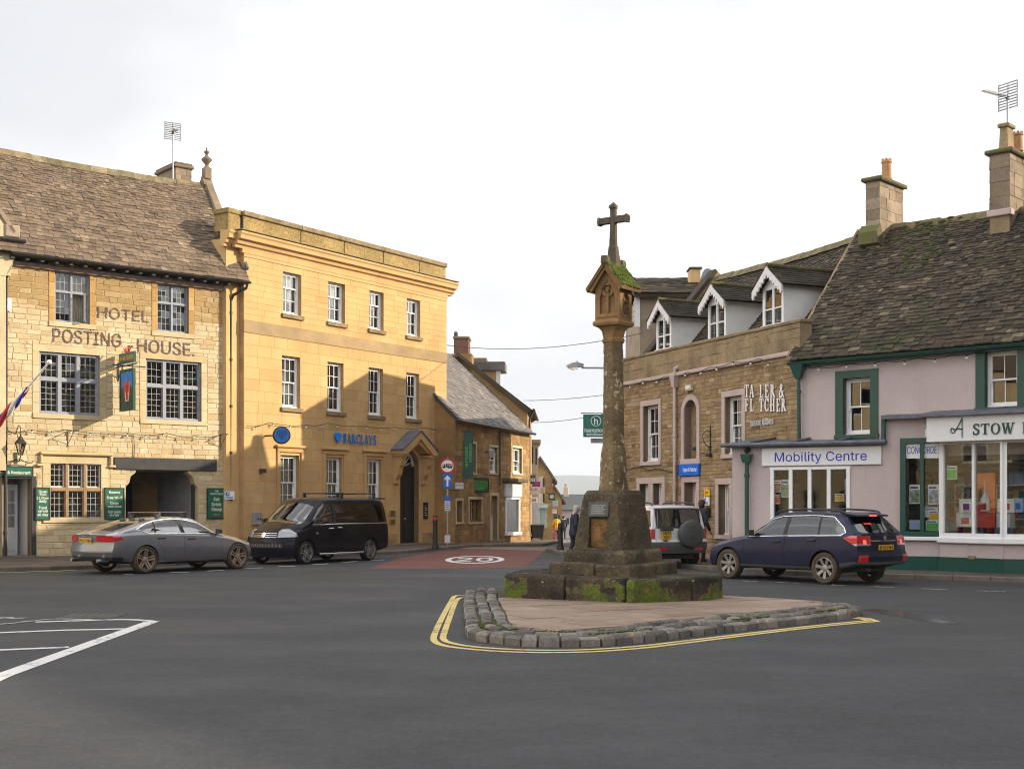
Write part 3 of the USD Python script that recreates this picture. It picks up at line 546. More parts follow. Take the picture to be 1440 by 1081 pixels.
def sash(parent, r, y, cols=3, rt=2, rb=2, mat=None, fr=.055, bar=.02, gmat=None, meet=.045, seed=0, split=.5, label=None, blind=None, name='sash_window', horn=True):
    """sliding sash in the rectangle r = (u0, u1, z0, z1) set at depth y; one part with its panes below it"""
    u0, u1, z0, z1 = r; mat = mat or m_white; rs = np.random.RandomState(seed + int(abs(u0) * 977 + z0 * 131)); zm = z0 + (z1 - z0) * (1 - split); gs = []
    gs += [bx(u0, u0 + fr, y - .03, y + .09, z0, z1), bx(u1 - fr, u1, y - .03, y + .09, z0, z1), bx(u0 + fr, u1 - fr, y - .03, y + .09, z1 - fr, z1), bx(u0 - .02, u1 + .02, y - .07, y + .09, z0, z0 + .05)]
    a, b = u0 + fr, u1 - fr; st = .045
    panes = []
    for (lo, hi, yy, rows) in ((zm - meet / 2, z1 - fr, y, rt), (z0 + .05, zm + meet / 2, y + .045, rb)):
        gs += [bx(a, a + st, yy, yy + .04, lo, hi), bx(b - st, b, yy, yy + .04, lo, hi), bx(a + st, b - st, yy - .001, yy + .041, lo, lo + (meet if rows is rt and lo > z0 + .06 else .08)), bx(a + st, b - st, yy - .001, yy + .041, hi - st, hi)]
        p0, p1, q0, q1 = a + st, b - st, lo + (.08 if lo < z0 + .06 else meet), hi - st
        for c in range(1, cols): x = p0 + (p1 - p0) * c / cols; gs.append(bx(x - bar / 2, x + bar / 2, yy + .005, yy + .035, q0, q1))
        for c in range(1, rows): z = q0 + (q1 - q0) * c / rows; gs.append(bx(p0, p1, yy + .006, yy + .034, z - bar / 2, z + bar / 2))
        for i in range(cols):
            for k in range(rows):
                xa, xb = p0 + (p1 - p0) * i / cols, p0 + (p1 - p0) * (i + 1) / cols; zc, zd = q0 + (q1 - q0) * k / rows, q0 + (q1 - q0) * (k + 1) / rows
                j = rs.uniform(-.0035, .0035, 4); panes.append((np.array([[xa, yy + .02 + j[0], zc], [xb, yy + .02 + j[1], zc], [xb, yy + .02 + j[2], zd], [xa, yy + .02 + j[0] + j[2] - j[1], zd]]), np.array([[0, 1, 2], [0, 2, 3]])))
    if horn: gs += [bx(a, a + st, y + .001, y + .039, zm - meet / 2 - .07, zm - meet / 2), bx(b - st, b, y + .001, y + .039, zm - meet / 2 - .07, zm - meet / 2)]
    w = part(parent, name, cat(gs), mat, label=label)
    for g in panes: part(w, 'pane', g, gmat or m_glass)
    if blind is not None:
        bm, top, bot, wav = blind; n = max(6, int((b - a) / .05)); x = np.linspace(a + .01, b - .01, n); yy = y + .16 + wav * np.sin(np.arange(n) * 2.1)
        v = np.array([[x[i], yy[i], z0 + (z1 - z0) * t] for t in (bot, top) for i in range(n)]); f = np.array([[i, i + 1, n + i + 1, n + i] for i in range(n - 1)])
        part(w, 'curtain' if wav else 'blind', (v, f), bm)
    return w
def leaded(parent, r, y, cols, rows, nx, nz, fr, mull, mat, split=None, seed=1, label=None, name='casement_window', open_light=None):
    """casements with leaded lights: cols x rows of lights, each a pane with its own came grid"""
    u0, u1, z0, z1 = r; gs = [bx(u0, u0 + fr, y - .05, y + .08, z0, z1), bx(u1 - fr, u1, y - .05, y + .08, z0, z1), bx(u0 + fr, u1 - fr, y - .05, y + .08, z1 - fr, z1), bx(u0 + fr, u1 - fr, y - .05, y + .08, z0, z0 + fr)]
    A, B, C, D = u0 + fr, u1 - fr, z0 + fr, z1 - fr; sp = split or [1 / rows * k for k in range(1, rows)]
    xs_ = [A] + [A + (B - A) * k / cols for k in range(1, cols)] + [B]; zs_ = [C] + [C + (D - C) * s for s in sp] + [D]
    for x in xs_[1:-1]: gs.append(bx(x - mull / 2, x + mull / 2, y - .045, y + .075, C, D))
    for z in zs_[1:-1]: gs.append(bx(A, B, y - .043, y + .073, z - mull / 2, z + mull / 2))
    w = part(parent, name, cat(gs), mat, label=label); rs = np.random.RandomState(seed)
    for i in range(cols):
        for k in range(rows):
            a, b = xs_[i] + (mull / 2 if i else 0), xs_[i + 1] - (mull / 2 if i < cols - 1 else 0); c, d = zs_[k] + (mull / 2 if k else 0), zs_[k + 1] - (mull / 2 if k < rows - 1 else 0)
            cf = .028; yy = y + .005; gg = [bx(a, a + cf, yy, yy + .04, c, d), bx(b - cf, b, yy, yy + .04, c, d), bx(a + cf, b - cf, yy, yy + .04, c, c + cf), bx(a + cf, b - cf, yy, yy + .04, d - cf, d)]
            n_z = nz[k] if np.ndim(nz) else nz; piv = None
            lead = []
            for q in range(1, nx): x = a + cf + (b - a - 2 * cf) * q / nx; lead.append(bx(x - .007, x + .007, yy + .012, yy + .026, c + cf, d - cf))
            for q in range(1, n_z): z = c + cf + (d - c - 2 * cf) * q / n_z; lead.append(bx(a + cf, b - cf, yy + .0125, yy + .0255, z - .007, z + .007))
            pv = []
            for q in range(nx):
                for s in range(n_z):
                    xa, xb = a + cf + (b - a - 2 * cf) * q / nx, a + cf + (b - a - 2 * cf) * (q + 1) / nx; zc, zd = c + cf + (d - c - 2 * cf) * s / n_z, c + cf + (d - c - 2 * cf) * (s + 1) / n_z
                    j = rs.uniform(-.004, .004, 3); pv.append((np.array([[xa, yy + .019 + j[0], zc], [xb, yy + .019 + j[1], zc], [xb, yy + .019 + j[2], zd], [xa, yy + .019 + j[0] + j[2] - j[1], zd]]), np.array([[0, 1, 2], [0, 2, 3]])))
            def sw(g):
                if open_light != (i, k): return g
                p = np.array([b, yy, 0]); return xf(xf(g, None, -p), Rz(math.radians(62)), p)
            part(w, 'casement', sw(cat(gg)), mat); part(w, 'lead_cames', sw(cat(lead)), m_cames); part(w, 'leaded_pane', sw(cat(pv)), m_glass)
    return w
def jambs(parent, r, wd, proud, mat, seed, name='surround_stone', sill=True, bl=(.28, .5), y1=.12, lint=True):
    """blocks up both jambs, a lintel and a sill round the opening r"""
    u0, u1, z0, z1 = r; rs = np.random.RandomState(seed)
    for sd_ in (0, 1):
        z = z0
        while z < z1 - .01:
            h = rs.uniform(*bl); h = z1 - z if z1 - z - h < .15 else h
            a, b = (u0 - wd, u0) if sd_ == 0 else (u1, u1 + wd)
            part(parent, name, rbox(a, b, -proud, y1, z + .003, z + h - .003, .006), mat, tone=float(rs.uniform())); z += h
    if lint: part(parent, 'lintel', rbox(u0 - wd, u1 + wd, -proud - .003, y1, z1, z1 + wd * 1.05, .006), mat, tone=float(rs.uniform()))
    if sill: part(parent, 'sill', rbox(u0 - wd, u1 + wd, -proud - .03, y1, z0 - wd * .7, z0, .008), mat, tone=float(rs.uniform()))
def closed_box(W, H, D, t=.3, y0=0.0, floors=()):
    """side, rear walls, top and floors behind a front wall"""
    gs = [bx(0, t, y0, D, -.1, H), bx(W - t, W, y0, D, -.1, H), bx(t, W - t, D - t, D, -.1, H), bx(t, W - t, y0, D - t, H - .12, H)]
    for z in floors: gs.append(bx(t, W - t, y0 + .001, D - t, z - .12, z + .12))
    return cat(gs)
def bracket_sign(parent, F, u, z, w, h, t, mat, off=.12): pass

# ---------------------------------------------------------------- serif capitals for the shop signs
def glyph(ch):
    TK, TN, SH, SW = .185, .085, .065, .085; gs = []
    def st(x, a=0, b=1, w=TK): gs.append(sbox(x, a, x + w, b))
    def sf(x, y, w=TK, up=0): gs.append(sbox(x - SW, y - (SH if up else 0), x + w + SW, y + (0 if up else SH)))
    def ln(p, q, w): gs.append(LineString([p, q]).buffer(w / 2, cap_style=2).intersection(sbox(-2, 0, 3, 1)))
    def bowl(x, y0, y1, rx, tk=TK, tn=TN):
        cy, ry = (y0 + y1) / 2, (y1 - y0) / 2; o = affinity.scale(Point(0, 0).buffer(1, 24), rx, ry); i = affinity.scale(Point(0, 0).buffer(1, 24), rx - tk, ry - tn)
        gs.append(affinity.translate(o.difference(i).intersection(sbox(0, -2, 3, 2)), x, cy))
    def ring(cx, rx, cutx=None):
        o = affinity.scale(Point(0, 0).buffer(1, 32), rx, .52); i = affinity.scale(Point(0, 0).buffer(1, 32), rx - TK, .52 - TN); g = o.difference(i)
        if cutx is not None: g = g.difference(sbox(cutx, -.24, 2, .24))
        gs.append(affinity.translate(g, cx, .5))
    if ch == 'A': ln((.10, -.05), (.42, 1.02), TN); ln((.74, -.05), (.40, 1.02), TK); gs.append(sbox(.2, .3, .62, .37)); sf(.05, 0, TN); sf(.64, 0); w = .84
    elif ch == 'B': st(.1); sf(.1, 0, .1); sf(.1, 1, .1, 1); bowl(.28, .47, 1, .32); bowl(.28, 0, .54, .38); w = .72
    elif ch == 'C': ring(.42, .42, .12); gs.append(sbox(.68, .68, .75, 1.0)); gs.append(sbox(.68, .0, .72, .2)); w = .8
    elif ch == 'E': st(.1); sf(.1, 0, .1); sf(.1, 1, .1, 1); gs.extend([sbox(.1, 0, .66, SH), sbox(.1, 1 - SH, .63, 1), sbox(.1, .47, .5, .53), sbox(.6, 0, .67, .25), sbox(.57, .75, .64, 1), sbox(.46, .38, .51, .62)]); w = .74
    elif ch == 'F': st(.1); sf(.1, 0); sf(.1, 1, .1, 1); gs.extend([sbox(.1, 1 - SH, .62, 1), sbox(.1, .47, .5, .53), sbox(.56, .75, .63, 1), sbox(.46, .38, .51, .62)]); w = .68
    elif ch == 'H': st(.1); st(.62); gs.append(sbox(.2, .47, .7, .54)); [sf(x, y, TK, u) for x in (.1, .62) for y, u in ((0, 0), (1, 1))]; w = .94
    elif ch == 'L': st(.1); sf(.1, 0, .1); sf(.1, 1, TK, 1); gs.extend([sbox(.1, 0, .64, SH), sbox(.58, 0, .65, .27)]); w = .7
    elif ch == 'O': ring(.45, .45); w = .92
    elif ch == 'P': st(.1); sf(.1, 0); sf(.1, 1, .1, 1); bowl(.28, .42, 1, .36); w = .7
    elif ch == 'R': st(.1); sf(.1, 0); sf(.1, 1, .1, 1); bowl(.28, .45, 1, .33); ln((.38, .5), (.78, -.05), TK); gs.append(sbox(.66, 0, .88, SH)); w = .86
    elif ch == 'S':
        p = spline([(.60, .80), (.45, .96), (.24, .94), (.13, .77), (.22, .60), (.42, .48), (.56, .34), (.52, .12), (.33, .035), (.15, .09), (.07, .25)], 8)
        n = len(p); gs.append(unary_union([LineString(p[i:i + 2]).buffer((TN + (TK - TN) * math.sin(PI * i / n) ** 1.5) / 2) for i in range(n - 1)])); gs.extend([sbox(.57, .70, .63, 1), sbox(.05, 0, .11, .32)]); w = .68
    elif ch == 'T': st(.3); sf(.3, 0); gs.extend([sbox(0, 1 - SH, .78, 1), sbox(0, .73, .06, 1), sbox(.72, .73, .78, 1)]); w = .8
    elif ch == 'W': ln((.08, 1.03), (.34, -.03), TK); ln((.56, 1.0), (.33, -.03), TN); ln((.52, 1.0), (.78, -.03), TK); ln((1.05, 1.03), (.78, -.03), TN); [gs.append(sbox(x, 1 - SH, x + .3, 1)) for x in (-.04, .40, .92)]; w = 1.2
    elif ch == 'Y': ln((.06, 1.03), (.42, .42), TK); ln((.78, 1.03), (.44, .42), TN); st(.33, 0, .5); sf(.33, 0); [gs.append(sbox(x, 1 - SH, x + .3, 1)) for x in (-.05, .6)]; w = .86
    elif ch == '&': gs.append(LineString(spline([(.85, .02), (.6, .3), (.3, .68), (.3, .9), (.45, .97), (.56, .85), (.5, .66), (.2, .44), (.1, .24), (.2, .06), (.42, .04), (.62, .22), (.72, .45)], 8)).buffer(.065)); gs.append(sbox(.6, .43, .86, .49)); w = .9
    else: return None, .42
    return unary_union([g for g in gs if not g.is_empty]), w
def serif(s, h, depth, squeeze=1.0, gap=.07):
    x, out = 0, []
    for ch in s:
        g, w = glyph(ch)
        if g is not None: out.append(affinity.translate(g, x, 0))
        x += w + gap
    g = affinity.scale(unary_union(out), h * squeeze, h, origin=(0, 0)); return prism(g.simplify(.002), depth)
def front_wall(W, z0, H, holes, t=.32, outline=None):
    o = Polygon(outline) if outline is not None else sbox(0, z0, W, H)
    if holes: o = o.difference(unary_union([h if hasattr(h, 'geom_type') else sbox(h[0], h[2], h[1], h[3]) for h in holes]))
    return wallp(o, 0, t)
# ================================================================ HOTEL
hd = np.array([.7637, .6455]); HP = np.array([-9.7, 44.1]) - 7.73 * hd
H_ = Fac(HP, hd); HW = 7.73
HT = thing('hotel', 'honey coloured coaching inn with leaded windows and painted hotel lettering', 'hotel', H_.loc, H_.rot)
EZ = 9.2
w1, w2 = H_.win(77, 126, 382, 454), H_.win(221, 265, 399, 467.5)
w3, w4 = H_.win(55, 140, 497, 583), H_.win(205, 283, 507, 591)
w5 = H_.win(71, 142, 652, 727)
arch = H_.win(177, 278, 661, 785); arch = (arch[0], arch[1], -.1, arch[3])
door = H_.win(-4, 44, 673, 785); door = (max(door[0], .02), door[1], -.1, door[3])
wins = [w1, w2, w3, w4, w5]
sur = .22
def grow(r, s, b=None): return (r[0] - s, r[1] + s, r[2] - (s * .7 if b is None else b), r[3] + s)
cor = Polygon([(arch[0], arch[3] + .01), (arch[0], arch[3] - .55), (arch[0] + .12, arch[3] - .42), (arch[0] + .16, arch[3] - .22), (arch[0] + .32, arch[3] - .1), (arch[0] + .36, arch[3] + .01)])
cor2 = affinity.scale(cor, -1, 1, origin=((arch[0] + arch[1]) / 2, 0))
hwall = part(HT, 'front_wall', front_wall(HW, -.1, EZ, wins + [sbox(arch[0], -.1, arch[1], arch[3]).difference(cor).difference(cor2), door]), m_hmort)
part(HT, 'side_walls', closed_box(HW, EZ, 6.2, y0=.33, floors=(2.95, 5.95)), m_room)
beam = H_.win(160, 304, 644.5, 661)
hs = course_stones(0, HW, .0, EZ - .05, [grow(w1, .2), grow(w2, .2), grow(w3, sur), grow(w4, sur), grow(w5, .3, .2), (arch[0] - .02, arch[1] + .02, -1, arch[3]), beam, (door[0], door[1] + .16, -1, door[3] + .08)],
                   (.11, .21), (.2, .55), -.014, .006, .012, 1, tone=(.62, .22))
# the orange-brown upper stage, the pale middle
hs2 = []
for a, g in hs:
    zc, uc = g[0][:, 2].mean(), g[0][:, 0].mean(); t = g[2]
    n = float(meshkit.fbm(np.array([uc * .8, zc * .9, 3.3]), 3))
    k = .62 if zc > 7.9 + .5 * (n - .5) else (.25 if n > .64 else 0.0)
    hs2.append((a, (g[0], g[1], np.clip(t - k + (.1 if zc < 7.5 else 0), 0, 1))))
lay(hwall, 'wall_stone', hs2, m_hotel, 300)
for r, s in ((w1, 3), (w2, 4)): jambs(HT, r, .19, .022, m_ochre if s == 3 else m_ochre, s, sill=False); part(HT, 'sill', rbox(r[0] - .2, r[1] + .2, -.05, .14, r[2] - .16, r[2], .008), m_cream, tone=.5)
for r, s in ((w3, 5), (w4, 6)): jambs(HT, r, .21, .02, m_cream, s)
leaded(HT, w1, .12, 2, 2, 3, (4, 2), .05, .06, m_grey, [.60], 1, 'grey casement with its right lower light swung open', open_light=(1, 0))
leaded(HT, w2, .12, 2, 2, 3, (4, 3), .05, .06, m_grey, [.60], 2)
leaded(HT, w3, .11, 3, 2, 3, (5, 3), .07, .11, m_grey, [.57], 3)
leaded(HT, w4, .11, 3, 2, 3, (5, 3), .07, .11, m_grey, [.57], 4)
# curtains and things on sills behind the glass
for r, (a, b), m in ((w1, (.58, .98), m_curt), (w2, (.04, .94), m_blind)):
    n = 24; x = np.linspace(r[0] + (r[1] - r[0]) * a, r[0] + (r[1] - r[0]) * b, n); v = np.array([[q, .36 + .02 * math.sin(i * 1.9), z] for z in (r[2] + .05, r[3]) for i, q in enumerate(x)]); part(HT, 'curtain', (v, np.array([[i, i + 1, n + i + 1, n + i] for i in range(n - 1)])), m)
# stone mullioned ground floor window with hood mould
u0, u1, z0, z1 = w5; gs = []
mw = .13; cw = (u1 - u0 - 2 * mw) / 3; trz = z0 + (z1 - z0) * .52
for k in (1, 2): gs.append(rbox(u0 + k * cw + (k - 1) * mw, u0 + k * (cw + mw), -.01, .16, z0, z1, .03))
gs.append(rbox(u0, u1, -.008, .158, trz - .07, trz + .07, .03))
mw5 = part(HT, 'mullioned_window', cat(gs), m_mull, tone=.6)
for k in range(3):
    for (a, b, m) in ((z0, trz - .07, m_black), (trz + .07, z1, m_wdull)):
        ua = u0 + k * (cw + mw); gs = [bx(ua, ua + .035, .08, .12, a, b), bx(ua + cw - .035, ua + cw, .08, .12, a, b), bx(ua + .035, ua + cw - .035, .08, .12, a, a + .035), bx(ua + .035, ua + cw - .035, .08, .12, b - .035, b)]
        if m is m_wdull: part(mw5, 'casement', cat(gs), m)
        ld = [bx(ua + cw * q / 3 - .008, ua + cw * q / 3 + .008, .09, .105, a, b) for q in (1, 2)] + [bx(ua, ua + cw, .091, .104, a + (b - a) * q / 4 - .008, a + (b - a) * q / 4 + .008) for q in (1, 2, 3)]
        part(mw5, 'lead_cames', cat(ld), m_cames); part(mw5, 'leaded_pane', (np.array([[ua, .098, a], [ua + cw, .096, a], [ua + cw, .098, b], [ua, .1, b]]), np.array([[0, 1, 2], [0, 2, 3]])), m_glass)
jambs(HT, w5, .24, .018, m_cream, 9, lint=True)
part(HT, 'hood_mould', cat([rbox(u0 - .36, u1 + .36, -.13, .05, z1 + .26, z1 + .36, .03), rbox(u0 - .36, u0 - .26, -.11, .05, z1 - .02, z1 + .262, .03), rbox(u1 + .26, u1 + .36, -.11, .05, z1 - .02, z1 + .262, .03), rbox(u0 - .46, u0 - .24, -.12, .05, z1 - .1, z1 - .018, .02), rbox(u1 + .24, u1 + .46, -.12, .05, z1 - .1, z1 - .018, .02)]), m_cream, tone=.1)
lan = cat([rbox(-.07, .07, -.07, .07, 0, .05, .01), lathe([(0, .42), (.09, .4), (.1, .43), (.04, .55), (.02, .6), (.03, .64), (0, .66)], 8)] + [rbox(sx * .06 - .01, sx * .06 + .01, sy * .06 - .01, sy * .06 + .01, .05, .41, .003) for sx in (-1, 1) for sy in (-1, 1)])
solo('window_lantern', xf(xf(lan, Rz(H_.rot)), None, H_.pt(u0 + cw * 1.5 + mw, .3, z0 + .02)), m_wdull, 'white candle lantern standing inside the mullioned pub window', 'lantern')
# carriage entrance
part(HT, 'entrance_beam', rbox(beam[0], beam[1], -.06, .3, beam[2], beam[3], .012), m_beam)
part(HT, 'passage_walls', cat([bx(arch[0] - .25, arch[0], .33, 7.5, -.05, arch[3] + .3), bx(arch[1], arch[1] + .25, .33, 7.5, -.05, arch[3] + .3), bx(arch[0], arch[1], .33, 7.5, arch[3] + .1, arch[3] + .3), bx(arch[0], arch[1], 7.3, 7.5, 0, arch[3] + .1)]), plain('passage_plaster', (0.30, 0.30, 0.31), 0.9, var=.25, mscale=1.5))
part(HT, 'passage_post', rbox(arch[1] - .09, arch[1] - .005, .2, .32, -.05, arch[3] - .3, .01), m_beam)
# pub door
part(HT, 'door_post', rbox(door[1], door[1] + .15, -.02, .34, -.05, door[3] + .08, .01), m_beam); part(HT, 'door_head', rbox(door[0], door[1], -.02, .34, door[3], door[3] + .08, .01), m_beam)
part(HT, 'porch_walls', cat([bx(door[0] - .1, door[1] + .3, 1.6, 1.7, 0, 3), bx(door[1], door[1] + .1, .34, 1.6, -.05, 2.7), bx(door[0] - .1, door[1] + .2, .34, 1.7, 2.62, 2.72)]), m_wdull)
dl = part(HT, 'door', cat([bx(door[0] + .02, door[0] + .78, .9, .95, .1, 2.35)]), m_wdull)
for q in range(3): part(dl, 'glass_panel', bx(door[0] + .1, door[0] + .68, .885, .9, 1.0 + .4 * q, 1.36 + .4 * q), m_glass)
part(dl, 'lower_panel', rbox(door[0] + .1, door[0] + .68, .88, .9, .25, .85, .01), m_wdull); part(HT, 'door_step', rbox(door[0] - .2, door[1] + .1, -.35, .5, .0, .14, .015), m_kerb, tone=.5)
# eaves, rafters, gutter and roof
part(HT, 'wall_plate', rbox(0, HW, -.10, .3, EZ - .16, EZ, .01), m_brownb)
for k in range(17): part(HT, 'rafter_foot', bx(.15 + k * .455, .25 + k * .455, -.42, .1, EZ + .002, EZ + .17), m_beam)
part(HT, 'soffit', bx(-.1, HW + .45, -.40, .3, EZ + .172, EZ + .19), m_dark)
gut = [(-.50 + .07 * math.cos(a), EZ + .17 + .07 * math.sin(a)) for a in np.linspace(PI, 2 * PI, 9)] + [(-.50 + .055 * math.cos(a), EZ + .17 + .055 * math.sin(a)) for a in np.linspace(2 * PI, PI, 9)]
part(HT, 'gutter', ext_u(gut, .15, HW + .5), m_black)
RZ, RD, EY = 13.2, 2.32, -.42; pitch = math.atan2(RZ - EZ - .2, RD - EY); sl = math.hypot(RZ - EZ - .2, RD - EY); RX0, RX1 = -.9, HW + .48
es = np.array([0, math.cos(pitch), math.sin(pitch)])
rf = part(HT, 'roof', cat([ext_u([(EY, EZ + .13), (RD, RZ - .22), (RD + (RD - EY), EZ + .1)], RX0, RX1)]), m_tile, tone=.2)
roof_tiles(rf, np.array([RX0, EY - .06, EZ + .2]), [1, 0, 0], es, RX1 - RX0, sl, m_tile, 31, .18, .085, (.14, .34), sag=.10, jit=1.5, th=.026)
rs = np.random.RandomState(8); x = RX0
while x < RX1 - .4:
    l = rs.uniform(.4, .6); a = spline([(RD - .2, RZ - .17), (RD - .08, RZ + .05), (RD + .08, RZ + .05), (RD + .2, RZ - .17)], 3)
    g = ext_u([tuple(p) for p in a], x + .004, min(x + l, RX1) - .004); g[0][:, 2] += rs.uniform(-.012, .012) - .28 * math.sin(PI * (x - RX0) / (RX1 - RX0)) * .35; part(rf, 'ridge_tile', g, m_ridge, tone=float(rs.uniform())); x += l
# gable coping with a finial
cop = part(HT, 'gable_coping', cat([ext_u([(RD - .25, RZ - .05), (RD, RZ + .32), (RD + .25, RZ - .05)], RX1 - .4, RX1 - .05), xf(rbox(0, .3, 0, 3.1, -.05, .18, .02), Rx(pitch), (RX1 - .36, RD - 3.1 * math.cos(pitch), RZ + .02 - 3.1 * math.sin(pitch)))]), m_chim, tone=.3)
part(cop, 'finial', xf(cat([rbox(-.14, .14, -.14, .14, 0, .42, .02), lathe([(.0, .4), (.12, .42), (.07, .5), (.08, .55), (.19, .68), (.19, .74), (.08, .83), (.05, .9), (.1, .97), (.1, 1.0), (.03, 1.06), (.035, 1.12), (0, 1.18)], 12)]), None, (RX1 - .2, RD, RZ + .2)), m_chim, tone=.2, smooth=40)
part(HT, 'lead_flashing', xf(bx(0, .09, 0, 2.2, .18, .3), Rx(pitch), (RX1 - .05, EY + .3, EZ + .5)), m_lead)
# chimney
cu = H_.u(258, RD + .16)
ch = part(HT, 'chimney', cat([bx(cu - .3, cu + .32, RD + .16, RD + 1.7, RZ - 1.5, RZ + .62)]), m_chim, tone=.25)
part(ch, 'cap', cat([rbox(cu - .38, cu + .40, RD + .08, RD + 1.78, RZ + .5, RZ + .62, .03), rbox(cu - .34, cu + .36, RD + .12, RD + 1.74, RZ + .62, RZ + .70, .03)]), m_chim, tone=.1)
stq = course_stones(cu - .3, cu + .32, RZ - .6, RZ + .5, [], (.15, .24), (.2, .4), RD + .15, .004, .01, 77, tone=(.5, .3), yb=RD + .18)
for a, g in stq: part(ch, 'chimney_stone', g, m_chim)
# downpipes
def pipe(parent, pts, r, m, name='downpipe', rings=True):
    nd = part(parent, name, tube(pts, r, 10), m, smooth=40)
    if rings:
        p = np.asarray(pts); a, b = p[-2], p[-1]
        for q in np.arange(.4, np.linalg.norm(b - a), 1.6): c = a + (b - a) * q / np.linalg.norm(b - a); part(nd, 'pipe_collar', tube([c - [0, 0, .04], c + [0, 0, .04]], r * 1.35, 10), m, smooth=40)
    return nd
pipe(HT, [(HW + .38, -.5, EZ + .1), (HW + .36, -.45, EZ - .05), (HW + .0, -.2, EZ - .3), (HW - .05, -.11, EZ - .5), (HW - .05, -.11, .1)], .05, m_black)
pipe(HT, [(.12, -.1, EZ + .05), (.08, -.1, .1)], .05, m_black)
# painted lettering
def wall_word(s, px0, px1, py, h, seed):
    z = H_.z((px0 + px1) / 2, py); a, b = H_.u(px0), H_.u(px1); g = text(s, h, .012, False, b - a); rs = np.random.RandomState(seed)
    v = g[0]; v[:, 2] += 0; part(HT, 'painted_lettering', on_wall(g, a, z - h / 2, -.021), m_lette)
wall_word('HOTEL', 137, 209, 442.5, .35, 1)
wall_word('POSTING', 74, 170, 475, .42, 2); wall_word('-', 180, 187, 485.5, .42, 4); wall_word('HOUSE.', 193, 273, 489, .42, 3)
part(HT, 'wall_light', rbox(H_.u(6), H_.u(14), -.14, -.02, H_.z(10, 438), H_.z(10, 420), .01), m_white)
for px, py in ((95, 606), (309, 611)):
    u, z = H_.u(px), H_.z(px, py); part(HT, 'wall_bracket', cat([tube([(u, -.03, z - .5), (u, -.03, z)], .014, 6), tube([(u, -.03, z), (u + .03, -.55, z)], .014, 6), tube([(u, -.03, z - .42), (u + .03, -.45, z - .02)], .01, 6)]), m_iron)
# ---- boards, signs, lamp
def board(name, px, lines, label, F=H_, tm_=m_gold, base=m_bgreen, framem=m_black, h=None, bold=True, group=None):
    u0, u1, z0, z1 = F.win(*px); t = thing(name, label, 'sign', F.pt(u0, -.03, z0), F.rot, group); W_, H2 = u1 - u0, z1 - z0
    part(t, 'frame', cat([bx(0, W_, -.04, 0, 0, .035), bx(0, W_, -.04, 0, H2 - .035, H2), bx(0, .035, -.04, 0, .035, H2 - .035), bx(W_ - .035, W_, -.04, 0, .035, H2 - .035)]), framem); part(t, 'panel', bx(.035, W_ - .035, -.028, -.002, .035, H2 - .035), base)
    for s, cy, hh, m in lines:
        hh *= .78 if len(lines) > 1 else .9
        g = text(s, hh, .003, bold); w = np.ptp(g[0][:, 0])
        if w > W_ * .84: g = text(s, hh * W_ * .84 / w, .003, bold); w = W_ * .84
        part(t, 'lettering', on_wall(g, W_ / 2 - w / 2 - g[0][:, 0].min(), H2 * cy - hh / 2, -.030), m)
    return t
m_cr = plain('cream_letters', (0.68, 0.66, 0.56), .5)
board('pub_sign_board', (-6, 46, 655, 670), [('Pub & Restaurant', .5, .17, m_cr)], 'long green pub and restaurant board over the inn doorway')
board('opening_times_board', (49, 69.5, 685, 731), [('Open', .87, .10, m_cr), ('from', .78, .09, m_cr), ('11.00am', .68, .10, m_cr), ('daily', .58, .10, m_cr), ('Food', .38, .10, m_cr), ('served', .28, .09, m_cr), ('all day', .17, .1, m_cr)], 'tall green opening times board between the door and mullioned window')
board('rooms_board', (146, 174, 685.5, 730.5), [('Rooms', .86, .11, m_cr), ('Free Wi-fi', .69, .1, m_cr), ('Dogs', .52, .11, m_cr), ('welcome', .42, .1, m_cr), ('Car park', .25, .1, m_cr), ('at rear', .15, .1, m_cr)], 'green board about rooms and dogs left of the carriage arch')
board('eat_drink_sleep_board', (290, 317, 686, 729), [('THE', .90, .07, m_cr), ('KINGS ARMS', .81, .07, m_cr), ('Eat', .64, .14, m_cr), ('Drink', .47, .14, m_cr), ('Sleep', .31, .14, m_cr), ('above', .14, .07, m_oran)], 'green eat drink sleep board right of the carriage arch')
pk = thing('parking_plate', 'small white and blue parking plate on the drainpipe beside the bank', 'sign', H_.pt(H_.u(316, -.2), -.2, H_.z(323, 702)), H_.rot)
part(pk, 'plate', bx(0, .36, -.01, 0, 0, .28), m_signw); part(pk, 'blue_panel', bx(.03, .17, -.013, -.0101, .12, .25), m_rblue); part(pk, 'lettering', on_wall(text('P', .09, .002, True), .07, .145, -.0132), m_signw)
for k in range(3): part(pk, 'small_print', bx(.03, .31, -.0125, -.0101, .03 + k * .028, .042 + k * .028), m_inkb)
# hanging pub sign
su = H_.u(166); sz = H_.z(172, 578, -.5)
hsn = thing('hanging_pub_sign', 'green framed picture sign hanging from an iron bracket on the hotel wall', 'pub sign', H_.pt(su, 0, sz), H_.rot)
part(hsn, 'bracket', cat([tube([(0, .02, 1.46), (0, -1.45, 1.46)], .025, 8), tube([(0, -.03, 1.0), (0, -.03, 1.6)], .02, 8), tube(spline([(0, -.03, 1.05), (0, -.1, 1.2), (0, -.25, 1.3), (0, -.35, 1.45)], 4), .015, 6), tube([(-.5, -.75, 1.44), (.6, -.75, 1.44)], .02, 8)]), m_iron)
part(hsn, 'frame', cat([bx(-.045, .045, -1.25, -.2, 0, .06), bx(-.045, .045, -1.25, -.2, 1.27, 1.33), bx(-.045, .045, -.26, -.2, .06, 1.27), bx(-.045, .045, -1.25, -1.19, .06, 1.27)]), m_green)
part(hsn, 'picture_panel', bx(-.025, .025, -1.19, -.26, .06, 1.27), plain('sign_picture_ground', (.05, .07, .035), .5, var=.5, mscale=8))
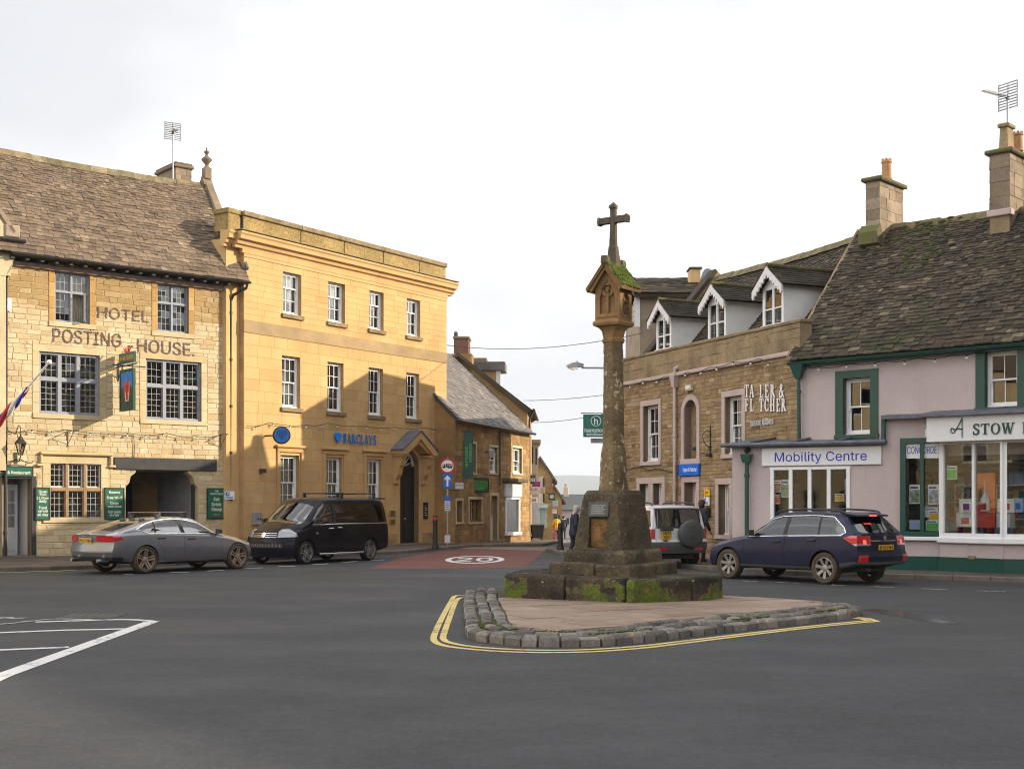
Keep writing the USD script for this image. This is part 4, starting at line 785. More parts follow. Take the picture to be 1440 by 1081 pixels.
def sidep(pts, m, e): 
    for s in (-1, 1):
        g = prism(Polygon(pts), .003); g = xf(g, [[0, 0, 1], [-1, 0, 0], [0, 1, 0]], (0, 0, 0)); g[0][:, 0] = s * (.0255 + e) + (g[0][:, 0] - .0015); part(hsn, 'painted_picture', g, m)
sidep([(.28, .75), (1.17, .72), (1.17, 1.25), (.28, 1.25)], plain('sign_sky', (.05, .22, .62), .5, var=.5, mscale=5), .0)
sidep([(.55, .42), (.95, .42), (1.0, .95), (.86, .88), (.70, .9), (.6, .98), (.5, .92)], plain('sign_shield', (.62, .12, .05), .5, var=.4, mscale=8), .003); sidep([(.62, .3), (.9, .3), (.9, .6), (.62, .6)], m_wdull, .006); sidep([(.68, .34), (.84, .34), (.84, .8), (.76, .9), (.68, .8)], m_red, .009)
part(hsn, 'name_board', cat([bx(-.04, .04, -1.3, -.15, 1.52, 1.86)]), m_green); part(hsn, 'crown', cat([tube([(0, -.72 + dx, 1.86), (0, -.72 + dx * 2.2, 2.02)], .018, 5) for dx in (-.12, -.06, 0, .06, .12)]), m_red)
for s in (1, -1):
    g = text('KINGS ARMS', .13, .003, True); g = xf(g, [[0, 0, s], [s * -1 if False else -s, 0, 0], [0, 1, 0]], (s * .041, -.72 + s * np.ptp(g[0][:, 0]) / 2, 1.62)); part(hsn, 'lettering', g, m_gold)
for y in (-.35, -1.1): part(hsn, 'hanger', tube([(0, y, 1.33), (0, y, 1.46)], .012, 6), m_iron)
# wall lantern over the door
lu, lz = H_.u(29, -.45), H_.z(29, 640, -.45)
lt = thing('wall_lantern', 'black iron carriage lantern on a scrolled bracket above the pub sign', 'lantern', H_.pt(lu, -.45, lz), H_.rot)
part(lt, 'lantern_frame', cat([lathe([(.0, 0), (.07, 0), (.075, .02), (.07, .03), (0, .03)], 6), lathe([(0, .37), (.19, .36), (.19, .38), (.08, .5), (.07, .55), (.03, .58), (.02, .66), (0, .68)], 6)] + [tube([(.07 * math.cos(a), .07 * math.sin(a), .02), (.165 * math.cos(a), .165 * math.sin(a), .37)], .011, 5) for a in np.arange(6) * PI / 3]), m_black)
part(lt, 'lantern_glass', lathe([(.0, .03), (.06, .03), (.155, .365), (0, .366)], 6), glass('lantern_glass', (.75, .72, .66), base=.15)); part(lt, 'bulb', icos(.045, (0, 0, .15), 2), m_wdull, smooth=True)
part(lt, 'bracket', cat([tube(spline([(0, 0, -.02), (0, .1, -.15), (0, .25, -.18), (0, .44, -.1)], 5), .018, 6), tube(spline([(-.5, .40, -.18), (-.42, .3, -.28), (-.2, .25, -.18), (0, .1, -.12), (.2, .25, -.18), (.42, .3, -.22), (.5, .35, -.15)], 5), .014, 6), tube(spline([(0, 0, .67), (0, .03, .85), (0, .18, .92), (0, .3, .8), (0, .44, .7)], 5), .013, 6), bx(-.05, .05, .42, .45, -.25, .1)]), m_iron)
# flag furled on a pole at the left edge
fp = [np.array([-15.27, 38.2, CAMZ + (HZ - 590) * 38.2 / FPX]), np.array([-13.3, 36.8, CAMZ + (HZ - 509) * 36.8 / FPX])]
fl = thing('flagpole', 'white flagpole with a furled red white and blue flag leaning out at the left edge', 'flagpole')
q0 = fp[0] + (fp[0] - fp[1]) * 1.0; part(fl, 'pole', tube([q0, fp[1]], .03, 8), m_white, smooth=40); part(fl, 'ball', icos(.075, fp[1], 2), m_white, smooth=True)
ax = (fp[0] - fp[1]); m_fl = [m_red, m_white, m_inkb]; rs = np.random.RandomState(2)
for k in range(3):
    t = np.linspace(.42, 1.9, 40); tw = t * 11 + k * 2.1; sd2 = np.cross(ax / np.linalg.norm(ax), [0, 0, 1.0]); up2 = np.cross(sd2, ax / np.linalg.norm(ax))
    pts = fp[1] + t[:, None] * ax + np.outer(.055 * np.cos(tw), sd2) + np.outer(.055 * np.sin(tw) - .03, up2)
    part(fl, 'furled_flag', tube(pts, .06 * np.clip((t - .4) * 4, .2, 1.3), 8), m_fl[k], smooth=50)
# ================================================================ neighbour at the left edge
NP = H_.pt(.05, -.28, 0)[:2] - 6 * hd
NB = Fac(NP, hd); NT = thing('gabled_house', 'cream stone gable end of the house left of the hotel', 'house', NB.loc, NB.rot)
zk = NB.z(22, 330); zc_ = NB.z(10, 372); ue = NB.u(23)
outl = [(-1, -.1), (4.2, -.1), (4.2, 1), (6.0, zc_ - .25)] 
part(NT, 'upper_wall', wallp(Polygon([(-1, zc_), (6.0, zc_ - .35), (6.15, zc_ - .15), (ue - .12, zc_ + .1), (ue, zc_ + .35), (ue, zk), (2.6, zk + 5.2), (-1, zk + 1)]), 0, .5), m_hotel, tone=.8)
part(NT, 'lower_wall', wallp(sbox(-1, 2.75, 6.0, zc_ - .34), .02, .5), m_hotel, tone=.75); part(NT, 'rear_wall', bx(-1, 5.9, .51, 1.5, -.1, 2.76), m_dark)
part(NT, 'kneeler', rbox(ue - .35, ue + .1, -.06, .5, zk - .1, zk + .28, .03), m_chim, tone=.9)
sl_ = math.atan2(5.2, 2.6 - ue); L_ = math.hypot(5.2, ue - 2.6)
part(NT, 'coping', xf(rbox(0, L_, -.06, .5, -.02, .12, .02), Ry(-sl_), (ue - .02, 0, zk + .06)), m_chim, tone=.5)
part(NT, 'roof', ext_y([(ue, zk), (2.6, zk + 5.1), (-1, zk + 1)], .5, 5), m_tile, tone=.4)
part(NT, 'gutter', tube([(3, -.09, NB.z(0, 335)), (ue + .25, -.09, NB.z(33, 340))], .06, 8), m_black)
part(NT, 'corbel', ext_y([(6.0, zc_ - .3), (ue, zc_ + .32), (ue - .1, zc_ + .1), (6.12, zc_ - .35)], .0, .45), m_hotel, tone=.9)
# ================================================================ BANK
bd = np.array([.554, .8325]); bd /= np.linalg.norm(bd); BP = np.array([-9.27, 44.2]); B_ = Fac(BP, bd); BW = B_.u(628)
BT = thing('bank', 'three storey golden ashlar bank with parapet and white sash windows', 'bank', B_.loc, B_.rot)
bz = lambda px, py: B_.z(px, py)
z_top = (bz(345, 296) + bz(628, 371)) / 2; z_cor0 = (bz(345, 357) + bz(628, 410)) / 2; z_fr = (bz(345, 364) + bz(627, 421)) / 2; z_st = (bz(345, 468.5) + bz(626, 509)) / 2; z_sb = z_st + .42
REC = .17
def bw(l): return [B_.win(*q, REC) for q in l]
top = bw([(393, 418.5, 385.5, 444), (456.5, 480, 397.5, 454.5), (514.5, 534.5, 410, 464), (567.5, 586, 421.5, 473)])
mid = bw([(391.5, 417, 502, 576), (455.5, 478, 510.5, 580), (513.5, 533.5, 519, 584.5), (566.5, 584.5, 524, 586.5)])
gro = bw([(389.5, 415.5, 642, 718), (454, 476, 643, 716), (511.5, 531.5, 644, 715)])
def wide(r, w, k=1): c = (r[0] + r[1]) / 2; return (c - w / 2, c + w / 2, r[2], r[3])
zt_ = np.mean([r[3] for r in top]), np.mean([r[2] for r in top]); zm_ = np.mean([r[3] for r in mid]), np.mean([r[2] for r in mid]); zg_ = np.mean([r[3] for r in gro]), np.mean([r[2] for r in gro])
top = [(r[0], r[1], zt_[1], zt_[0]) for r in top]; mid = [(r[0], r[1], zm_[1], zm_[0]) for r in mid]; gro = [(r[0], r[1], zg_[1], zg_[0]) for r in gro]
dr = B_.win(564.5, 586.5, 637, 764); dcx = (dr[0] + dr[1]) / 2; drad = .62; dz1 = dr[3] - drad + .1; dr = (dcx - drad, dcx + drad, .1, dr[3])
archp = unary_union([sbox(dcx - drad, .1, dcx + drad, dz1), Point(dcx, dz1).buffer(drad, 32)])
holes = top + mid + gro
bwall = part(BT, 'front_wall', cat([front_wall(BW, -.1, z_cor0 + .1, holes + [archp], .3)]), m_bjoint)
part(BT, 'side_walls', closed_box(BW, z_cor0 + .1, 9, y0=.301, floors=(4.05, 7.65)), m_room)
rs = np.random.RandomState(44); blocks = []
def blk(u0, u1, z0, z1): blocks.append(((u1 - u0) * (z1 - z0), stone(u0, u1, z0, z1, -.012 + rs.uniform(-.0012, .0012), .01, .004, float(np.clip(rs.normal(.45, .24), 0, 1)))))
Hs = [tuple(np.array(r) + [0, 0, 0, 0]) for r in holes] + [(dcx - drad - .02, dcx + drad + .02, 0, dz1 + drad)]
for z0, z1, n in ((.55, z_st - .01, 18), (z_sb + .005, z_fr - .01, 10)):
    e = np.linspace(z0, z1, n + 1)
    for a, b in zip(e[:-1], e[1:]): blocks += course_stones(0.012, BW - .012, a, b + .0001, Hs, (b - a, b - a + .001), (.62, 1.05), -.012, .0012, .004, int(a * 100), tone=(.45, .13), rough=False, yb=.01, gap=.0022)
lay(bwall, 'ashlar_block', blocks, m_bar, 300)
# voussoir gap filler round the arched head, plinth, strings, cornice, parapet
rg = Point(dcx, dz1).buffer(drad + .22, 32).difference(Point(dcx, dz1).buffer(drad, 32)).intersection(sbox(-9, dz1, 99, 99))
for k in range(9):
    a0, a1 = PI * k / 9, PI * (k + 1) / 9; w = Polygon([(dcx, dz1), (dcx + 2 * math.cos(a0 + .006), dz1 + 2 * math.sin(a0 + .006)), (dcx + 2 * math.cos(a1 - .006), dz1 + 2 * math.sin(a1 - .006))]); part(BT, 'arch_stone', wallp(rg.intersection(w), -.03, .28), m_bar, tone=float(rs.uniform(.2, .8)))
for s in (-1, 1): part(BT, 'door_jamb', rbox(dcx + s * (drad + .11) - .11, dcx + s * (drad + .11) + .11, -.03, .28, .1, dz1, .01), m_bar, tone=.4)
plin = front_wall(BW, -.1, .56, [(dcx - drad - .22, dcx + drad + .22, -1, 2)], .33); part(BT, 'plinth', xf(plin, None, (0, -.06, 0)), m_choc, tone=.9)
part(BT, 'string_course', cat([bx(-.004, BW, -.035, .02, z_st, z_sb)]), m_band); part(BT, 'frieze_band', bx(-.004, BW, -.03, .02, z_fr, z_cor0 + .02), m_bar, tone=.5)
cz = z_cor0; prof = [(.1, cz), (-.05, cz), (-.07, cz + .08), (-.16, cz + .12), (-.20, cz + .24), (-.32, cz + .27), (-.34, cz + .40), (-.39, cz + .46), (-.39, cz + .52), (.1, cz + .56)]
part(BT, 'cornice', cat([ext_u(prof, -.45, BW + .34)]), m_bar, tone=.5)
part(BT, 'cornice_lead', bx(-.47, BW + .36, -.405, .1, cz + .562, cz + .585), m_bwea, tone=.5)
part(BT, 'dentil_shadow_mould', ext_u([(.1, cz - .14), (-.045, cz - .14), (-.06, cz - .002), (.1, cz - .002)], -.1, BW), m_bar, tone=.6)
pz0, pz1 = cz + .585, z_top; jn = [0] + [B_.u(p) for p in (424, 485, 540, 591)] + [BW]
for a, b in zip(jn[:-1], jn[1:]): part(BT, 'parapet_panel', rbox(a + .02, b - .02, .03, .4, pz0, pz1 - .17, .008), m_brend, tone=.5)
part(BT, 'parapet_core', bx(0, BW, .06, .39, pz0, pz1 - .175), m_beam)
for a, b in zip([x - .0 for x in jn[:-1]], jn[1:]): part(BT, 'coping_stone', rbox(a + .004, b - .004, -.05, .46, pz1 - .17, pz1, .02), m_bwea, tone=.5)
part(BT, 'roof', bx(.3, BW - .3, .4, 8.8, cz + .1, cz + .3), m_lead)
# set back end bay with its own piece of cornice
part(BT, 'end_bay', bx(-.62, -.002, .2, 5, -.1, cz + .3), m_bar, tone=.55); 
part(BT, 'end_bay_cornice', xf(ext_u(prof, -.80, -.46), None, (0, .2, -.004)), m_bar, tone=.5); part(BT, 'end_parapet', cat([rbox(-.60, -.03, .12, .8, pz0 - .02, pz1 - .176, .01), rbox(-.64, .0, .08, .85, pz1 - .17, pz1 + .004, .02)]), m_brend)
# windows
for k, (row, rt, rb) in enumerate(((top, 1, 2), (mid, 2, 2), (gro, 2, 2))):
    for i, r in enumerate(row):
        bl = {(2, 0): (m_blind, .99, .02, .0), (2, 1): (m_blind, .99, .02, 0), (2, 2): (m_blind, .99, .02, 0), (1, 1): (m_redc, .97, .02, .03), (1, 2): (m_redc, .97, .02, .03), (0, 0): (m_blind, .98, .3, 0), (0, 1): (m_blind, .98, .42, 0), (0, 2): (m_blind, .98, .55, 0), (0, 3): (m_blind, .98, .6, 0), (1, 0): (m_blind, .98, .04, .02), (1, 3): (m_redc, .97, .02, .03)}.get((k, i))  # some upper blinds are added to make panes paler, standing in for reflections
        sash(BT, r, REC, 3, rt, rb, seed=k * 10 + i, split=.36 if k == 0 else .5, blind=bl)
        part(BT, 'window_sill', rbox(r[0] - .09, r[1] + .09, -.10, .16, r[2] - .15, r[2] - .002, .012), m_bwea, tone=.5)
        if k == 2:
            part(BT, 'architrave', cat([rbox(r[0] - .22, r[0] - .06, -.075, .0, r[2] - .1, r[3] + .1, .02), rbox(r[1] + .06, r[1] + .22, -.075, .0, r[2] - .1, r[3] + .1, .02), rbox(r[0] - .22, r[1] + .22, -.077, .0, r[3] + .1, r[3] + .26, .02), rbox(r[0] - .3, r[1] + .3, -.15, .0, r[3] + .262, r[3] + .36, .025)]), m_bar, tone=.25)
# entrance: door, fanlight, pedimented canopy on scroll brackets
dd = part(BT, 'door', cat([bx(dcx - drad + .04, dcx + drad - .04, .30, .36, .1, dz1 - .1)] + [rbox(dcx - drad + .14 + k * .52, dcx - drad + .56 + k * .52, .275, .30, z, z + .62, .02) for k in range(2) for z in (.3, 1.05, 1.8)]), m_black)
part(dd, 'door_handle', icos(.035, (dcx + .06, .26, 1.15), 1), m_gold); part(BT, 'door_frame', cat([bx(dcx - drad, dcx - drad + .05, .24, .38, .1, dz1), bx(dcx + drad - .05, dcx + drad, .24, .38, .1, dz1), bx(dcx - drad, dcx + drad, .24, .38, dz1 - .1, dz1)]), m_black)
fan = part(BT, 'fanlight', cat([wallp(Point(dcx, dz1).buffer(drad, 24).difference(Point(dcx, dz1).buffer(drad - .06, 24)).intersection(sbox(-9, dz1, 99, 99)), .26, .34)] + [wallp(LineString([(dcx, dz1), (dcx + .56 * math.cos(a), dz1 + .56 * math.sin(a))]).buffer(.012), .28, .32) for a in np.linspace(.3, PI - .3, 6)]), m_wdull)
part(fan, 'pane', wallp(Point(dcx, dz1).buffer(drad - .05, 24).intersection(sbox(-9, dz1, 99, 99)), .30, .305), m_glass)
part(BT, 'door_step', rbox(dcx - .85, dcx + .85, -.35, .3, .0, .16, .015), m_kerb, tone=.7)
cv = B_.win(552, 615.5, 612, 637, -.7); cu = B_.u(583, -.3); ch_ = .80; cwid = 1.12; cz0 = bz(579, 640)
cn = part(BT, 'canopy', cat([ext_y([(cu - cwid, cz0), (cu - cwid, cz0 + .16), (cu, cz0 + ch_ + .14), (cu + cwid, cz0 + .16), (cu + cwid, cz0), (cu + cwid - .25, cz0), (cu, cz0 + ch_ - .16), (cu - cwid + .25, cz0)], -.62, .02),
      ext_y([(cu - cwid + .1, cz0 + .06), (cu, cz0 + ch_ + .02), (cu + cwid - .1, cz0 + .06), (cu + cwid - .45, cz0 + .06), (cu, cz0 + ch_ - .35), (cu - cwid + .45, cz0 + .06)], -.52, .02)]), m_bar, tone=.2)
for s in (-1, 1):
    part(cn, 'lead_roof', ext_y([(cu + s * (cwid + .04), cz0 + .15), (cu, cz0 + ch_ + .145), (cu, cz0 + ch_ + .20), (cu + s * (cwid + .06), cz0 + .20)][::s], -.66, .02), m_lead)
    x = cu + s * (cwid - .24); br = [(.02, cz0), (-.52, cz0), (-.52, cz0 - .12), (-.46, cz0 - .2), (-.40, cz0 - .42), (-.3, cz0 - .55), (-.26, cz0 - .8), (-.12, cz0 - 1.0), (-.13, cz0 - 1.16), (.02, cz0 - 1.2)]
    part(BT, 'scroll_bracket', cat([ext_u(br, x - .13, x + .13), rbox(x - .2, x + .2, -.56, .01, cz0 - .09, cz0 - .003, .02)]), m_bar, tone=.2)
# signs on the bank
lz_, lu_ = bz(497, 617), B_.u(481)
hh = B_.z(497, 610.5) - B_.z(497, 624); g = serif('BARCLAYS', hh, .02, gap=.14); wt = np.ptp(g[0][:, 0]); tgt = B_.u(527) - lu_; g[0][:, 0] *= tgt / wt
bs = thing('bank_name_sign', 'raised blue bank name lettering with an eagle emblem beside it', 'sign', B_.pt(lu_, -.06, lz_ - hh / 2), B_.rot)
part(bs, 'lettering', on_wall(g, 0, 0, 0), m_blue)
def eagle(cx, cz, s):
    p = [(0, 1.0), (.14, .92), (.12, .74), (.3, .72), (.62, .95), (.86, .8), (.9, .4), (.78, .05), (.6, -.3), (.4, -.5), (.3, -.42), (.22, -.75), (0, -1.0)]
    q = [(cx + s * x, cz + s * y) for x, y in p] + [(cx - s * x, cz + s * y) for x, y in reversed(p[1:-1])]; return Polygon(q)
part(bs, 'eagle_emblem', wallp(eagle(B_.u(473.2) - lu_, hh * .48, hh * .56), -.05, 0), plain('emblem_blue', (0, .22, .75), .3))
cl = thing('round_bank_sign', 'round blue projecting bank sign with an eagle near the left end of the bank', 'sign', B_.pt(B_.u(374), -.75, bz(378, 613)), .28)
part(cl, 'rim', xf(lathe([(.0, -.08), (.29, -.08), (.31, -.05), (.31, .05), (.29, .08), (0, .08)], 32, 'y'), None, (0, 0, 0)), m_black, smooth=30)
part(cl, 'face', xf(lathe([(0, -.01), (.265, -.01), (.265, .0), (0, .0)], 32, 'y'), None, (0, -.085, 0)), m_blue); part(cl, 'eagle_emblem', wallp(eagle(0, .01, .20), -.10, -.086), plain('emblem_navy', (.0, .07, .30), .3)); part(cl, 'bracket', tube([(0, 0, 0), (-.55, .55, 0)], .03, 6), m_iron)
def wplate(F, name, px, m, label, cat_, th=.04, y=-.02, extra=None):
    u0, u1, z0, z1 = F.win(*px); t = thing(name, label, cat_, F.pt(u0, y, z0), F.rot); part(t, 'panel', rbox(0, u1 - u0, -th, 0, 0, z1 - z0, .006), m)
    if extra: extra(t, u1 - u0, z1 - z0, th)
    return t
wplate(B_, 'deposit_hatch', (354, 367, 720, 736), m_galv, 'grey steel deposit hatch low on the bank wall behind the black van', 'hatch', extra=lambda t, w, h, th: (part(t, 'slot', bx(w * .5, w * .85, -th - .012, -th - .0005, h * .35, h * .5), m_black), part(t, 'handle', tube([(w * .65, -th - .03, h * .3), (w * .65, -th - .03, h * .6)], .012, 6), m_alum), part(t, 'lip', rbox(-.02, w + .02, -th - .05, -th - .001, -.03, .02, .005), m_alum)))
wplate(B_, 'wall_grille', (547, 554.5, 717.5, 725), m_mull, 'upper of two small stone coloured grilles left of the bank door', 'grille', extra=lambda t, w, h, th: [part(t, 'slat', bx(.04, w - .04, -th - .01, -th - .0005, h * (.2 + .2 * k), h * (.28 + .2 * k)), m_black) for k in range(4)])
wplate(B_, 'wall_grille', (547, 554.5, 730, 736), m_mull, 'lower of two small stone coloured grilles left of the bank door', 'grille', extra=lambda t, w, h, th: [part(t, 'slat', bx(.04, w - .04, -th - .01, -th - .0005, h * (.2 + .2 * k), h * (.28 + .2 * k)), m_black) for k in range(4)])
wplate(B_, 'notice_board', (594.5, 600.5, 706, 729), m_black, 'tall narrow black notice board right of the bank door', 'notice', extra=lambda t, w, h, th: [part(t, 'print_line', bx(.06, w - .06 - .05 * (k % 3), -th - .003, -th - .0005, h * (.2 + .11 * k), h * (.235 + .11 * k)), m_pgrey) for k in range(6)])
wplate(B_, 'alarm_lamp', (364, 368, 659, 665), m_iron, 'small dark camera housing on the bank wall below the round sign', 'camera', th=.22)
# fairy lights strung along the fronts
def lights(name, pts, label, n, sag=.06, r=.035):
    t = thing(name, label, 'string lights'); P_ = np.asarray(pts, float); c = []
    for a, b in zip(P_[:-1], P_[1:]): s = np.linspace(0, 1, 9)[:-1]; q = a + (b - a) * s[:, None]; q[:, 2] -= sag * np.sin(PI * s); c.append(q)
    c = np.vstack(c + [P_[-1:]]); part(t, 'cable', tube(c, .011, 5), m_black); ln = np.cumsum(np.r_[0, np.linalg.norm(np.diff(c, axis=0), axis=1)])
    for k in range(n):
        d = ln[-1] * (k + .5) / n; p = np.array([np.interp(d, ln, c[:, j]) for j in range(3)]); b = part(t, 'bulb', icos(r, p - [0, 0, .075], 1), m_wdull, smooth=True); part(b, 'socket', tube([p - [0, 0, .05], p], .018, 6), m_black)
def along(F, px, y=-.12): return [F.pt(F.u(a, y), y, F.z(a, b, y)) for a, b in px]
lights('string_lights', along(H_, [(2, 606), (42, 604), (94, 604), (178, 609), (235, 609), (275, 613), (312, 611)]), 'festoon bulbs strung along the hotel wall above the doorway', 12)
lights('string_lights', along(B_, [(347, 599), (378, 594), (432, 597.5), (460, 594.5), (510, 598.5), (555, 600.5), (600, 601), (618, 602.5)]), 'festoon bulbs strung across the golden bank front', 13)
hc = along(H_, [(176, 612), (188, 612), (189, 630), (187.5, 662)], -.05); solo('loose_cable', tube(hc, .014, 5), m_black, 'black cable drooping from the hotel lights to the carriage arch beam', 'cable')
# ================================================================ SHOP ON THE STREET CORNER (brown stone, slate roof)
cdv = np.array([.31, .951]); cdv /= np.linalg.norm(cdv); C_ = Fac((-2.36, 53.0), cdv); CW = 10.4
CT = thing('corner_shop', 'brown stone corner shop with a steep slate roof at the street mouth', 'shop', C_.loc, C_.rot)
CE = 5.2; cw_up = [C_.win(662, 669, 624, 665), C_.win(689, 699.5, 629, 665), C_.win(721, 733.5, 630, 665.5)]
cw_lo = [C_.win(642, 650, 704, 734), C_.win(660, 677, 702, 734), C_.win(711, 729, 702, 748)]; cdr = C_.win(690, 699, 697, 764); cdr = (cdr[0], cdr[1], .1, cdr[3])
ch_h = cw_up + cw_lo + [cdr]
cwall = part(CT, 'front_wall', front_wall(CW, -.1, CE + .1, ch_h, .35), m_tfm)
grow2 = [(a - .12, b + .12, c - .12, d + .12) for a, b, c, d in ch_h]
ss = course_stones(0, CW, 0, CE + .05, grow2, (.16, .26), (.3, .8), -.012, .005, .01, 9, tone=(.6, .2)); ss = [(a, (g[0], g[1], np.clip(g[2] - (.35 if g[0][:, 2].mean() < 1.15 else 0), 0, 1))) for a, g in ss]
lay(cwall, 'wall_stone', ss, m_choc, 250)
part(CT, 'side_walls', closed_box(CW, CE, 7.4, y0=.351, floors=(2.9,)), m_room)
es2 = np.array([0, math.cos(math.radians(44.5)), math.sin(math.radians(44.5))]); Lc = 3.95 / math.cos(math.radians(44.5))
part(CT, 'side_gable', xf(wallp(Polygon([(-7.6, -.1), (.0, -.1), (.0, CE), (-3.72, CE + 3.66), (-7.6, CE)]), 0, .02), Rz(-PI / 2) if False else [[0, -1, 0], [-1, 0, 0], [0, 0, 1]], (-.001, 0, 0)), m_choc, tone=.2)
crf = part(CT, 'roof', ext_u([(-.2, CE + .0), (3.72, CE + 3.84), (7.6, CE)], .03, CW), m_slate, tone=.2)
roof_tiles(crf, np.array([-.15, -.25, CE - .03]), [1, 0, 0], es2, CW + .15, Lc + .1, m_slate, 51, .19, .12, (.2, .4), n=150, th=.018)
part(CT, 'gutter', tube([(-.1, -.3, CE - .02), (CW, -.3, CE - .02)], .06, 8), m_black)
for r in cw_up: sash(CT, r, .14, 2, 1, 2, blind=(m_blind, .98, .02, 0)); jambs(CT, r, .11, .02, m_cream, 61)
for r in cw_lo[:2]:
    leaded(CT, r, .14, 3, 1, 1, 3, .05, .09, m_choc, None, 3); jambs(CT, r, .11, .02, m_cream, 62)
sw = cw_lo[2]; fr = part(CT, 'shop_window', cat([bx(sw[0] - .1, sw[0], -.06, .1, sw[2] - .12, sw[3] + .1), bx(sw[1], sw[1] + .1, -.06, .1, sw[2] - .12, sw[3] + .1), bx(sw[0], sw[1], -.06, .1, sw[3], sw[3] + .1), bx(sw[0] - .16, sw[1] + .16, -.14, .1, sw[2] - .14, sw[2])]), m_white)
part(fr, 'pane', bx(sw[0], sw[1], .02, .026, sw[2], sw[3]), m_glass); part(fr, 'green_blind', bx(sw[0], sw[1], .08, .09, sw[2], sw[3]), m_frost)
part(CT, 'lintel', rbox(sw[0] - .3, sw[1] + .3, -.1, .1, sw[3] + .12, sw[3] + .75, .02), m_pgrey, tone=.5); part(CT, 'hood', rbox(sw[0] - .5, sw[1] + .5, -.35, .0, sw[3] + .8, sw[3] + .98, .04), m_cap)
dp = part(CT, 'door', cat([bx(cdr[0], cdr[1], .2, .25, .1, cdr[3]), rbox(cdr[0] + .1, cdr[1] - .1, .18, .2, .3, 1.1, .01)]), m_wdull); part(dp, 'pane', bx(cdr[0] + .1, cdr[1] - .1, .185, .2, 1.25, cdr[3] - .15), m_glass); jambs(CT, cdr, .13, .03, m_cream, 63, sill=False)
pipe(CT, [(5.6, -.08, CE - .1), (5.6, -.08, 2.6)], .035, m_iron)
# blade banner, hanging signs
def slab_sign(name, c, yaw, w, h, t, m, label, cat_='sign', lines=(), frame=None, arm=None, both=False):
    """a sign board facing -y before the yaw"""
    th_ = thing(name, label, cat_, c, yaw); part(th_, 'panel', rbox(-w / 2, w / 2, -t / 2, t / 2, -h / 2, h / 2, min(.01, t / 4)), m)
    for s, x, z, hh, lm, ang in lines:
        g = text(s, hh, .003, True); wd = np.ptp(g[0][:, 0]); g = xf(g, None, (-wd / 2 - g[0][:, 0].min(), -hh / 2, 0)); lim = (h if ang else w) * .9
        if wd > lim: g = xf(g, np.diag([lim / wd, lim / wd, 1]))
        if ang: g = xf(g, Rz(ang))
        part(th_, 'lettering', on_wall(g, x, z, -t / 2 - .001), lm)
    if frame is not None: part(th_, 'frame', cat([bx(-w / 2 - .03, w / 2 + .03, -t / 2 - .01, t / 2 + .01, h / 2, h / 2 + .04), bx(-w / 2 - .03, w / 2 + .03, -t / 2 - .01, t / 2 + .01, -h / 2 - .04, -h / 2), bx(-w / 2 - .04, -w / 2, -t / 2 - .01, t / 2 + .01, -h / 2, h / 2), bx(w / 2, w / 2 + .04, -t / 2 - .01, t / 2 + .01, -h / 2, h / 2)]), frame)
    if arm is not None: part(th_, 'arm', tube([(arm[0], 0, arm[2]), (arm[1], 0, arm[2])], .018, 6), m_iron)
    return th_
def at(px, py, D): return np.array([(px - 720) / FPX * D, D, CAMZ + (HZ - py) * D / FPX])
bl_ = C_.pt(.75, -.32, C_.z(655, 641)); slab_sign('blade_banner', bl_, .02, .40, 1.95, .05, m_green, 'tall dark banner with lime lettering on the corner shop', 'banner', [('COTSWOLD', .08, .1, .10, m_lime, -PI / 2), ('CHOCOLATE', -.08, -.05, .10, m_lime, -PI / 2)], arm=(-.45, .2, 1.0))
sg = C_.pt(C_.u(671) , -.12, C_.z(671, 682)); slab_sign('shop_sign', sg, C_.rot - .35, 1.1, .55, .06, plain('sign_dark_green', (.03, .09, .05), .5), 'dark green shop sign with lime print over the lower windows', lines=[('THE COTSWOLD', 0, .13, .1, m_lime, 0), ('CHOCOLATE', 0, -.01, .12, m_lime, 0), ('COMPANY', 0, -.15, .1, m_lime, 0)], frame=m_black)
wl_ = at(690, 638, 56); wl = thing('wall_lamp', 'grey box lamp fixed high between the upper windows of the corner shop', 'lamp', wl_, .3); part(wl, 'body', rbox(-.12, .12, -.1, .1, -.2, .2, .04), m_galv); part(wl, 'arm', tube([(0, 0, .1), (-.1, .5, .1)], .025, 6), m_iron)
# narrow flat wing between bank and shop
part(CT, 'link_wall', bx(-.9, -.02, 1.2, 5, -.1, 4.6), m_choc, tone=.1)
# ---- tall house behind with its gable, chimney and dormer
td = np.array([.045, .999]); T_ = Fac((.75, 63.0), td); TT = thing('tall_house', 'taller stone house with a bare gable behind the corner shop roof', 'house', T_.loc, T_.rot)
z_ = lambda py, D: CAMZ + (HZ - py) * D / FPX
x_ = lambda px, D: (px - 720) / FPX * D
TE, TR, TD = z_(573, 63), z_(501, 63), 3.4
part(TT, 'walls', xf(wallp(Polygon([(0, -.2), (2 * TD, -.2), (2 * TD, TE), (TD, TR), (0, TE)]), 0, 7.5), [[0, 1, 0], [1, 0, 0], [0, 0, 1]]), m_choc, tone=.75)
trf = part(TT, 'roof', ext_u([(-.25, TE - .12), (TD, TR + .18), (2 * TD + .2, TE - .1), (2 * TD, TE - .25), (TD, TR), (0, TE - .25)], -.18, 7.6), m_tdark, tone=.6)
part(TT, 'gutter', tube([(-.1, -.32, TE - .12), (7.5, -.32, TE - .12)], .07, 8), m_iron); pipe(TT, [(.3, -.28, TE - .15), (.3, -.1, TE - .6), (.3, -.1, .1)], .05, m_iron)
ci = ((648 - 720) / FPX * 63 - .75) / -.999
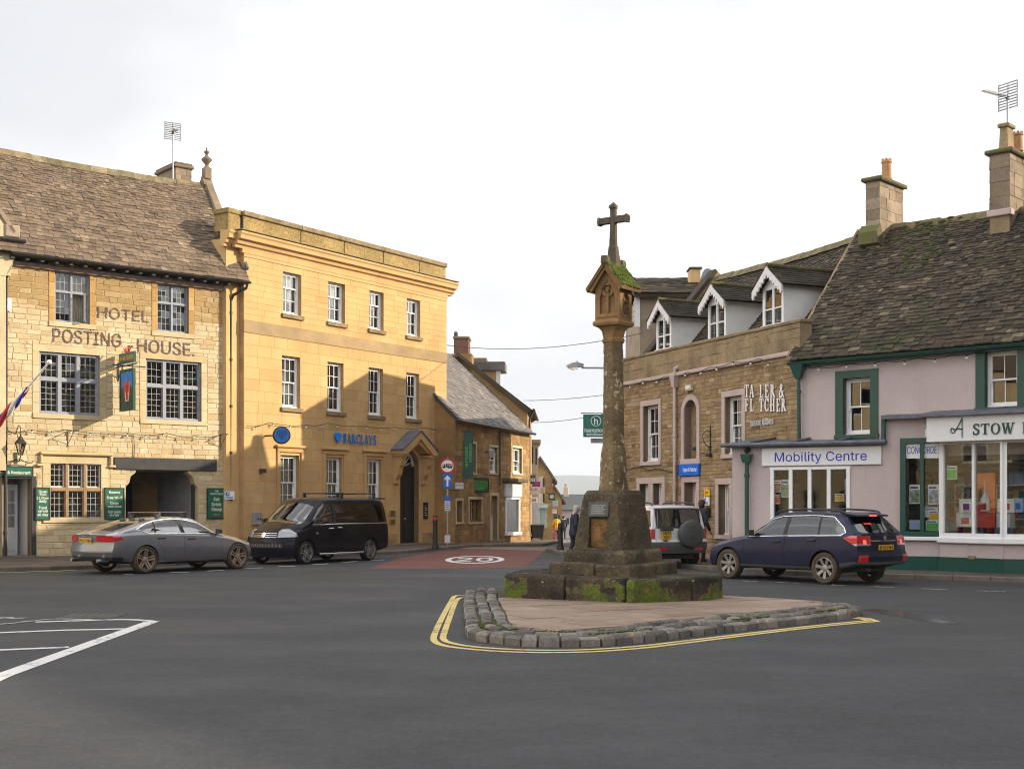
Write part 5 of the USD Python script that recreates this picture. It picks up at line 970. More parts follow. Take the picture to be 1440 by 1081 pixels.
tch = part(TT, 'chimney', cat([rbox(.0, 1.3, ci - .55, ci + .50, TR - .9, TR + .15, .02)]), m_choc, tone=.3); part(tch, 'brick_stack', rbox(.05, 1.2, ci - .37, ci + .35, TR + .152, z_(477, 63.5), .02), m_brick, tone=.5); part(tch, 'chimney_cap', rbox(0, 1.25, ci - .42, ci + .4, z_(477, 63.5), z_(474, 63.5), .02), m_chim, tone=.3); part(tch, 'chimney_pot', xf(lathe([(.1, 0), (.1, .2), (.07, .3), (0, .3)], 8), None, (.6, ci + .3, z_(474, 63.5))), m_iron)
def dormer_flat(u0, u1, y0, y1, z0, z1):
    d = part(TT, 'dormer', cat([bx(u0, u1, y0, y1, z0, z1)]), m_choc, tone=.95); part(d, 'dormer_roof', bx(u0 - .18, u1 + .15, y0 - .25, y1 + .4, z1, z1 + .42), m_slate, tone=.3); part(d, 'dormer_window', bx(u0 + .2, u1 - .2, y0 - .03, y0 - .002, z1 - .85, z1 - .15), m_white); part(d, 'corner_board', bx(u0 - .015, u0 + .12, y0 - .02, y0 + .2, z0, z1), m_wdull)
dx = lambda px: ((px - 720) / FPX * 64.5 - .8) / -.999
dormer_flat(1.3, 2.9, dx(703), dx(674), z_(545, 64.5) - 1.2, z_(521, 64.5))
sec = part(TT, 'rear_stack', rbox(2.5, 3.5, dx(682), dx(657), TR - .2, z_(501, 65), .02), m_chim, tone=.2)
# ---- the street beyond
def street_house(name, label, x, D, w, dp, eave, ridge, m, roofm, tone=.6, gable=True, z0=None):
    z0 = float(zg(D)) - .2 if z0 is None else z0; t = thing(name, label, 'house', (x, D, 0), 0.0)
    pr = [(0, z0), (w, z0), (w, eave), (w / 2, ridge), (0, eave)] if gable else [(0, z0), (w, z0), (w, eave), (0, eave)]
    part(t, 'walls', wallp(Polygon(pr), 0, dp), m, tone=tone); a = (ridge - eave)
    if gable: part(t, 'roof', wallp(Polygon([(-.3, eave - .2), (w / 2, ridge + .2), (w + .3, eave - .2), (w + .3, eave - .4), (w / 2, ridge), (-.3, eave - .4)]), -.15, dp + .1), roofm, tone=.5)
    return t
z_ = lambda py, D: CAMZ + (HZ - py) * D / FPX
x_ = lambda px, D: (px - 720) / FPX * D
m_crm = surf('cream_lime_wash', (0.56, 0.46, 0.34), .9, 1, .2, 30, .1, .2, stains=[((.4, .3, .2), 1.3, .6, .8, .5)])
a = street_house('cream_house', 'narrow cream rendered house end just past the tall house', x_(738, 72), 72, x_(757, 72) - x_(738, 72), 4, z_(624, 72), 0, m_crm, m_tile, gable=False)
part(a, 'cornice', rbox(-.1, x_(757, 72) - x_(738, 72) + .15, -.15, 4, z_(624, 72), z_(618, 72), .03), m_chim, tone=.8)
for p0, p1, q0, q1 in ((748, 750, 628, 652), (753, 755, 630, 653)): part(a, 'window_slit', bx(x_(p0, 72) - x_(738, 72), x_(p1, 72) - x_(738, 72), -.02, .05, z_(q1, 72), z_(q0, 72)), m_beam)
part(a, 'shop_front', bx(.3, .75, -.04, .01, z_(752, 72), z_(708, 72)), m_wdull); part(a, 'door', bx(x_(750.5, 72) - x_(738, 72), x_(752.5, 72) - x_(738, 72), -.03, .01, z_(748, 72), z_(713, 72)), m_brownb)
a = street_house('timber_gable_house', 'buff house with a lean brown gable and mint shopfront down the street', x_(742, 82), 82, x_(777, 82) - x_(742, 82), 6, z_(672, 82), z_(645, 82), m_choc, m_tile, .8)
X0 = x_(742, 82)
part(a, 'pale_wall', bx(x_(757, 82) - X0, x_(764.5, 82) - X0, -.03, .0, z_(708, 82), z_(670, 82)), m_crm); part(a, 'corner_post', bx(x_(763.5, 82) - X0, x_(765.5, 82) - X0, -.07, -.031, z_(706, 82), z_(672, 82)), m_beam)
mint = plain('mint_paint', (.42, .52, .45), .5); sfm = part(a, 'mint_shopfront', cat([bx(x_(757, 82) - X0, x_(770, 82) - X0, -.3, .0, z_(714, 82), z_(708.5, 82)), bx(x_(757.5, 82) - X0, x_(759, 82) - X0, -.2, 0, z_(752, 82), z_(714, 82)), bx(x_(767, 82) - X0, x_(768, 82) - X0, -.2, 0, z_(742, 82), z_(714, 82))]), mint); part(sfm, 'pane', bx(x_(759, 82) - X0, x_(767, 82) - X0, -.12, -.1, z_(742, 82), z_(714, 82)), m_frost)
for k in range(4): part(a, 'shutter_board', bx(x_(765.8 + k * 2.6, 82) - X0, x_(768 + k * 2.6, 82) - X0, -.06, -.002, z_(706, 82), z_(683, 82)), m_choc, tone=.3)
a = street_house('roofed_house', 'low brown roofed house beyond the hanging clock sign', x_(768, 96), 96, x_(790, 96) - x_(768, 96), 8, z_(702, 96), z_(684, 96), m_choc, m_tile, .5)
a = street_house('grey_roof_cottage', 'cottage with a dark grey roof closing the view down the street', x_(783, 118), 118, 5.5, 5, z_(716, 118), z_(696, 118), m_pinks, m_tdark, gable=False); X0 = x_(783, 118)
part(a, 'roof', cat([ext_u([(-.3, z_(716.5, 118)), (2.4, z_(694.5, 118)), (5.2, z_(716, 118))], -1.2, 6)]), plain('far_slate', (.075, .08, .085), .7)); 
part(a, 'chimney', rbox(x_(794, 118) - X0, x_(800.5, 118) - X0, 2, 2.9, z_(705, 118), z_(684, 118), .03), m_crm); part(a, 'chimney_pot', xf(lathe([(.12, 0), (.09, .3), (0, .3)], 8), None, (x_(797, 118) - X0, 2.4, z_(684, 118))), m_pot)
for k in range(2): part(a, 'window', bx(x_(797 + 8 * k, 118) - X0, x_(800 + 8 * k, 118) - X0, -.03, -.002, z_(737, 118), z_(728, 118)), m_beam)
# hanging signs down the street
slab_sign('hanging_street_sign', at(748, 674.5, 66), .05, .40, .46, .05, plain('slate_sign', (.05, .07, .065), .5), 'dark square hanging sign with a white monogram past the corner shop', lines=[('DG', 0, 0, .17, m_signw, 0)], arm=(-.6, .25, .27))
slab_sign('estate_board', at(750.5, 689.5, 68), -.1, .60, .42, .04, m_pgrey, 'pale grey letting board hanging under the dark square sign', lines=[('TO LET', 0, .05, .09, m_navy, 0)], arm=(-.5, .35, .24))
slab_sign('purple_board', at(754.5, 685, 69.5), -.1, .42, .62, .04, m_purp, 'purple board showing behind the pale letting board', arm=None)
slab_sign('cream_board', at(762, 689, 71), .0, .30, .36, .04, m_crm, 'small cream board right of the purple board')
slab_sign('script_sign', at(751, 703, 68.5), .0, .38, .3, .03, m_signw, 'white script sign hanging below the letting board', lines=[('M', 0, 0, .16, m_beam, 0)])
ck = thing('clock_sign', 'black square hanging sign with a round green dial', 'clock', at(776, 698, 80)); part(ck, 'case', rbox(-.19, .19, -.06, .06, -.2, .2, .01), m_black); part(ck, 'dial', xf(lathe([(0, -.01), (.13, -.01), (.13, .01), (0, .01)], 20, 'y'), None, (0, -.068, 0)), plain('pale_green_dial', (.45, .56, .36), .5)); part(ck, 'arm', tube([(-.8, 0, .21), (.2, 0, .21)], .02, 6), m_iron)
part(ck, 'hands', cat([wallp(LineString([(0, 0), (0, .1)]).buffer(.012), -.085, -.081), wallp(LineString([(0, 0), (.07, -.03)]).buffer(.012), -.0852, -.0808)]), m_black)
slab_sign('pale_blue_board', at(780, 707.5, 86), 0, .40, .38, .04, m_pblue, 'pale blue board under the clock sign', arm=(-.4, .1, .2)); slab_sign('framed_price_board', at(780, 718.5, 86), 0, .34, .30, .04, m_signw, 'white framed board under the pale blue board', frame=m_black, lines=[('SALE', 0, .03, .07, m_beam, 0)])
slab_sign('black_chalk_board', at(783, 727, 95.4), 0, .48, .36, .04, plain('chalk_black', (.03, .035, .04), .6), 'black board above the walker in the yellow jacket')
# far trees on the skyline, bare
m_twig = surf('bare_twigs', [(0, (.10, .085, .075)), (1, (.17, .145, .125))], .95, 3, .2)
def bare_tree(x, y, z0, h, sp, seed, label):
    rs = np.random.RandomState(seed); t = thing('bare_tree', label, 'tree', (x, y, z0)); part(t, 'trunk', tube([(0, 0, 0), (.1, 0, h * .3), (0, .1, h * .55)], [.28, .2, .1], 7), m_twig); gs = []
    def br(p, d, l, r, n):
        q = p + d * l; gs.append(tube([p, (p + q) / 2 + rs.normal(0, l * .05, 3), q], [r, r * .8, r * .6], 4))
        if n:
            for _ in range(4): nd = d + rs.normal(0, .55, 3); nd[2] += .12; br(q - d * l * rs.uniform(0, .4), nd / np.linalg.norm(nd), l * rs.uniform(.55, .8), r * .6, n - 1)
    for k in range(7): a = rs.uniform(0, 2 * PI); d = np.array([math.cos(a) * sp, math.sin(a) * sp, 1.0]); br(np.array([0, 0, h * rs.uniform(.22, .5)]), d / np.linalg.norm(d), h * .22, .09, 3)
    part(t, 'crown', cat(gs), m_twig, tone=float(rs.uniform()))
for k, (px, py, D, h, lb) in enumerate(((806, 685, 190, 9, 'bare tree behind the cream chimney at the street end'), (817, 684, 200, 10, 'widest bare tree on the skyline left of the cross base'), (829, 686, 195, 9, 'bare tree half hidden by the cross pedestal'), (842, 688, 205, 9, 'bare tree just behind the cross shaft'))):
    p = at(px, py, D); bare_tree(p[0], p[1], p[2] - h, h, 1.2, k, lb)
# wires across the street
for i, (A_, B2, s) in enumerate((((626, 485, 56), (905, 468, 46), .35), ((736, 563, 64), (900, 548, 44), .1), ((745, 594, 66), (900, 570, 44), .15))):
    a, b = at(*A_), at(*B2); t = np.linspace(0, 1, 24); p = a + (b - a) * t[:, None]; p[:, 2] -= s * 4 * t * (1 - t)
    solo('overhead_wire', tube(p, .013, 5), m_iron, ('highest overhead wire crossing the street from the bank', 'middle overhead wire crossing the street to the cross shaft', 'lowest overhead wire crossing the street above the green sign')[i], 'wire')
# no-lorry sign post, bollards, bin
RS = thing('road_sign_post', 'grey post carrying a round no lorries sign and a blue arrow', 'road sign', (G(631, 766, .1)[0], 50.5, .1)); D0 = 50.5
pz = lambda py: z_(py, D0) - .1
part(RS, 'pole', tube([(0, 0, 0), (0, 0, pz(643))], .038, 10), m_galv, smooth=40)
part(RS, 'round_plate', xf(lathe([(0, -.012), (.30, -.012), (.30, .012), (0, .012)], 40, 'y'), None, (0, -.06, pz(655))), m_signw)
part(RS, 'red_ring', xf(wallp(Point(0, 0).buffer(.30, 32).difference(Point(0, 0).buffer(.235, 32)), -.004, 0), None, (0, -.0735, pz(655))), m_red)
lor = unary_union([sbox(-.2, -.06, -.09, .05), sbox(-.17, .05, -.1, .075), sbox(-.07, -.035, .2, .085), sbox(-.2, -.06, .2, -.035), Point(-.14, -.07).buffer(.032), Point(.06, -.07).buffer(.032), Point(.14, -.07).buffer(.032)]).difference(sbox(-.185, .0, -.13, .04)); part(RS, 'lorry_symbol', xf(wallp(lor, -.004, 0), None, (0, -.0735, pz(655))), m_black)
g = text('7.5T', .07, .002, True); part(RS, 'lettering', on_wall(g, .0 - .02, pz(655) - .01, -.079), m_signw)
part(RS, 'arrow_plate', xf(rbox(-.17, .17, -.015, .012, -.29, .29, .01), None, (0, -.06, pz(676))), m_rblue); ar = Polygon([(-.035, -.22), (.035, -.22), (.035, .08), (.11, .02), (.11, .1), (0, .22), (-.11, .1), (-.11, .02), (-.035, .08)]); part(RS, 'arrow', xf(wallp(ar, -.004, 0), None, (0, -.0765, pz(676))), m_signw)
for (a, b, m) in ((697, 704, m_rblue), (704.2, 718, m_pgrey), (752, 763, m_pgrey)): part(RS, 'small_plate', bx(-.11, .11, -.055, -.045, pz(b), pz(a)), m)
for k in range(4): part(RS, 'print_line', bx(-.08, .08 - .03 * (k % 2), -.058, -.0551, pz(716.5 - 2.8 * k), pz(715.6 - 2.8 * k)), m_inkb)
slab_sign('blank_plate', at(646, 683, 53), .1, .34, .25, .02, m_pgrey, 'blank white plate on an arm right of the blue arrow', lines=[('NO ENTRY', 0, .03, .04, m_navy, 0)], arm=(-.4, .1, -.16))
def bollard(p, h, label, red):
    b = thing('bollard', label, 'bollard', (p[0], p[1], .1)); part(b, 'post', lathe([(0, 0), (.13, 0), (.13, .1), (.095, .16), (.085, h * .78), (.1, h * .8), (.1, h * .83), (.085, h * .85), (.085, h - .06), (.06, h - .015), (0, h)], 14), m_black, smooth=35)
    if red: part(b, 'red_band', lathe([(.088, h * .855), (.091, h * .86), (.091, h * .92), (.088, h * .925)], 14), m_red)
bollard(G(612, 771.5, .1), 1.25, 'black bollard with a red band on the pavement by the bank', True); bollard(G(788, 773, .1), .98, 'black bollard at the street corner just left of the cross', False)
bn = thing('wheelie_bin', 'dark wheeled bin against the wall in the side street', 'bin', (x_(755.5, 69), 69, float(zg(69)) + .1), .1); part(bn, 'body', hull([(sx * .27, sy * .28, .12) for sx in (-1, 1) for sy in (-1, 1)] + [(sx * .33, sy * .33, .78) for sx in (-1, 1) for sy in (-1, 1)]), plain('bin_plastic', (.02, .022, .023), .5)); part(bn, 'lid', hull([(sx * .35, sy * .35, .78) for sx in (-1, 1) for sy in (-1, 1)] + [(sx * .35, sy * .35, .82) for sx in (-1, 1) for sy in (-1, 1)] + [(sx * .28, sy * .28, .86) for sx in (-1, 1) for sy in (-1, 1)]), m_black)
for s in (-1, 1): part(bn, 'wheel', xf(lathe([(0, -.03), (.1, -.03), (.1, .03), (0, .03)], 12, 'x'), None, (s * .27, .27, .1)), m_black)
# ================================================================ ESTATE AGENTS (rubble front, parapet, three dormers)
ad = np.array([.389, -.921]); ad /= np.linalg.norm(ad); A_ = Fac((3.74, 43.2), ad); AW = 9.92
AT = thing('estate_agents', 'rubble stone estate agents with a parapet and three white dormers', 'shop', A_.loc, A_.rot)
aw = [A_.win(905, 926.5, 570, 649), A_.win(1020, 1044, 557, 638)]; al = [A_.win(900, 913, 680, 735), A_.win(919, 932, 679, 735), A_.win(1011, 1026, 681, 752)]
ad_ = A_.win(963, 980, 678, 770); ad_ = (ad_[0], ad_[1], .1, ad_[3]); an = A_.win(963, 981, 562, 645)
nr = (an[1] - an[0]) / 2; ncx = (an[0] + an[1]) / 2; nich = unary_union([sbox(an[0], an[2], an[1], an[3] - nr), Point(ncx, an[3] - nr).buffer(nr, 24)])
zc0 = (A_.z(876, 541) + A_.z(1110, 503)) / 2; zp = (A_.z(876, 505) + A_.z(1112, 449)) / 2
awall = part(AT, 'front_wall', front_wall(AW, -.1, zc0, aw + al + [ad_, nich], .33), m_tfm)
gA = [(a - .2, b + .2, c - .2, d + .2) for a, b, c, d in aw + [ad_, al[2]]] + [(al[0][0] - .2, al[1][1] + .2, al[0][2] - .2, al[0][3] + .2), (an[0] - .17, an[1] + .17, an[2] - .16, an[3] + .12)]
lay(awall, 'wall_stone', course_stones(0, AW, 0, zc0 - .02, gA, (.075, .155), (.13, .42), -.012, .008, .012, 12, tone=(.5, .17), gap=.003), m_tf, 300)
part(AT, 'side_walls', closed_box(AW, zc0, 7.4, y0=.331, floors=(2.75,)), m_room)
lay(part(AT, 'parapet', bx(0, AW + .1, .03, .38, zc0 + .12, zp - .1), m_tfm), 'parapet_stone', course_stones(0, AW + .1, zc0 + .13, zp - .11, [], (.24, .34), (.5, 1.1), .0, .002, .004, 15, tone=(.5, .2), yb=.04, rough=True, gap=.0015), m_tfp, 120)
part(AT, 'string_course', rbox(-.03, AW + .05, -.09, .3, zc0, zc0 + .12, .02), m_pinks)
x = 0
while x < AW: l = min(.9, AW + .15 - x); part(AT, 'coping_stone', rbox(x + .003, x + l - .003, -.03, .44, zp - .1, zp, .02), m_bwea, tone=.2); x += l
for s, r in enumerate(aw): jambs(AT, r, .17, .035, m_pinks, 70 + s, bl=(3, 3)); sash(AT, r, .2, 3, 2, 2, seed=90 + s, blind=(m_blind, .98, .02, .03) if s else None)
part(AT, 'niche_surround', wallp(nich.buffer(.16).difference(nich).intersection(sbox(0, an[2] - .16, 99, 99)), -.045, .3), m_pinks); part(AT, 'niche_back', cat([bx(an[0] - .1, an[1] + .1, .22, .30, an[2] - .1, an[3] + .1)]), m_tf, tone=.25); part(AT, 'niche_sill', rbox(an[0] - .2, an[1] + .2, -.06, .3, an[2] - .16, an[2], .01), m_pinks)
nu = xf(cat([lathe([(0, 0), (.12, 0), (.1, .1), (.05, .15), (.09, .3), (.12, .5), (.08, .62), (.05, .66), (.09, .74), (.08, .84), (0, .9)], 12)]), None, (an[1] - .2, .1, an[2] + .35)); part(AT, 'niche_corbel', rbox(an[1] - .34, an[1] - .06, .0, .25, an[2] + .25, an[2] + .345, .03), m_beam)
solo('niche_bust', xf(xf(nu, Rz(A_.rot)), None, (A_.P[0], A_.P[1], 0)), m_tfp, 'small pale weathered bust standing in the arched wall niche', 'statue', smooth=50, tone=.9)
for k, r in enumerate(al): sash(AT, r, .24, 1, 1, 1, seed=95 + k, blind=(m_blind, .9, .02, 0) if k == 2 else None)
part(AT, 'window_surround', cat([bx(al[0][0] - .18, al[0][0], -.035, .2, al[0][2] - .3, al[0][3]), bx(al[0][1], al[1][0], -.035, .2, al[0][2] - .3, al[0][3]), bx(al[1][1], al[1][1] + .18, -.035, .2, al[0][2] - .3, al[0][3]), bx(al[0][0] - .18, al[1][1] + .18, -.037, .2, al[0][3], al[0][3] + .2)]), m_pinks)
jambs(AT, al[2], .17, .035, m_pinks, 75, bl=(3, 3)); jambs(AT, ad_, .17, .035, m_pinks, 76, bl=(3, 3), sill=False)
d_ = part(AT, 'door', bx(ad_[0] + (ad_[1] - ad_[0]) * .42, ad_[1], .3, .35, .1, ad_[3]), m_navy); part(d_, 'door_panel', rbox(ad_[0] + (ad_[1] - ad_[0]) * .55, ad_[1] - .12, .28, .3, 1.2, ad_[3] - .2, .01), m_inkb); part(AT, 'door_post', bx(ad_[0] + (ad_[1] - ad_[0]) * .3, ad_[0] + (ad_[1] - ad_[0]) * .42, .25, .36, .1, ad_[3]), m_white); part(AT, 'door_side_panel', bx(ad_[0], ad_[0] + (ad_[1] - ad_[0]) * .3, .28, .3, .1, ad_[3]), m_pinks)
pu = A_.u(949.5, -.08); pipe(AT, [(pu, -.1, A_.z(950, 522, -.08)), (pu, -.1, .1)], .055, m_pinks); part(AT, 'rainwater_head', cat([hull([(pu + sx * .16, -.1 + sy * .12, zc0 + .02) for sx in (-1, 1) for sy in (-1, 1)] + [(pu + sx * .07, -.1 + sy * .06, zc0 - .35) for sx in (-1, 1) for sy in (-1, 1)]), tube([(pu, .05, zc0 + .3), (pu, -.1, zc0 + .22), (pu, -.1, zc0 + .03)], .07, 8)]), m_pinks)
# roof and dormers
AY0, AZ0, AY1, AZ1 = .6, zp - .62, 3.75, 9.62; ap = math.atan2(AZ1 - AZ0, AY1 - AY0); aL = math.hypot(AZ1 - AZ0, AY1 - AY0)
UE = A_.u(1222, AY1); arf = part(AT, 'roof', hull([(0, AY0 - .2, AZ0 - .32), (AW + .1, AY0 - .2, AZ0 - .32), (0, AY1, AZ1 - .24), (UE, AY1, AZ1 - .24), (0, 2 * AY1 - AY0, AZ0 - .3), (UE - 1.5, 2 * AY1 - AY0, AZ0 - .3)]), m_tdark, tone=.2)
roof_tiles(arf, np.array([0, AY0, AZ0]), [1, 0, 0], [0, math.cos(ap), math.sin(ap)], AW + .1, aL, m_tdark, 71, .15, .085, (.15, .32), n=200, sag=.10, jit=1.4, clip=lambda u, s: u < AW + .1 + (UE - AW - .1) * s / aL)
x = 0; rs = np.random.RandomState(3)
while x < UE - .2: l = .5; g = ext_u([(AY1 - .2, AZ1 - .14), (AY1, AZ1 + .09), (AY1 + .2, AZ1 - .14)], x + .004, x + l - .004); g[0][:, 2] += rs.uniform(-.015, .015) - .1 * math.sin(PI * x / AW); part(arf, 'ridge_tile', g, m_ridge, tone=.2); x += l
part(AT, 'left_gable', xf(wallp(Polygon([(0, 4), (7.4, 4), (7.4, AZ0), (AY1, AZ1 + .22), (AY0 - .5, AZ0 - .25)]), 0, .3), [[0, 1, 0], [1, 0, 0], [0, 0, 1]], (-.301, 0, 0)), m_tf, tone=.6)
part(AT, 'left_coping', xf(rbox(0, .42, 0, aL + .2, -.04, .10, .02), Rx(ap), (-.36, AY0 - .2, AZ0 + .09)), m_tdark, tone=.45)
DY = .72
for k, (wx0, wx1, wy0, wy1, ex0, ex1, ey, ax, ay) in enumerate(((926, 941.5, 457, 486, 918, 941.5, 449.5, 928, 423), (999, 1018, 434, 470, 988.5, 1018.5, 428, 1002, 401), (1076.5, 1098.5, 412, 451, 1063.5, 1099, 406.5, 1080, 376))):

    a, b = A_.u(wx0, DY) - .13, A_.u(wx1, DY) + .13; c = (a + b) / 2; zb = A_.z((wx0 + wx1) / 2, wy1, DY) - .1; ze = A_.z((ex0 + ex1) / 2, ey, DY) + .04; za = A_.z(ax, ay, DY - .2); hw = (b - a) / 2 + .2
    pit = math.atan2(za - ze, hw); yb_ = AY0 + (za - AZ0) / math.tan(ap) + .1; ye_ = AY0 + (ze - AZ0) / math.tan(ap) + .15
    dm = part(AT, 'dormer', cat([wallp(Polygon([(a, ze), (b, ze), (c, za - .12)]), DY, DY + .1), wallp(Polygon([(DY, zb), (ye_, ze), (DY, ze)]), 0, .06)[:2] and xf(wallp(Polygon([(DY + .002, AZ0), (ye_, ze), (DY + .002, ze)]), 0, .08), [[0, 1, 0], [1, 0, 0], [0, 0, 1]], (b - .08, 0, 0)), xf(wallp(Polygon([(DY + .002, AZ0), (ye_, ze), (DY + .002, ze)]), 0, .08), [[0, 1, 0], [1, 0, 0], [0, 0, 1]], (a, 0, 0)), bx(a, b, DY + .0, DY + .1, AZ0, zb)]), m_white)
    fr_ = .06; part(dm, 'window_frame', cat([bx(a + .002, a + .1, DY - .01, DY + .09, zb, ze), bx(b - .1, b - .002, DY - .01, DY + .09, zb, ze), bx(c - .035, c + .035, DY - .008, DY + .088, zb, ze - .06), bx(a + .1, b - .1, DY - .009, DY + .089, ze - .07, ze), bx(a - .03, b + .03, DY - .06, DY + .09, zb - .06, zb), bx(a + .1, b - .1, DY + .004, DY + .06, zb + (ze - zb) * .42 - .02, zb + (ze - zb) * .42 + .02)]), m_white)
    for (p, q) in ((a + .1, c - .035), (c + .035, b - .1)):
        for (s, t) in ((zb, zb + (ze - zb) * .42 - .02), (zb + (ze - zb) * .42 + .02, ze - .07)): part(dm, 'pane', bx(p, q, DY + .03, DY + .034, s, t), m_glass)
    part(dm, 'curtain', bx(a + .1, b - .1, DY + .2, DY + .21, zb, ze - .07), m_blind if k == 0 else m_curt)
    # scalloped bargeboards
    for s in (-1, 1):
        p = [(c, za + .03), (c + s * (hw + .06), ze - .08)]; n_ = 6; bb = [p[0]]
        q = [(c + s * hw * t, za + .03 + (ze - .08 - za) * t) for t in np.linspace(0, 1.03, n_ + 1)]; low = []
        for i in range(n_): low += [(q[i][0] - 0 * s, q[i][1] - .2), ((q[i][0] + q[i + 1][0]) / 2, (q[i][1] + q[i + 1][1]) / 2 - .30)]
        part(dm, 'bargeboard', wallp(Polygon([q[0]] + q[1:] + [(q[-1][0], q[-1][1] - .18)] + low[::-1]).buffer(0), DY - .24 - .002 * s, DY - .19 - .002 * s), m_wdull)
    dr_ = part(dm, 'dormer_roof', cat([ext_y([(c, za + .0), (c + s * (hw + .04), ze - .04), (c + s * (hw + .04), ze - .08), (c, za - .05)][::s], DY - .19, yb_) for s in (1, -1)]), m_tdark, tone=.2)
    ti = []; Lh = math.hypot(hw + .08, za - ze + .04)
    for s in (1, -1):
        rs = np.random.RandomState(200 + k * 2 + s); eu = np.array([0, 1.0, 0]); es_ = np.array([-s * math.cos(pit), 0, math.sin(pit)]); en = np.cross(eu, es_) * (1 if s > 0 else 1); en = en if en[2] > 0 else -en; E0 = np.array([c + s * (hw + .07), DY - .24, ze - .06]); sx_ = 0
        while sx_ < Lh - .03:
            e = .135; yy = -.0
            while yy < yb_ - DY + .24:
                w_ = rs.uniform(.16, .3); v = [E0 + uu * eu + ss_ * es_ + nn * en for (uu, ss_, nn) in ((yy + .003, sx_, .02), (yy + w_ - .003, sx_, .02), (yy + w_ - .003, sx_ + e * 1.2, .004), (yy + .003, sx_ + e * 1.2, .004), (yy + .003, sx_, .04), (yy + w_ - .003, sx_, .04), (yy + w_ - .003, sx_ + e * 1.2, .022), (yy + .003, sx_ + e * 1.2, .022))]
                ti.append((np.array(v), BF if s > 0 else BF[:, ::-1], np.full(8, float(np.clip(rs.normal(.3, .15), 0, 1))))); yy += w_
            sx_ += e
    part(dm, 'dormer_tiles', cat(ti), m_tdark, kind='stuff'); part(dm, 'mossy_ridge', tube([(c, DY - .22, za + .07), (c, (DY + yb_) / 2, za + .05), (c, yb_, za + .07)], .07, 7), m_cap, smooth=60)
# letters, plates
def letter_row(F, items, py, h, m, depth=.018):
    for s, px in items:
        g = serif(s, h, depth, .70); part(tl, 'lettering', on_wall(g, F.u(px), F.z(px, py) - h / 2, -.04), m)
tl = thing('estate_agents_letters', 'white raised letters reading TA LER & FL TCHER with two letters missing', 'sign', A_.loc, A_.rot); hL = .36
letter_row(A_, [('T', 1049.5), ('A', 1056.3), ('L', 1070.5), ('E', 1078), ('R', 1085.5), ('&', 1097.5)], 550, hL, m_white); letter_row(A_, [('F', 1050), ('L', 1057), ('T', 1070), ('C', 1077.5), ('H', 1085), ('E', 1094), ('R', 1101)], 569.5, hL, m_white)
g = text('ESTATE AGENTS', .13, .02, True); tw_ = A_.u(1090) - A_.u(1058); g[0][:, 0] *= tw_ / np.ptp(g[0][:, 0]); part(tl, 'small_lettering', on_wall(g, A_.u(1058), A_.z(1074, 594) - .07, -.05), m_pgrey)
wplate(A_, 'agents_sign', (958.5, 986, 652.5, 668.5), m_tblue, 'bright blue agents sign over the door below the niche', 'sign', th=.07, y=-.03, extra=lambda t, w, h, th: (part(t, 'lettering', on_wall(text('Taylor & Fletcher', h * .32, .003, True, w * .72), w * .2, h * .36, -th - .001), m_white), part(t, 'dark_edge', bx(-.05, -.002, -th, 0, 0, h), m_navy)))
wplate(A_, 'yellow_plate', (992.5, 1000.5, 688, 697.5), m_yel, 'yellow plate at the top of the stack of notices beside the agents door', 'sign', y=-.03, extra=lambda t, w, h, th: part(t, 'lettering', on_wall(text('PAY', h * .3, .003, True), w * .2, h * .4, -th - .001), m_beam))
wplate(A_, 'tariff_notice', (992.5, 1000, 698.5, 710.5), m_signw, 'white notice with a blue square under the yellow plate', 'notice', y=-.03, extra=lambda t, w, h, th: (part(t, 'blue_square', bx(w * .1, w * .4, -th - .003, -th - .0005, h * .6, h * .9), m_rblue), [part(t, 'print_line', bx(w * .1, w * (.9 - .1 * (q % 2)), -th - .003, -th - .0005, h * (.12 + .14 * q), h * (.18 + .14 * q)), m_inkb) for q in range(3)]))
wplate(A_, 'meter_box', (992, 1000.5, 713, 726), m_beam, 'dark grey meter box lowest of the stack beside the agents door', 'box', th=.12, y=-.03, extra=lambda t, w, h, th: part(t, 'lid', rbox(.03, w - .03, -th - .02, -th - .0005, .03, h - .03, .008), m_iron))
wplate(A_, 'alarm_box', (968, 976, 541, 549.5), m_crm, 'cream alarm box above the arched niche', 'alarm', th=.1, y=-.02, extra=lambda t, w, h, th: part(t, 'cover', rbox(.04, w - .04, -th - .02, -th - .0005, .04, h - .04, .01), m_wdull))
ib = A_.pt(A_.u(1000), 0, A_.z(1000, 634)); fb = thing('iron_sign_bracket', 'empty black iron sign bracket between niche and upper window', 'bracket', ib, A_.rot); part(fb, 'arm', cat([tube([(0, -.03, -.1), (0, -.03, .75)], .02, 6), tube(spline([(0, -.03, .1), (0, -.2, .2), (0, -.3, .45), (0, -.15, .6), (0, -.03, .55)], 5), .013, 6), rbox(-.1, .1, -.15, 0, -.16, -.06, .02)]), m_iron)
lights('string_lights', along(A_, [(877, 541), (904, 535.5), (936, 529), (966, 523.5), (998, 516), (1030, 508.5), (1068, 504), (1094, 509)], -.16), 'festoon bulbs strung under the estate agents parapet', 10)
cb = along(A_, [(880, 661), (900, 656), (911, 661), (925, 659), (948, 664), (985, 668)], -.04); solo('wall_cable', tube(spline(cb, 4), .014, 5), m_iron, 'black cable looping across the rubble wall under the left window', 'cable')
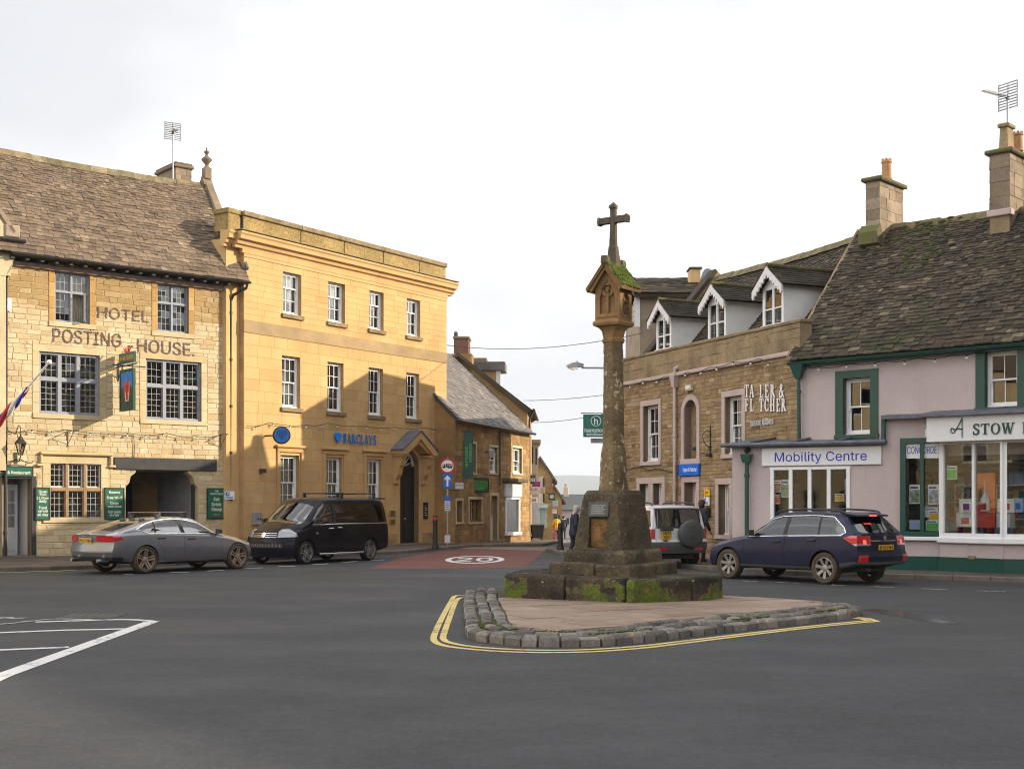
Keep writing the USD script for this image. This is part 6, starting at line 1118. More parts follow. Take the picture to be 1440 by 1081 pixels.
# rear house seen over the left dormer, street lamp, hanging deli sign
RH = thing('rear_house', 'house behind the estate agents with a dark tiled roof and pale cheek', 'house', (x_(900, 47), 47, 0), 0); Xr = x_(900, 47)
part(RH, 'walls', bx(0, 3.0, 0, 6, 3, z_(412, 47)), m_chim, tone=.7); part(RH, 'end_wall', bx(3.0, 7, .3, 6, 3, z_(412, 47)), m_room); part(RH, 'barge_end', cat([bx(-.19, -.002, -.05, .1, z_(460, 47), z_(418, 47))] + [rbox(-.23, -.191, -.05, .08, z_(460, 47) + .2 * q, z_(460, 47) + .2 * q + .15, .02) for q in range(5)]), m_wdull)
rr = part(RH, 'roof', ext_u([(-.35, z_(414, 47)), (3, z_(392, 50)), (6.3, z_(414, 47)), (6.3, z_(414, 47) - .15), (3, z_(392, 50) - .15), (-.35, z_(414, 47) - .15)], -.25, 7.2), m_tdark, tone=.3)
rpz = z_(392, 50) - z_(414, 47); rpa = math.atan2(rpz, 3.35); roof_tiles(rr, np.array([-.28, -.38, z_(414, 47)]), [1, 0, 0], [0, math.cos(rpa), math.sin(rpa)], 4.2, math.hypot(rpz, 3.35), m_tdark, 87, .2, .16, (.2, .4), n=0)
part(RH, 'chimney', rbox(x_(970, 48.5) - Xr, x_(985, 48.5) - Xr, 1.4, 2.1, z_(398, 48.5), z_(379, 48.5), .02), m_bar, tone=.8); part(RH, 'chimney_cap', rbox(x_(968.5, 48.5) - Xr, x_(987, 48.5) - Xr, 1.35, 2.15, z_(379, 48.5), z_(376, 48.5), .02), m_cap)
part(RH, 'ridge_hump', xf(lathe([(0, 0), (.30, 0), (.2, .3), (.12, .42), (0, .46)], 10), None, (x_(996, 47.5) - Xr, .6, z_(394, 47.5))), m_lead, smooth=50)
# the side street's right hand row, mostly hidden by the cross
RW = Fac((4.3, 60.0), (-.04, -.999)); ROW = thing('side_street_row', 'stone row on the right of the side street behind the cross shaft', 'house', RW.loc, RW.rot)
part(ROW, 'walls', bx(0, 16, 0, 6, -.3, 5.6), m_choc, tone=.5); part(ROW, 'roof', ext_u([(-.2, 5.55), (3, 8.6), (6.2, 5.55)], -.1, 16.1), m_tdark, tone=.4)
sl0 = at(820, 517, 43.4); sl1 = at(872, 520, 43.6); LMP = thing('street_lamp', 'grey street lamp head on a curved arm showing left of the cross shaft', 'street lamp')
part(LMP, 'arm', tube(spline([sl1 + np.array([.4, .3, -.5]), sl1 + np.array([.15, .05, .0]), at(850, 517.5, 43.5), sl0 - np.array([.05, 0, -.0])], 6), .032, 8), m_galv, smooth=40)
hd0 = at(809, 514.5, 43.4); part(LMP, 'lamp_head', xf(hull([(x, y, z) for x, w, t in ((-.3, .07, .02), (-.1, .15, .1), (.1, .14, .11), (.28, .07, .07)) for y in (-w, w) for z in (-.03, t)]), None, hd0), m_galv); part(LMP, 'lamp_bowl', xf(hull([(x, y, z) for x, w, t in ((-.27, .06, -.06), (-.1, .13, -.14), (.08, .12, -.1)) for y in (-w, w) for z in (-.035, t)]), None, hd0), glass('lamp_bowl', (.8, .78, .7), base=.2)); part(LMP, 'photocell', xf(lathe([(0, 0), (.04, 0), (.04, .07), (0, .09)], 8), None, hd0 + [.05, 0, .1]), m_wdull)
slab_sign('hanging_deli_sign', at(838, 598.5, 43), .04, .86, .76, .05, m_hgreen, 'teal delicatessen sign with a ringed letter h left of the cross shaft', lines=[('hamptons', 0, -.15, .13, m_signw, 0), ('delicatessen', 0, -.29, .08, m_signw, 0), ('h', 0, .15, .2, m_signw, 0)], arm=(-.5, .6, .42)); sp_ = [p for p in stage.GetPrimAtPath('/World').GetChildren() if p.GetName().startswith('hanging_deli')][0]
part(str(sp_.GetPath()), 'ring', xf(wallp(Point(0, 0).buffer(.175, 28).difference(Point(0, 0).buffer(.155, 28)), -.03, -.0255), None, (0, 0, .16)), m_signw)
slab_sign('grey_hanging_board', at(842, 619.5, 43.3), .04, .55, .16, .04, m_galv, 'plain grey board hanging under the teal delicatessen sign')
# ================================================================ PINK SHOPS
kd = np.array([.735, -.678]); kd /= np.linalg.norm(kd); K_ = Fac((7.6, 34.06), kd); KW = K_.u(1560)
KT = thing('pink_shops', 'pink rendered shops with dark green trim and a mossy stone tiled roof', 'shop', K_.loc, K_.rot)
KE = (K_.z(1122, 516) + K_.z(1430, 481)) / 2
k1 = K_.win(1186, 1224, 531, 611); k2 = K_.win(1385, 1431, 493, 572)
part(KT, 'upper_wall', front_wall(KW, 2.9, KE, [k1, k2], .33), m_pink); part(KT, 'side_walls', closed_box(KW, KE, 7.4, y0=.331, floors=(2.9,)), m_room)
for i, r in enumerate((k1, k2)):
    part(KT, 'window_surround', cat([bx(r[0] - .22, r[0], -.03, .26, r[2], r[3] + .2), bx(r[1], r[1] + .22, -.03, .26, r[2], r[3] + .2), bx(r[0], r[1], -.029, .26, r[3], r[3] + .2), bx(r[0] - .24, r[1] + .24, -.06, .26, r[2] - .1, r[2])]), m_green); sash(KT, r, .2, 2, 1, 1, seed=120 + i)
part(KT, 'gutter', cat([ext_u([(-.24 + .08 * math.cos(a), KE + .03 + .09 * math.sin(a)) for a in np.linspace(PI, 2 * PI, 9)], -.15, KW), bx(-.1, KW, -.14, .0, KE - .1, KE - .002)]), m_green)
pipe(KT, [(.12, -.16, KE - .35), (.12, -.13, 3.4)], .05, m_green); part(KT, 'rainwater_head', hull([(.12 + sx * .2, -.2 + sy * .12, KE - .02) for sx in (-1, 1) for sy in (-1, 1)] + [(.12 + sx * .07, -.16 + sy * .06, KE - .42) for sx in (-1, 1) for sy in (-1, 1)]), m_green)
KY0, KZ0, KY1, KZ1 = -.26, KE + .06, 3.7, 9.55; kp = math.atan2(KZ1 - KZ0, KY1 - KY0); kL = math.hypot(KZ1 - KZ0, KY1 - KY0)
krf = part(KT, 'roof', ext_u([(KY0, KZ0 - .06), (KY1, KZ1 - .2), (7.6, KZ0), (7.5, KZ0 - .2), (0, KZ0 - .06)], -.12, KW), m_tdark, tone=.2)
roof_tiles(krf, np.array([-.12, KY0 - .08, KZ0]), [1, 0, 0], [0, math.cos(kp), math.sin(kp)], KW + .1, kL, m_tdark, 91, .165, .085, (.12, .32), sag=.08, th=.03, jit=1.7)
x = .3; rs = np.random.RandomState(4)
while x < KW: l = .5; g = ext_u([tuple(p) for p in spline([(KY1 - .2, KZ1 - .15), (KY1 - .08, KZ1 + .06), (KY1 + .08, KZ1 + .06), (KY1 + .2, KZ1 - .15)], 3)], x + .004, x + l - .004); g[0][:, 2] += rs.uniform(-.02, .02) - .06 * math.sin(PI * x / KW); part(krf, 'ridge_tile', g, m_ridge, tone=float(rs.uniform(0, .4))); x += l
part(KT, 'party_coping', xf(rbox(-.14, .14, 0, kL, -.02, .10, .03), Rx(kp), (-.1, KY0 + .1, KZ0 + .06)), m_bwea, tone=.2)
tu = []; rs = np.random.RandomState(6)                                   # moss cushions on the tiles
for q in range(1500):
    u_, s_ = rs.uniform(.3, KW), rs.uniform(0, kL)
    if meshkit.fbm(np.array([u_ * .45, s_ * .6, 1.0]), 3) < .60 - .08 * (s_ / kL): continue
    r = rs.uniform(.03, .09); g = icos(1, s=1); c = np.array([u_, KY0 + s_ * math.cos(kp), KZ0 + .04 + s_ * math.sin(kp)]); tu.append((g[0] * [r * 1.3, r, r * .7] + c, g[1]))
part(krf, 'moss', cat(tu), plain('dark_moss', (.045, .052, .012), .98, var=.4), smooth=True, kind='stuff')
# chimneys
def stack(T, name, F, px0, pxm, py0, py1, y, dpt, m=m_chim, cap=.1, seed=1, tone=.5):
    u0, u1 = F.u(px0, y), F.u(pxm, y); z0, z1 = F.z(px0, py1, y), F.z(px0, py0, y); c = part(T, name, bx(u0 + .012, u1 - .012, y + .012, y + dpt, z0 - .8, z1 + .01), m_tfm)
    for a, g in course_stones(u0, u1, z0 - .2, z1, [], (.26, .38), (.3, .6), y, .003, .008, seed, tone=(tone, .25), yb=y + .02, gap=.003): part(c, 'chimney_stone', g, m)
    for a, g in course_stones(0, dpt, z0 - .2, z1, [], (.26, .38), (.3, .6), 0, .003, .008, seed + 1, tone=(tone, .25), yb=.02, gap=.003): part(c, 'chimney_stone', xf(g, Rz(PI / 2), (u1, y, 0)), m)
    part(c, 'cap', cat([rbox(u0 - .1, u1 + .1, y - .1, y + dpt + .1, z1 + .002, z1 + .12, .03), hull([(u0 - .06, y - .06, z1 + .121), (u1 + .06, y - .06, z1 + .121), (u0 - .06, y + dpt + .06, z1 + .121), (u1 + .06, y + dpt + .06, z1 + .121), ((u0 + u1) / 2, y + dpt * .3, z1 + .25), ((u0 + u1) / 2, y + dpt * .7, z1 + .25)])]), m_cap)
    return c, u0, u1, z1
def pot(c, u, y, z, h, r=.14):
    n_ = 24; pr = [(r * 1.1, 0), (r * 1.1, .04), (r, .06), (r * .92, h * .75), (r * 1.08, h * .77), (r * 1.08, h * .82), (r * .98, h * .84), (r * 1.0, h), (r * .85, h), (r * .8, 0)]; g = lathe(pr, n_); v = g[0]
    k = v[:, 2] > h * .95; v[k, 2] -= .09 * (np.abs(((np.arctan2(v[k, 1], v[k, 0]) / (2 * PI) * 8) % 1) - .5) * 2); part(c, 'chimney_pot', xf(g, None, (u, y, z)), m_pot, smooth=30)
c, u0, u1, z1 = stack(KT, 'chimney', K_, 1217, 1237, 257, 318, 2.9, 1.45, seed=131); pot(c, (u0 + u1) / 2, 3.75, z1 + .2, .62); part(c, 'stepped_base', hull([(u0 - .14, 2.74, z1 - 1.75), (u1 + .02, 2.74, z1 - 1.75), (u0 - .14, 2.74, z1 - 1.42), (u1 + .02, 2.74, z1 - 1.42), (u0 - .14, 2.92, z1 - 1.2), (u1 + .02, 2.92, z1 - 1.2), (u0 - .14, 3.2, z1 - 1.9), (u1 + .02, 3.2, z1 - 1.9)]), m_cap)
c, u0, u1, z1 = stack(KT, 'chimney', K_, 1391, 1420, 219, 288, 2.9, 1.6, seed=141, tone=.3); pot(c, (u0 + u1) / 2 + .15, 3.75, z1 + .2, .55, .13)
part(c, 'upper_stack', cat([hull([(u0 + .22, 2.98, z1 + .13), (u1 - .08, 2.98, z1 + .13), (u0 + .22, 3.4, z1 + .13), (u1 - .08, 3.4, z1 + .13), (u0 + .25, 3.0, z1 + .7), (u1 - .1, 3.0, z1 + .7), (u0 + .25, 3.38, z1 + .7), (u1 - .1, 3.38, z1 + .7)]), rbox(u0 + .19, u1 - .05, 2.95, 3.43, z1 + .7, z1 + .8, .02)]), m_tfp, tone=.7)
part(c, 'flashing', rbox(u0 - .05, u1 + .05, 2.84, 3.1, z1 - 1.62, z1 - 1.45, .02), m_pinks)
def aerial(name, base, h, yaw, label, back, boom=True, tilt=.25):
    t = thing(name, label, 'aerial', base, yaw); part(t, 'mast', tube([(0, 0, 0), (0, 0, h)], .024, 6), m_galv); gs = []
    for s in (0, 1):
        z0 = h - back / 2 + s * back * .52
        for q in range(5): gs.append(tube([(-.28, 0, z0 + q * back * .105), (.28, 0, z0 + q * back * .105)], .016, 4))
        for x in (-.28, 0, .28): gs.append(tube([(x, .01, z0 - .02), (x, .01, z0 + back * .44)], .018, 4))
    part(t, 'reflector_grid', xf(cat(gs), None), m_galv); bo = [tube([(0, 0, h - .05), (0, -1.0 if boom else -.4, h - .05)], .02, 5)]
    for q in range(12 if boom else 4): y = -.12 - q * .075; bo.append(tube([(-.1, y, h - .05), (.1, y, h - .05)], .011, 4)); 
    part(t, 'boom', cat(bo), m_galv); part(t, 'clamp', rbox(-.03, .03, -.05, .05, h - .12, h - .02, .005), m_iron)
p = H_.pt(H_.u(243, RD), RD - .0, H_.z(243, 256, RD)); aerial('tv_aerial', p, H_.z(243, 184, RD) - p[2], H_.rot - .2, 'television aerial on the mast strapped to the hotel chimney', .62, False)
p = K_.pt(K_.u(1417, 3.1), 3.1, K_.z(1417, 185, 3.1)); aerial('tv_aerial', p, .95, -1.0, 'television aerial on the rightmost chimney with its boom pointing left', .7)
# ---- projecting ground floor
md = np.array([.8766, -.481]); md /= np.linalg.norm(md); M_ = Fac((5.79, 33.66), md); MW = M_.u(1322); mz1 = M_.z(1140, 626)
MT = thing('mobility_shop', 'pink single storey shopfront with a white mobility centre sign', 'shop', M_.loc, M_.rot)
mw_ = M_.win(1086, 1193, 660, 734); cwn = M_.win(1274, 1320, 623, 747); mU = M_.u(1245); mz2 = M_.z(1280, 589)
part(MT, 'front_wall', front_wall(MW, -.1, mz1, [mw_, cwn], .3, [(0, -.1), (MW, -.1), (MW, mz2), (mU, mz2), (mU, mz1), (0, mz1)]), m_pink)
part(MT, 'side_wall', bx(0, .3, .301, 5, -.1, mz1), m_pink); part(MT, 'rear_wall', cat([bx(.3, MW, 5, 5.2, -.1, mz1), bx(mU - .6, mU - .5, .301, 5, -.1, mz1)]), m_room)
part(MT, 'shop_floor', bx(.3, MW, .301, 5, -.1, .15), m_card)
part(MT, 'lead_roof', cat([hull([(-.22, -.22, mz1), (mU + .05, -.22, mz1), (-.22, -.22, mz1 + .06), (mU + .05, -.22, mz1 + .06), (-.22, 2.5, mz1 + .34), (mU + .05, 2.5, mz1 + .34), (-.22, 2.5, mz1), (mU + .05, 2.5, mz1)]), tube([(-.22, -.23, mz1 + .04), (mU + .05, -.23, mz1 + .04)], .055, 8)]), m_lead)
for q in np.arange(.6, mU, 1.15): part(MT, 'lead_roll', tube([(q, -.26, mz1 + .10), (q, 2.4, mz1 + .37)], .035, 6), m_lead)
part(MT, 'upper_lead_roof', cat([hull([(mU - .06, -.22, mz2), (MW + .1, -.22, mz2), (mU - .06, -.22, mz2 + .09), (MW + .1, -.22, mz2 + .09), (mU - .06, 1.9, mz2 + .3), (MW + .1, 1.9, mz2 + .3), (mU - .06, 1.9, mz2), (MW + .1, 1.9, mz2)])]), m_lead); pipe(MT, [(mU - .02, -.1, mz2), (mU - .02, -.1, mz1 + .05)], .06, m_green, rings=False)
hu = M_.u(1050.5, -.1); pipe(MT, [(hu, -.12, mz1 - .35), (hu, -.12, .1)], .055, m_green); part(MT, 'rainwater_head', cat([hull([(hu + sx * .14, -.14 + sy * .12, mz1 - .2) for sx in (-1, 1) for sy in (-1, 1)] + [(hu + sx * .09, -.14 + sy * .09, mz1 - .42) for sx in (-1, 1) for sy in (-1, 1)])]), m_green); part(MT, 'outlet', tube([(hu, .0, mz1 - .08), (hu, -.14, mz1 - .12), (hu, -.14, mz1 - .2)], .07, 8), m_black)
r = mw_; n4 = 4; wd = (r[1] - r[0]) / 4
part(MT, 'plinth_band', cat([bx(-.02, MW, -.025, .0, -.1, .45)]), m_green)
fr = part(MT, 'shop_window', cat([bx(r[0] - .06, r[1] + .06, -.04, .1, r[3], r[3] + .07), bx(r[0] - .06, r[1] + .06, -.09, .1, r[2] - .08, r[2])] + [bx(r[0] + k * wd - .045, r[0] + k * wd + .045, -.039, .1, r[2], r[3]) for k in range(5)]), m_white)
for k in range(4): part(fr, 'pane', bx(r[0] + k * wd + .045, r[0] + (k + 1) * wd - .045, .03, .035, r[2], r[3]), m_shopg)
r = cwn; cx_ = M_.u(1297); fr = part(MT, 'corner_window', cat([bx(r[0] - .13, r[0], -.06, .1, r[2] - .1, r[3] + .13), bx(r[0], r[1] + .08, -.06, .1, r[3], r[3] + .13), bx(cx_ - .045, cx_ + .045, -.058, .1, r[2], r[3]), bx(r[0], r[1] + .05, -.06, .1, r[2] - .12, r[2])]), m_green); part(MT, 'white_sill', rbox(r[0] - .2, r[1] + .06, -.12, .05, r[2] - .22, r[2] - .125, .015), m_white)
for a, b in ((r[0], cx_ - .045), (cx_ + .045, r[1])): part(fr, 'pane', bx(a, b, .03, .035, r[2], r[3]), m_shopg)
cs = thing('concorde_window_sign', 'white strip sign with thin blue capitals across the green framed window', 'sign', M_.pt(r[0], .0, r[3] - .37), M_.rot); part(cs, 'panel', bx(0, r[1] - r[0], .012, .02, 0, .36), m_signw); part(cs, 'lettering', on_wall(text('CONCORDE', .17, .004, False, (r[1] - r[0]) * .9), (r[1] - r[0]) * .04, .12, .008), m_inkb)
su0, su1, sz0, sz1 = M_.win(1072, 1240, 628.5, 654); ms = thing('mobility_sign', 'long white board with blue mobility centre lettering', 'sign', M_.pt(su0, 0, sz0), M_.rot); W_ = su1 - su0; part(ms, 'panel', rbox(0, W_, -.06, -.002, 0, sz1 - sz0, .008), m_signw); part(ms, 'lettering', on_wall(text('Mobility Centre', (sz1 - sz0) * .50, .006, False, W_ * .77), W_ * .115, (sz1 - sz0) * .24, -.0605), m_inkb)
m_pro = plain('mixed_print', (.35, .45, .30), .5, var=.9, mscale=9); m_pro2 = plain('mixed_print_red', (.40, .18, .16), .5, var=.9, mscale=11); m_pro3 = plain('mixed_print_blue', (.30, .40, .55), .5, var=.9, mscale=11)
def poster(F, px, m, label, y=.06, hdr=None):
    u0, u1, z0, z1 = F.win(*px, y); t = thing('window_poster', label, 'poster', F.pt(u0, y, z0), F.rot); part(t, 'sheet', bx(0, u1 - u0, 0, .004, 0, z1 - z0), m_signw); h = z1 - z0; w = u1 - u0; part(t, 'picture', bx(w * .06, w * .94, -.003, -.0002, h * .06, h * .72), m); part(t, 'heading', bx(w * .1, w * .8, -.003, -.0002, h * .79, h * .89), hdr or m_inkb)
poster(M_, (1089, 1098, 675, 692), m_pro2, 'red and white poster at the left of the mobility shop window', hdr=m_red); poster(M_, (1099, 1110, 674, 699), m_pro, 'pale poster with a scooter picture in the first mobility shop pane')
poster(M_, (1089.5, 1096, 695, 708), m_oran, 'small orange poster low in the first mobility shop pane', hdr=m_oran); poster(M_, (1174, 1187, 694, 705), m_yel, 'yellow poster low in the fourth mobility shop pane', hdr=m_beam); poster(M_, (1188, 1196, 674, 688), m_pro3, 'blue poster at the right edge of the mobility shop window'); poster(M_, (1188, 1196, 690, 706), m_purp, 'purple and white poster under the blue one in the mobility window')
poster(M_, (1305, 1320, 681, 709), m_pro3, 'tall blue picture poster in the right pane of the green window'); poster(M_, (1279, 1294, 681, 708), m_pro, 'green poster in the left pane of the green window'); poster(M_, (1299, 1319, 713, 727), m_pgrey, 'plain white notice low in the green window'); poster(M_, (1306, 1320, 718, 731), m_yel, 'yellow notice low in the right pane of the green window', .05, m_beam); poster(M_, (1302, 1320, 731, 746), m_lime, 'lime and blue notice at the foot of the green window', .055); poster(M_, (1279, 1295, 731, 744), m_pblue, 'pale blue notice at the foot of the left pane of the green window')
wplate(M_, 'alarm_box', (1303, 1320, 602, 615), m_wdull, 'white alarm box with red print beside the pharmacy fascia', 'alarm', th=.2, y=-.02, extra=lambda t, w, h, th: (part(t, 'print', bx(w * .25, w * .75, -th - .003, -th - .0005, h * .25, h * .7), m_red), part(t, 'roof', rbox(-.03, w + .03, -th - .03, .01, h + .002, h + .05, .01), m_galv)))
# ---- pharmacy bay
B0 = M_.pt(M_.u(1322) + .0, -.05, 0)[:2]; F1 = Fac(B0, (.62, -.785)); L1 = F1.u(1411); F2 = Fac(F1.pt(L1, 0, 0)[:2], (.93, -.367)); L2 = F2.u(1560); FA = Fac(F1.pt(-.02, -.46, 0)[:2], (.777, -.63)); LA = FA.u(1560)
ST = thing('pharmacy', 'pharmacy with a white fascia and a shallow white framed bay window', 'shop', (B0[0], B0[1], 0))
loc = lambda F, g: xf(xf(g, Rz(F.rot)), None, (F.P[0] - B0[0], F.P[1] - B0[1], 0))
zs, zh = F1.z(1365, 752), F1.z(1365, 624); zft, zfb = FA.z(1380, 583.5), FA.z(1380, 619.5)
for F, L in ((F1, L1), (F2, L2)):
    e = .02 if F is F2 else 0
    part(ST, 'stall_riser', loc(F, bx(0, L, .0 + e, .3, .45, zs - .2)), m_pink); part(ST, 'green_plinth', loc(F, bx(-.02, L, -.03 + e, .3, -.1, .449)), m_green); part(ST, 'sill', loc(F, rbox(-.03, L + .04, -.1, .35, zs - .2, zs - .06, .02)), m_white)
    ps = ((0, .12), (F1.u(1367.5), F1.u(1371)), (L1 - .07, L1)) if F is F1 else ((0.0, .08), (1.05, 1.13), (2.2, 2.28), (3.3, 3.38))
    fr = part(ST, 'window_frame', loc(F, cat([bx(a, b, -.03 + e, .1, zs - .06, zh + .2) for a, b in ps] + [bx(0, L, -.028 + e, .1, zs - .06, zs + .04), bx(0, L, -.028 + e, .1, zh, zh + .2)])), m_white)
    for (a, b), (c, d) in zip(ps[:-1], ps[1:]): part(fr, 'pane', loc(F, bx(b, c, .03, .036, zs + .04, zh)), m_shopg)
part(ST, 'air_brick', loc(F1, rbox(F1.u(1362), F1.u(1372), -.045, 0, .42, .5, .005)), m_mull)
part(ST, 'fascia', loc(FA, rbox(0, LA, -.1, .3, zfb, zft, .01)), m_signw); part(ST, 'lead_roof', loc(FA, hull([(-.15, -.25, zft), (LA, -.25, zft), (-.15, -.25, zft + .07), (LA, -.25, zft + .07), (-.15, 1.6, zft + .32), (LA, 1.6, zft + .32), (-.15, 1.6, zft), (LA, 1.6, zft)])), m_lead)
fs = thing('pharmacy_lettering', 'dark green serif letters on the white pharmacy fascia', 'sign', FA.loc, FA.rot); hF = (zft - zfb) * .42; g = serif('STOW', hF, .02, gap=.13); g[0][:, 0] *= (FA.u(1427, -.1) - FA.u(1368, -.1)) / np.ptp(g[0][:, 0]); zc_ = FA.z(1398, 602.5, -.1) - hF / 2
part(fs, 'lettering', on_wall(g, FA.u(1368, -.1), zc_, -.103), m_green); g = serif('PHARMACY'[:1], hF, .03); part(fs, 'lettering', on_wall(g, FA.u(1438, -.1), zc_, -.103), m_green)
u_ = FA.u(1346, -.1); part(fs, 'emblem', cat([tube(spline([(u_ + x * .3 - .15, -.115, zc_ - .05 + z * .45) for x, z in pts], 5), .012, 5) for pts in (((.9, 0), (.9, .5), (.9, 1.05)), ((.9, 1.0), (.5, .5), (.2, .25), (.0, .35), (.1, .5), (.3, .4)), ((.3, .42), (.6, .45), (.95, .42)))]), m_green)
# interior of the pharmacy: floor, ceiling with lit tubes, rear shelves
inn = lambda x, y: F1.pt(x, y, 0)[:2]
part(ST, 'shop_floor', loc(F1, bx(-3, 6, .31, 3, .0, .5)), m_card); part(ST, 'ceiling', loc(F1, bx(-3, 6, .12, 3, zh + .21, zh + .3)), m_wdull); part(ST, 'rear_wall', loc(F1, bx(-3.2, 6, 2.6, 2.7, 0, 4)), m_crm)
tl_ = lamp('fluorescent_tube', (1.0, .97, .9), 40.0)
for k in range(3): t = thing('ceiling_light', ('nearest', 'middle', 'farthest')[k] + ' of three lit fluorescent tubes under the pharmacy ceiling', 'light', F1.pt(0, 0, 0), F1.rot); part(t, 'tube', bx(.75 + k * .3, 2.3 + k * .3, .7 + k * .6, .8 + k * .6, zh + .08, zh + .14), tl_); part(t, 'fitting', bx(.7 + k * .3, 2.35 + k * .3, .68 + k * .6, .82 + k * .6, zh + .142, zh + .2), m_white)
rs = np.random.RandomState(17); sh = thing('pharmacy_shelves', 'tall shelves of small packets along the rear wall of the pharmacy', 'shelves', F1.pt(0, 0, 0), F1.rot); part(sh, 'shelf_unit', cat([bx(-3, 5, 2.0, 2.4, .5 + .42 * q, .53 + .42 * q) for q in range(6)] + [bx(-3, 5, 2.5, 2.55, .5, 3.0)]), m_wdull)
for q in range(5):
    x = -2.9
    while x < 2.6: w = rs.uniform(.12, .35); part(sh, 'packet', bx(x, x + w - .02, 2.03, 2.25, .53 + .42 * q, .53 + .42 * q + rs.uniform(.18, .36)), [m_signw, m_red, m_pblue, m_pro2, m_purp, m_card, m_pgrey, m_hgreen][rs.randint(8)]); x += w
def carton(px, m, label, F=F1, y=.45, spot=m_red):
    u0, u1, z0, z1 = F.win(*px, y); t = thing('display_carton', label, 'carton', F.pt(u0, y, z0), F.rot + rs.uniform(-.08, .08)); w, h = u1 - u0, z1 - z0; part(t, 'box', rbox(0, w, 0, w * .7, 0, h, .006), m); part(t, 'printed_patch', bx(w * .3, w * .75, -.003, -.0005, h * .2, h * .65), spot); part(t, 'tape', bx(w * .05, w * .95, -.002, -.0004, h * .82, h * .86), m_pgrey)
carton((1348.5, 1368, 701, 720.5), m_signw, 'white carton with a purple patch, upper left of the pharmacy window', spot=m_purp); carton((1344.5, 1368, 721, 740.5), m_signw, 'white carton with a red patch under the purple patched one'); carton((1402.5, 1425, 701, 720.5), m_signw, 'white carton with a red patch right of the orange stand', y=.5); carton((1401, 1420, 722, 741.5), m_pgrey, 'pale carton low right of the orange stand', y=.48, spot=m_pblue); carton((1424, 1438, 700, 720), m_pblue, 'pale blue carton at the right edge of the pharmacy window', y=.6, spot=m_rblue)
u0, u1, z0, z1 = F1.win(1374, 1399.5, 665, 742, .55); t = thing('display_stand', 'tall orange and red cardboard display stand in the pharmacy window', 'display stand', F1.pt(u0, .55, z0), F1.rot); W_, h = u1 - u0, z1 - z0; part(t, 'stand', rbox(0, W_, 0, .06, 0, h, .008), plain('stand_red', (.55, .05, .03), .5)); part(t, 'orange_panel', bx(.01, W_ - .01, -.003, -.0004, h * .38, h), plain('stand_orange', (.75, .20, .04), .5, var=.25)); part(t, 'bottle', xf(cat([lathe([(0, 0), (.10, 0), (.11, .02), (.11, .3), (.05, .38), (.035, .42), (.035, .52), (.012, .56), (.008, .72), (0, .74)], 14)]), None, (W_ * .52, -.06, h * .30)), m_white, smooth=40); part(t, 'bottle_label', bx(W_ * .3, W_ * .72, -.18, -.172, h * .33, h * .46), m_red); part(t, 'green_figure', wallp(Polygon([(.04, .6), (.12, .55), (.13, .8), (.1, .95), (.05, .85)]), -.006, -.0042), m_hgreen)
u0, u1, z0, z1 = F1.win(1352, 1424, 640.5, 651, .9); t = thing('prescriptions_banner', 'cream prescriptions banner with a green cross hanging inside the pharmacy', 'banner', F1.pt(u0, .9, z0), F1.rot - .03); W_, h = u1 - u0, z1 - z0; part(t, 'panel', bx(0, W_, 0, .03, 0, h), plain('banner_cream', (.66, .62, .40), .5)); part(t, 'green_cross', cat([bx(.12, .19, -.004, -.0004, .03, h - .03), bx(.07, .24, -.0042, -.0005, h * .36, h * .64)]), m_lime); part(t, 'lettering', on_wall(text('Prescriptions', h * .5, .004, True, W_ * .66), W_ * .25, h * .26, -.0045), m_lime)
for a in (.15, W_ - .15): part(t, 'cord', tube([(a, .01, h), (a, .01, h + .5)], .006, 4), m_black)
u0, u1, z0, z1 = F1.win(1343, 1368, 681, 713, 1.2); t = thing('wire_rack', 'white wire rack standing inside the pharmacy behind the cartons', 'rack', F1.pt(u0, 1.2, .5), F1.rot); part(t, 'frame', cat([tube([(x, y, 0), (x, y, z1 - .5)], .012, 5) for x in (0, .9) for y in (0, .4)] + [tube([(0, y, z), (.9, y, z)], .008, 5) for y in (0, .2, .4) for z in np.linspace(.3, z1 - .5, 5)]), m_white)
poster(F1, (1332, 1346, 655, 674), m_lime, 'green cross poster at the left edge of the pharmacy window', .08, m_hgreen)
lights('string_lights', along(K_, [(1134, 513), (1150, 516), (1194, 511), (1242, 507), (1290, 503), (1338, 499), (1382, 492)], -.2), 'festoon bulbs strung under the green gutter of the pink wall', 6)
# unseen row added on the right, made tall to shade the square
TF = Fac(K_.pt(KW + .05, 0, 0)[:2], (.62, -.785)); TT2 = thing('added_terrace', 'unseen stone row added right of the shops to shade the square', 'house', TF.loc, TF.rot); th_ = [(1.2 + 3.1 * k, 2.4 + 3.1 * k, z, z + 1.7) for k in range(9) for z in (1.0, 4.1, 7.0)]
part(TT2, 'front_wall', front_wall(29, -.1, 9.4, th_, .3), m_tfp, tone=.6); part(TT2, 'side_walls', closed_box(29, 9.4, 8, y0=.301, floors=(3.2, 6.2)), m_room); part(TT2, 'roof', ext_u([(-.3, 9.35), (4, 13.2), (8.3, 9.35)], 0, 29), m_tdark, tone=.4)
for r in th_: w = part(TT2, 'window', cat([bx(r[0], r[0] + .06, .12, .18, r[2], r[3]), bx(r[1] - .06, r[1], .12, .18, r[2], r[3]), bx(r[0], r[1], .12, .18, r[2], r[2] + .06), bx(r[0], r[1], .12, .18, r[3] - .06, r[3])]), m_white); part(w, 'pane', bx(r[0] + .06, r[1] - .06, .15, .154, r[2] + .06, r[3] - .06), m_glass)
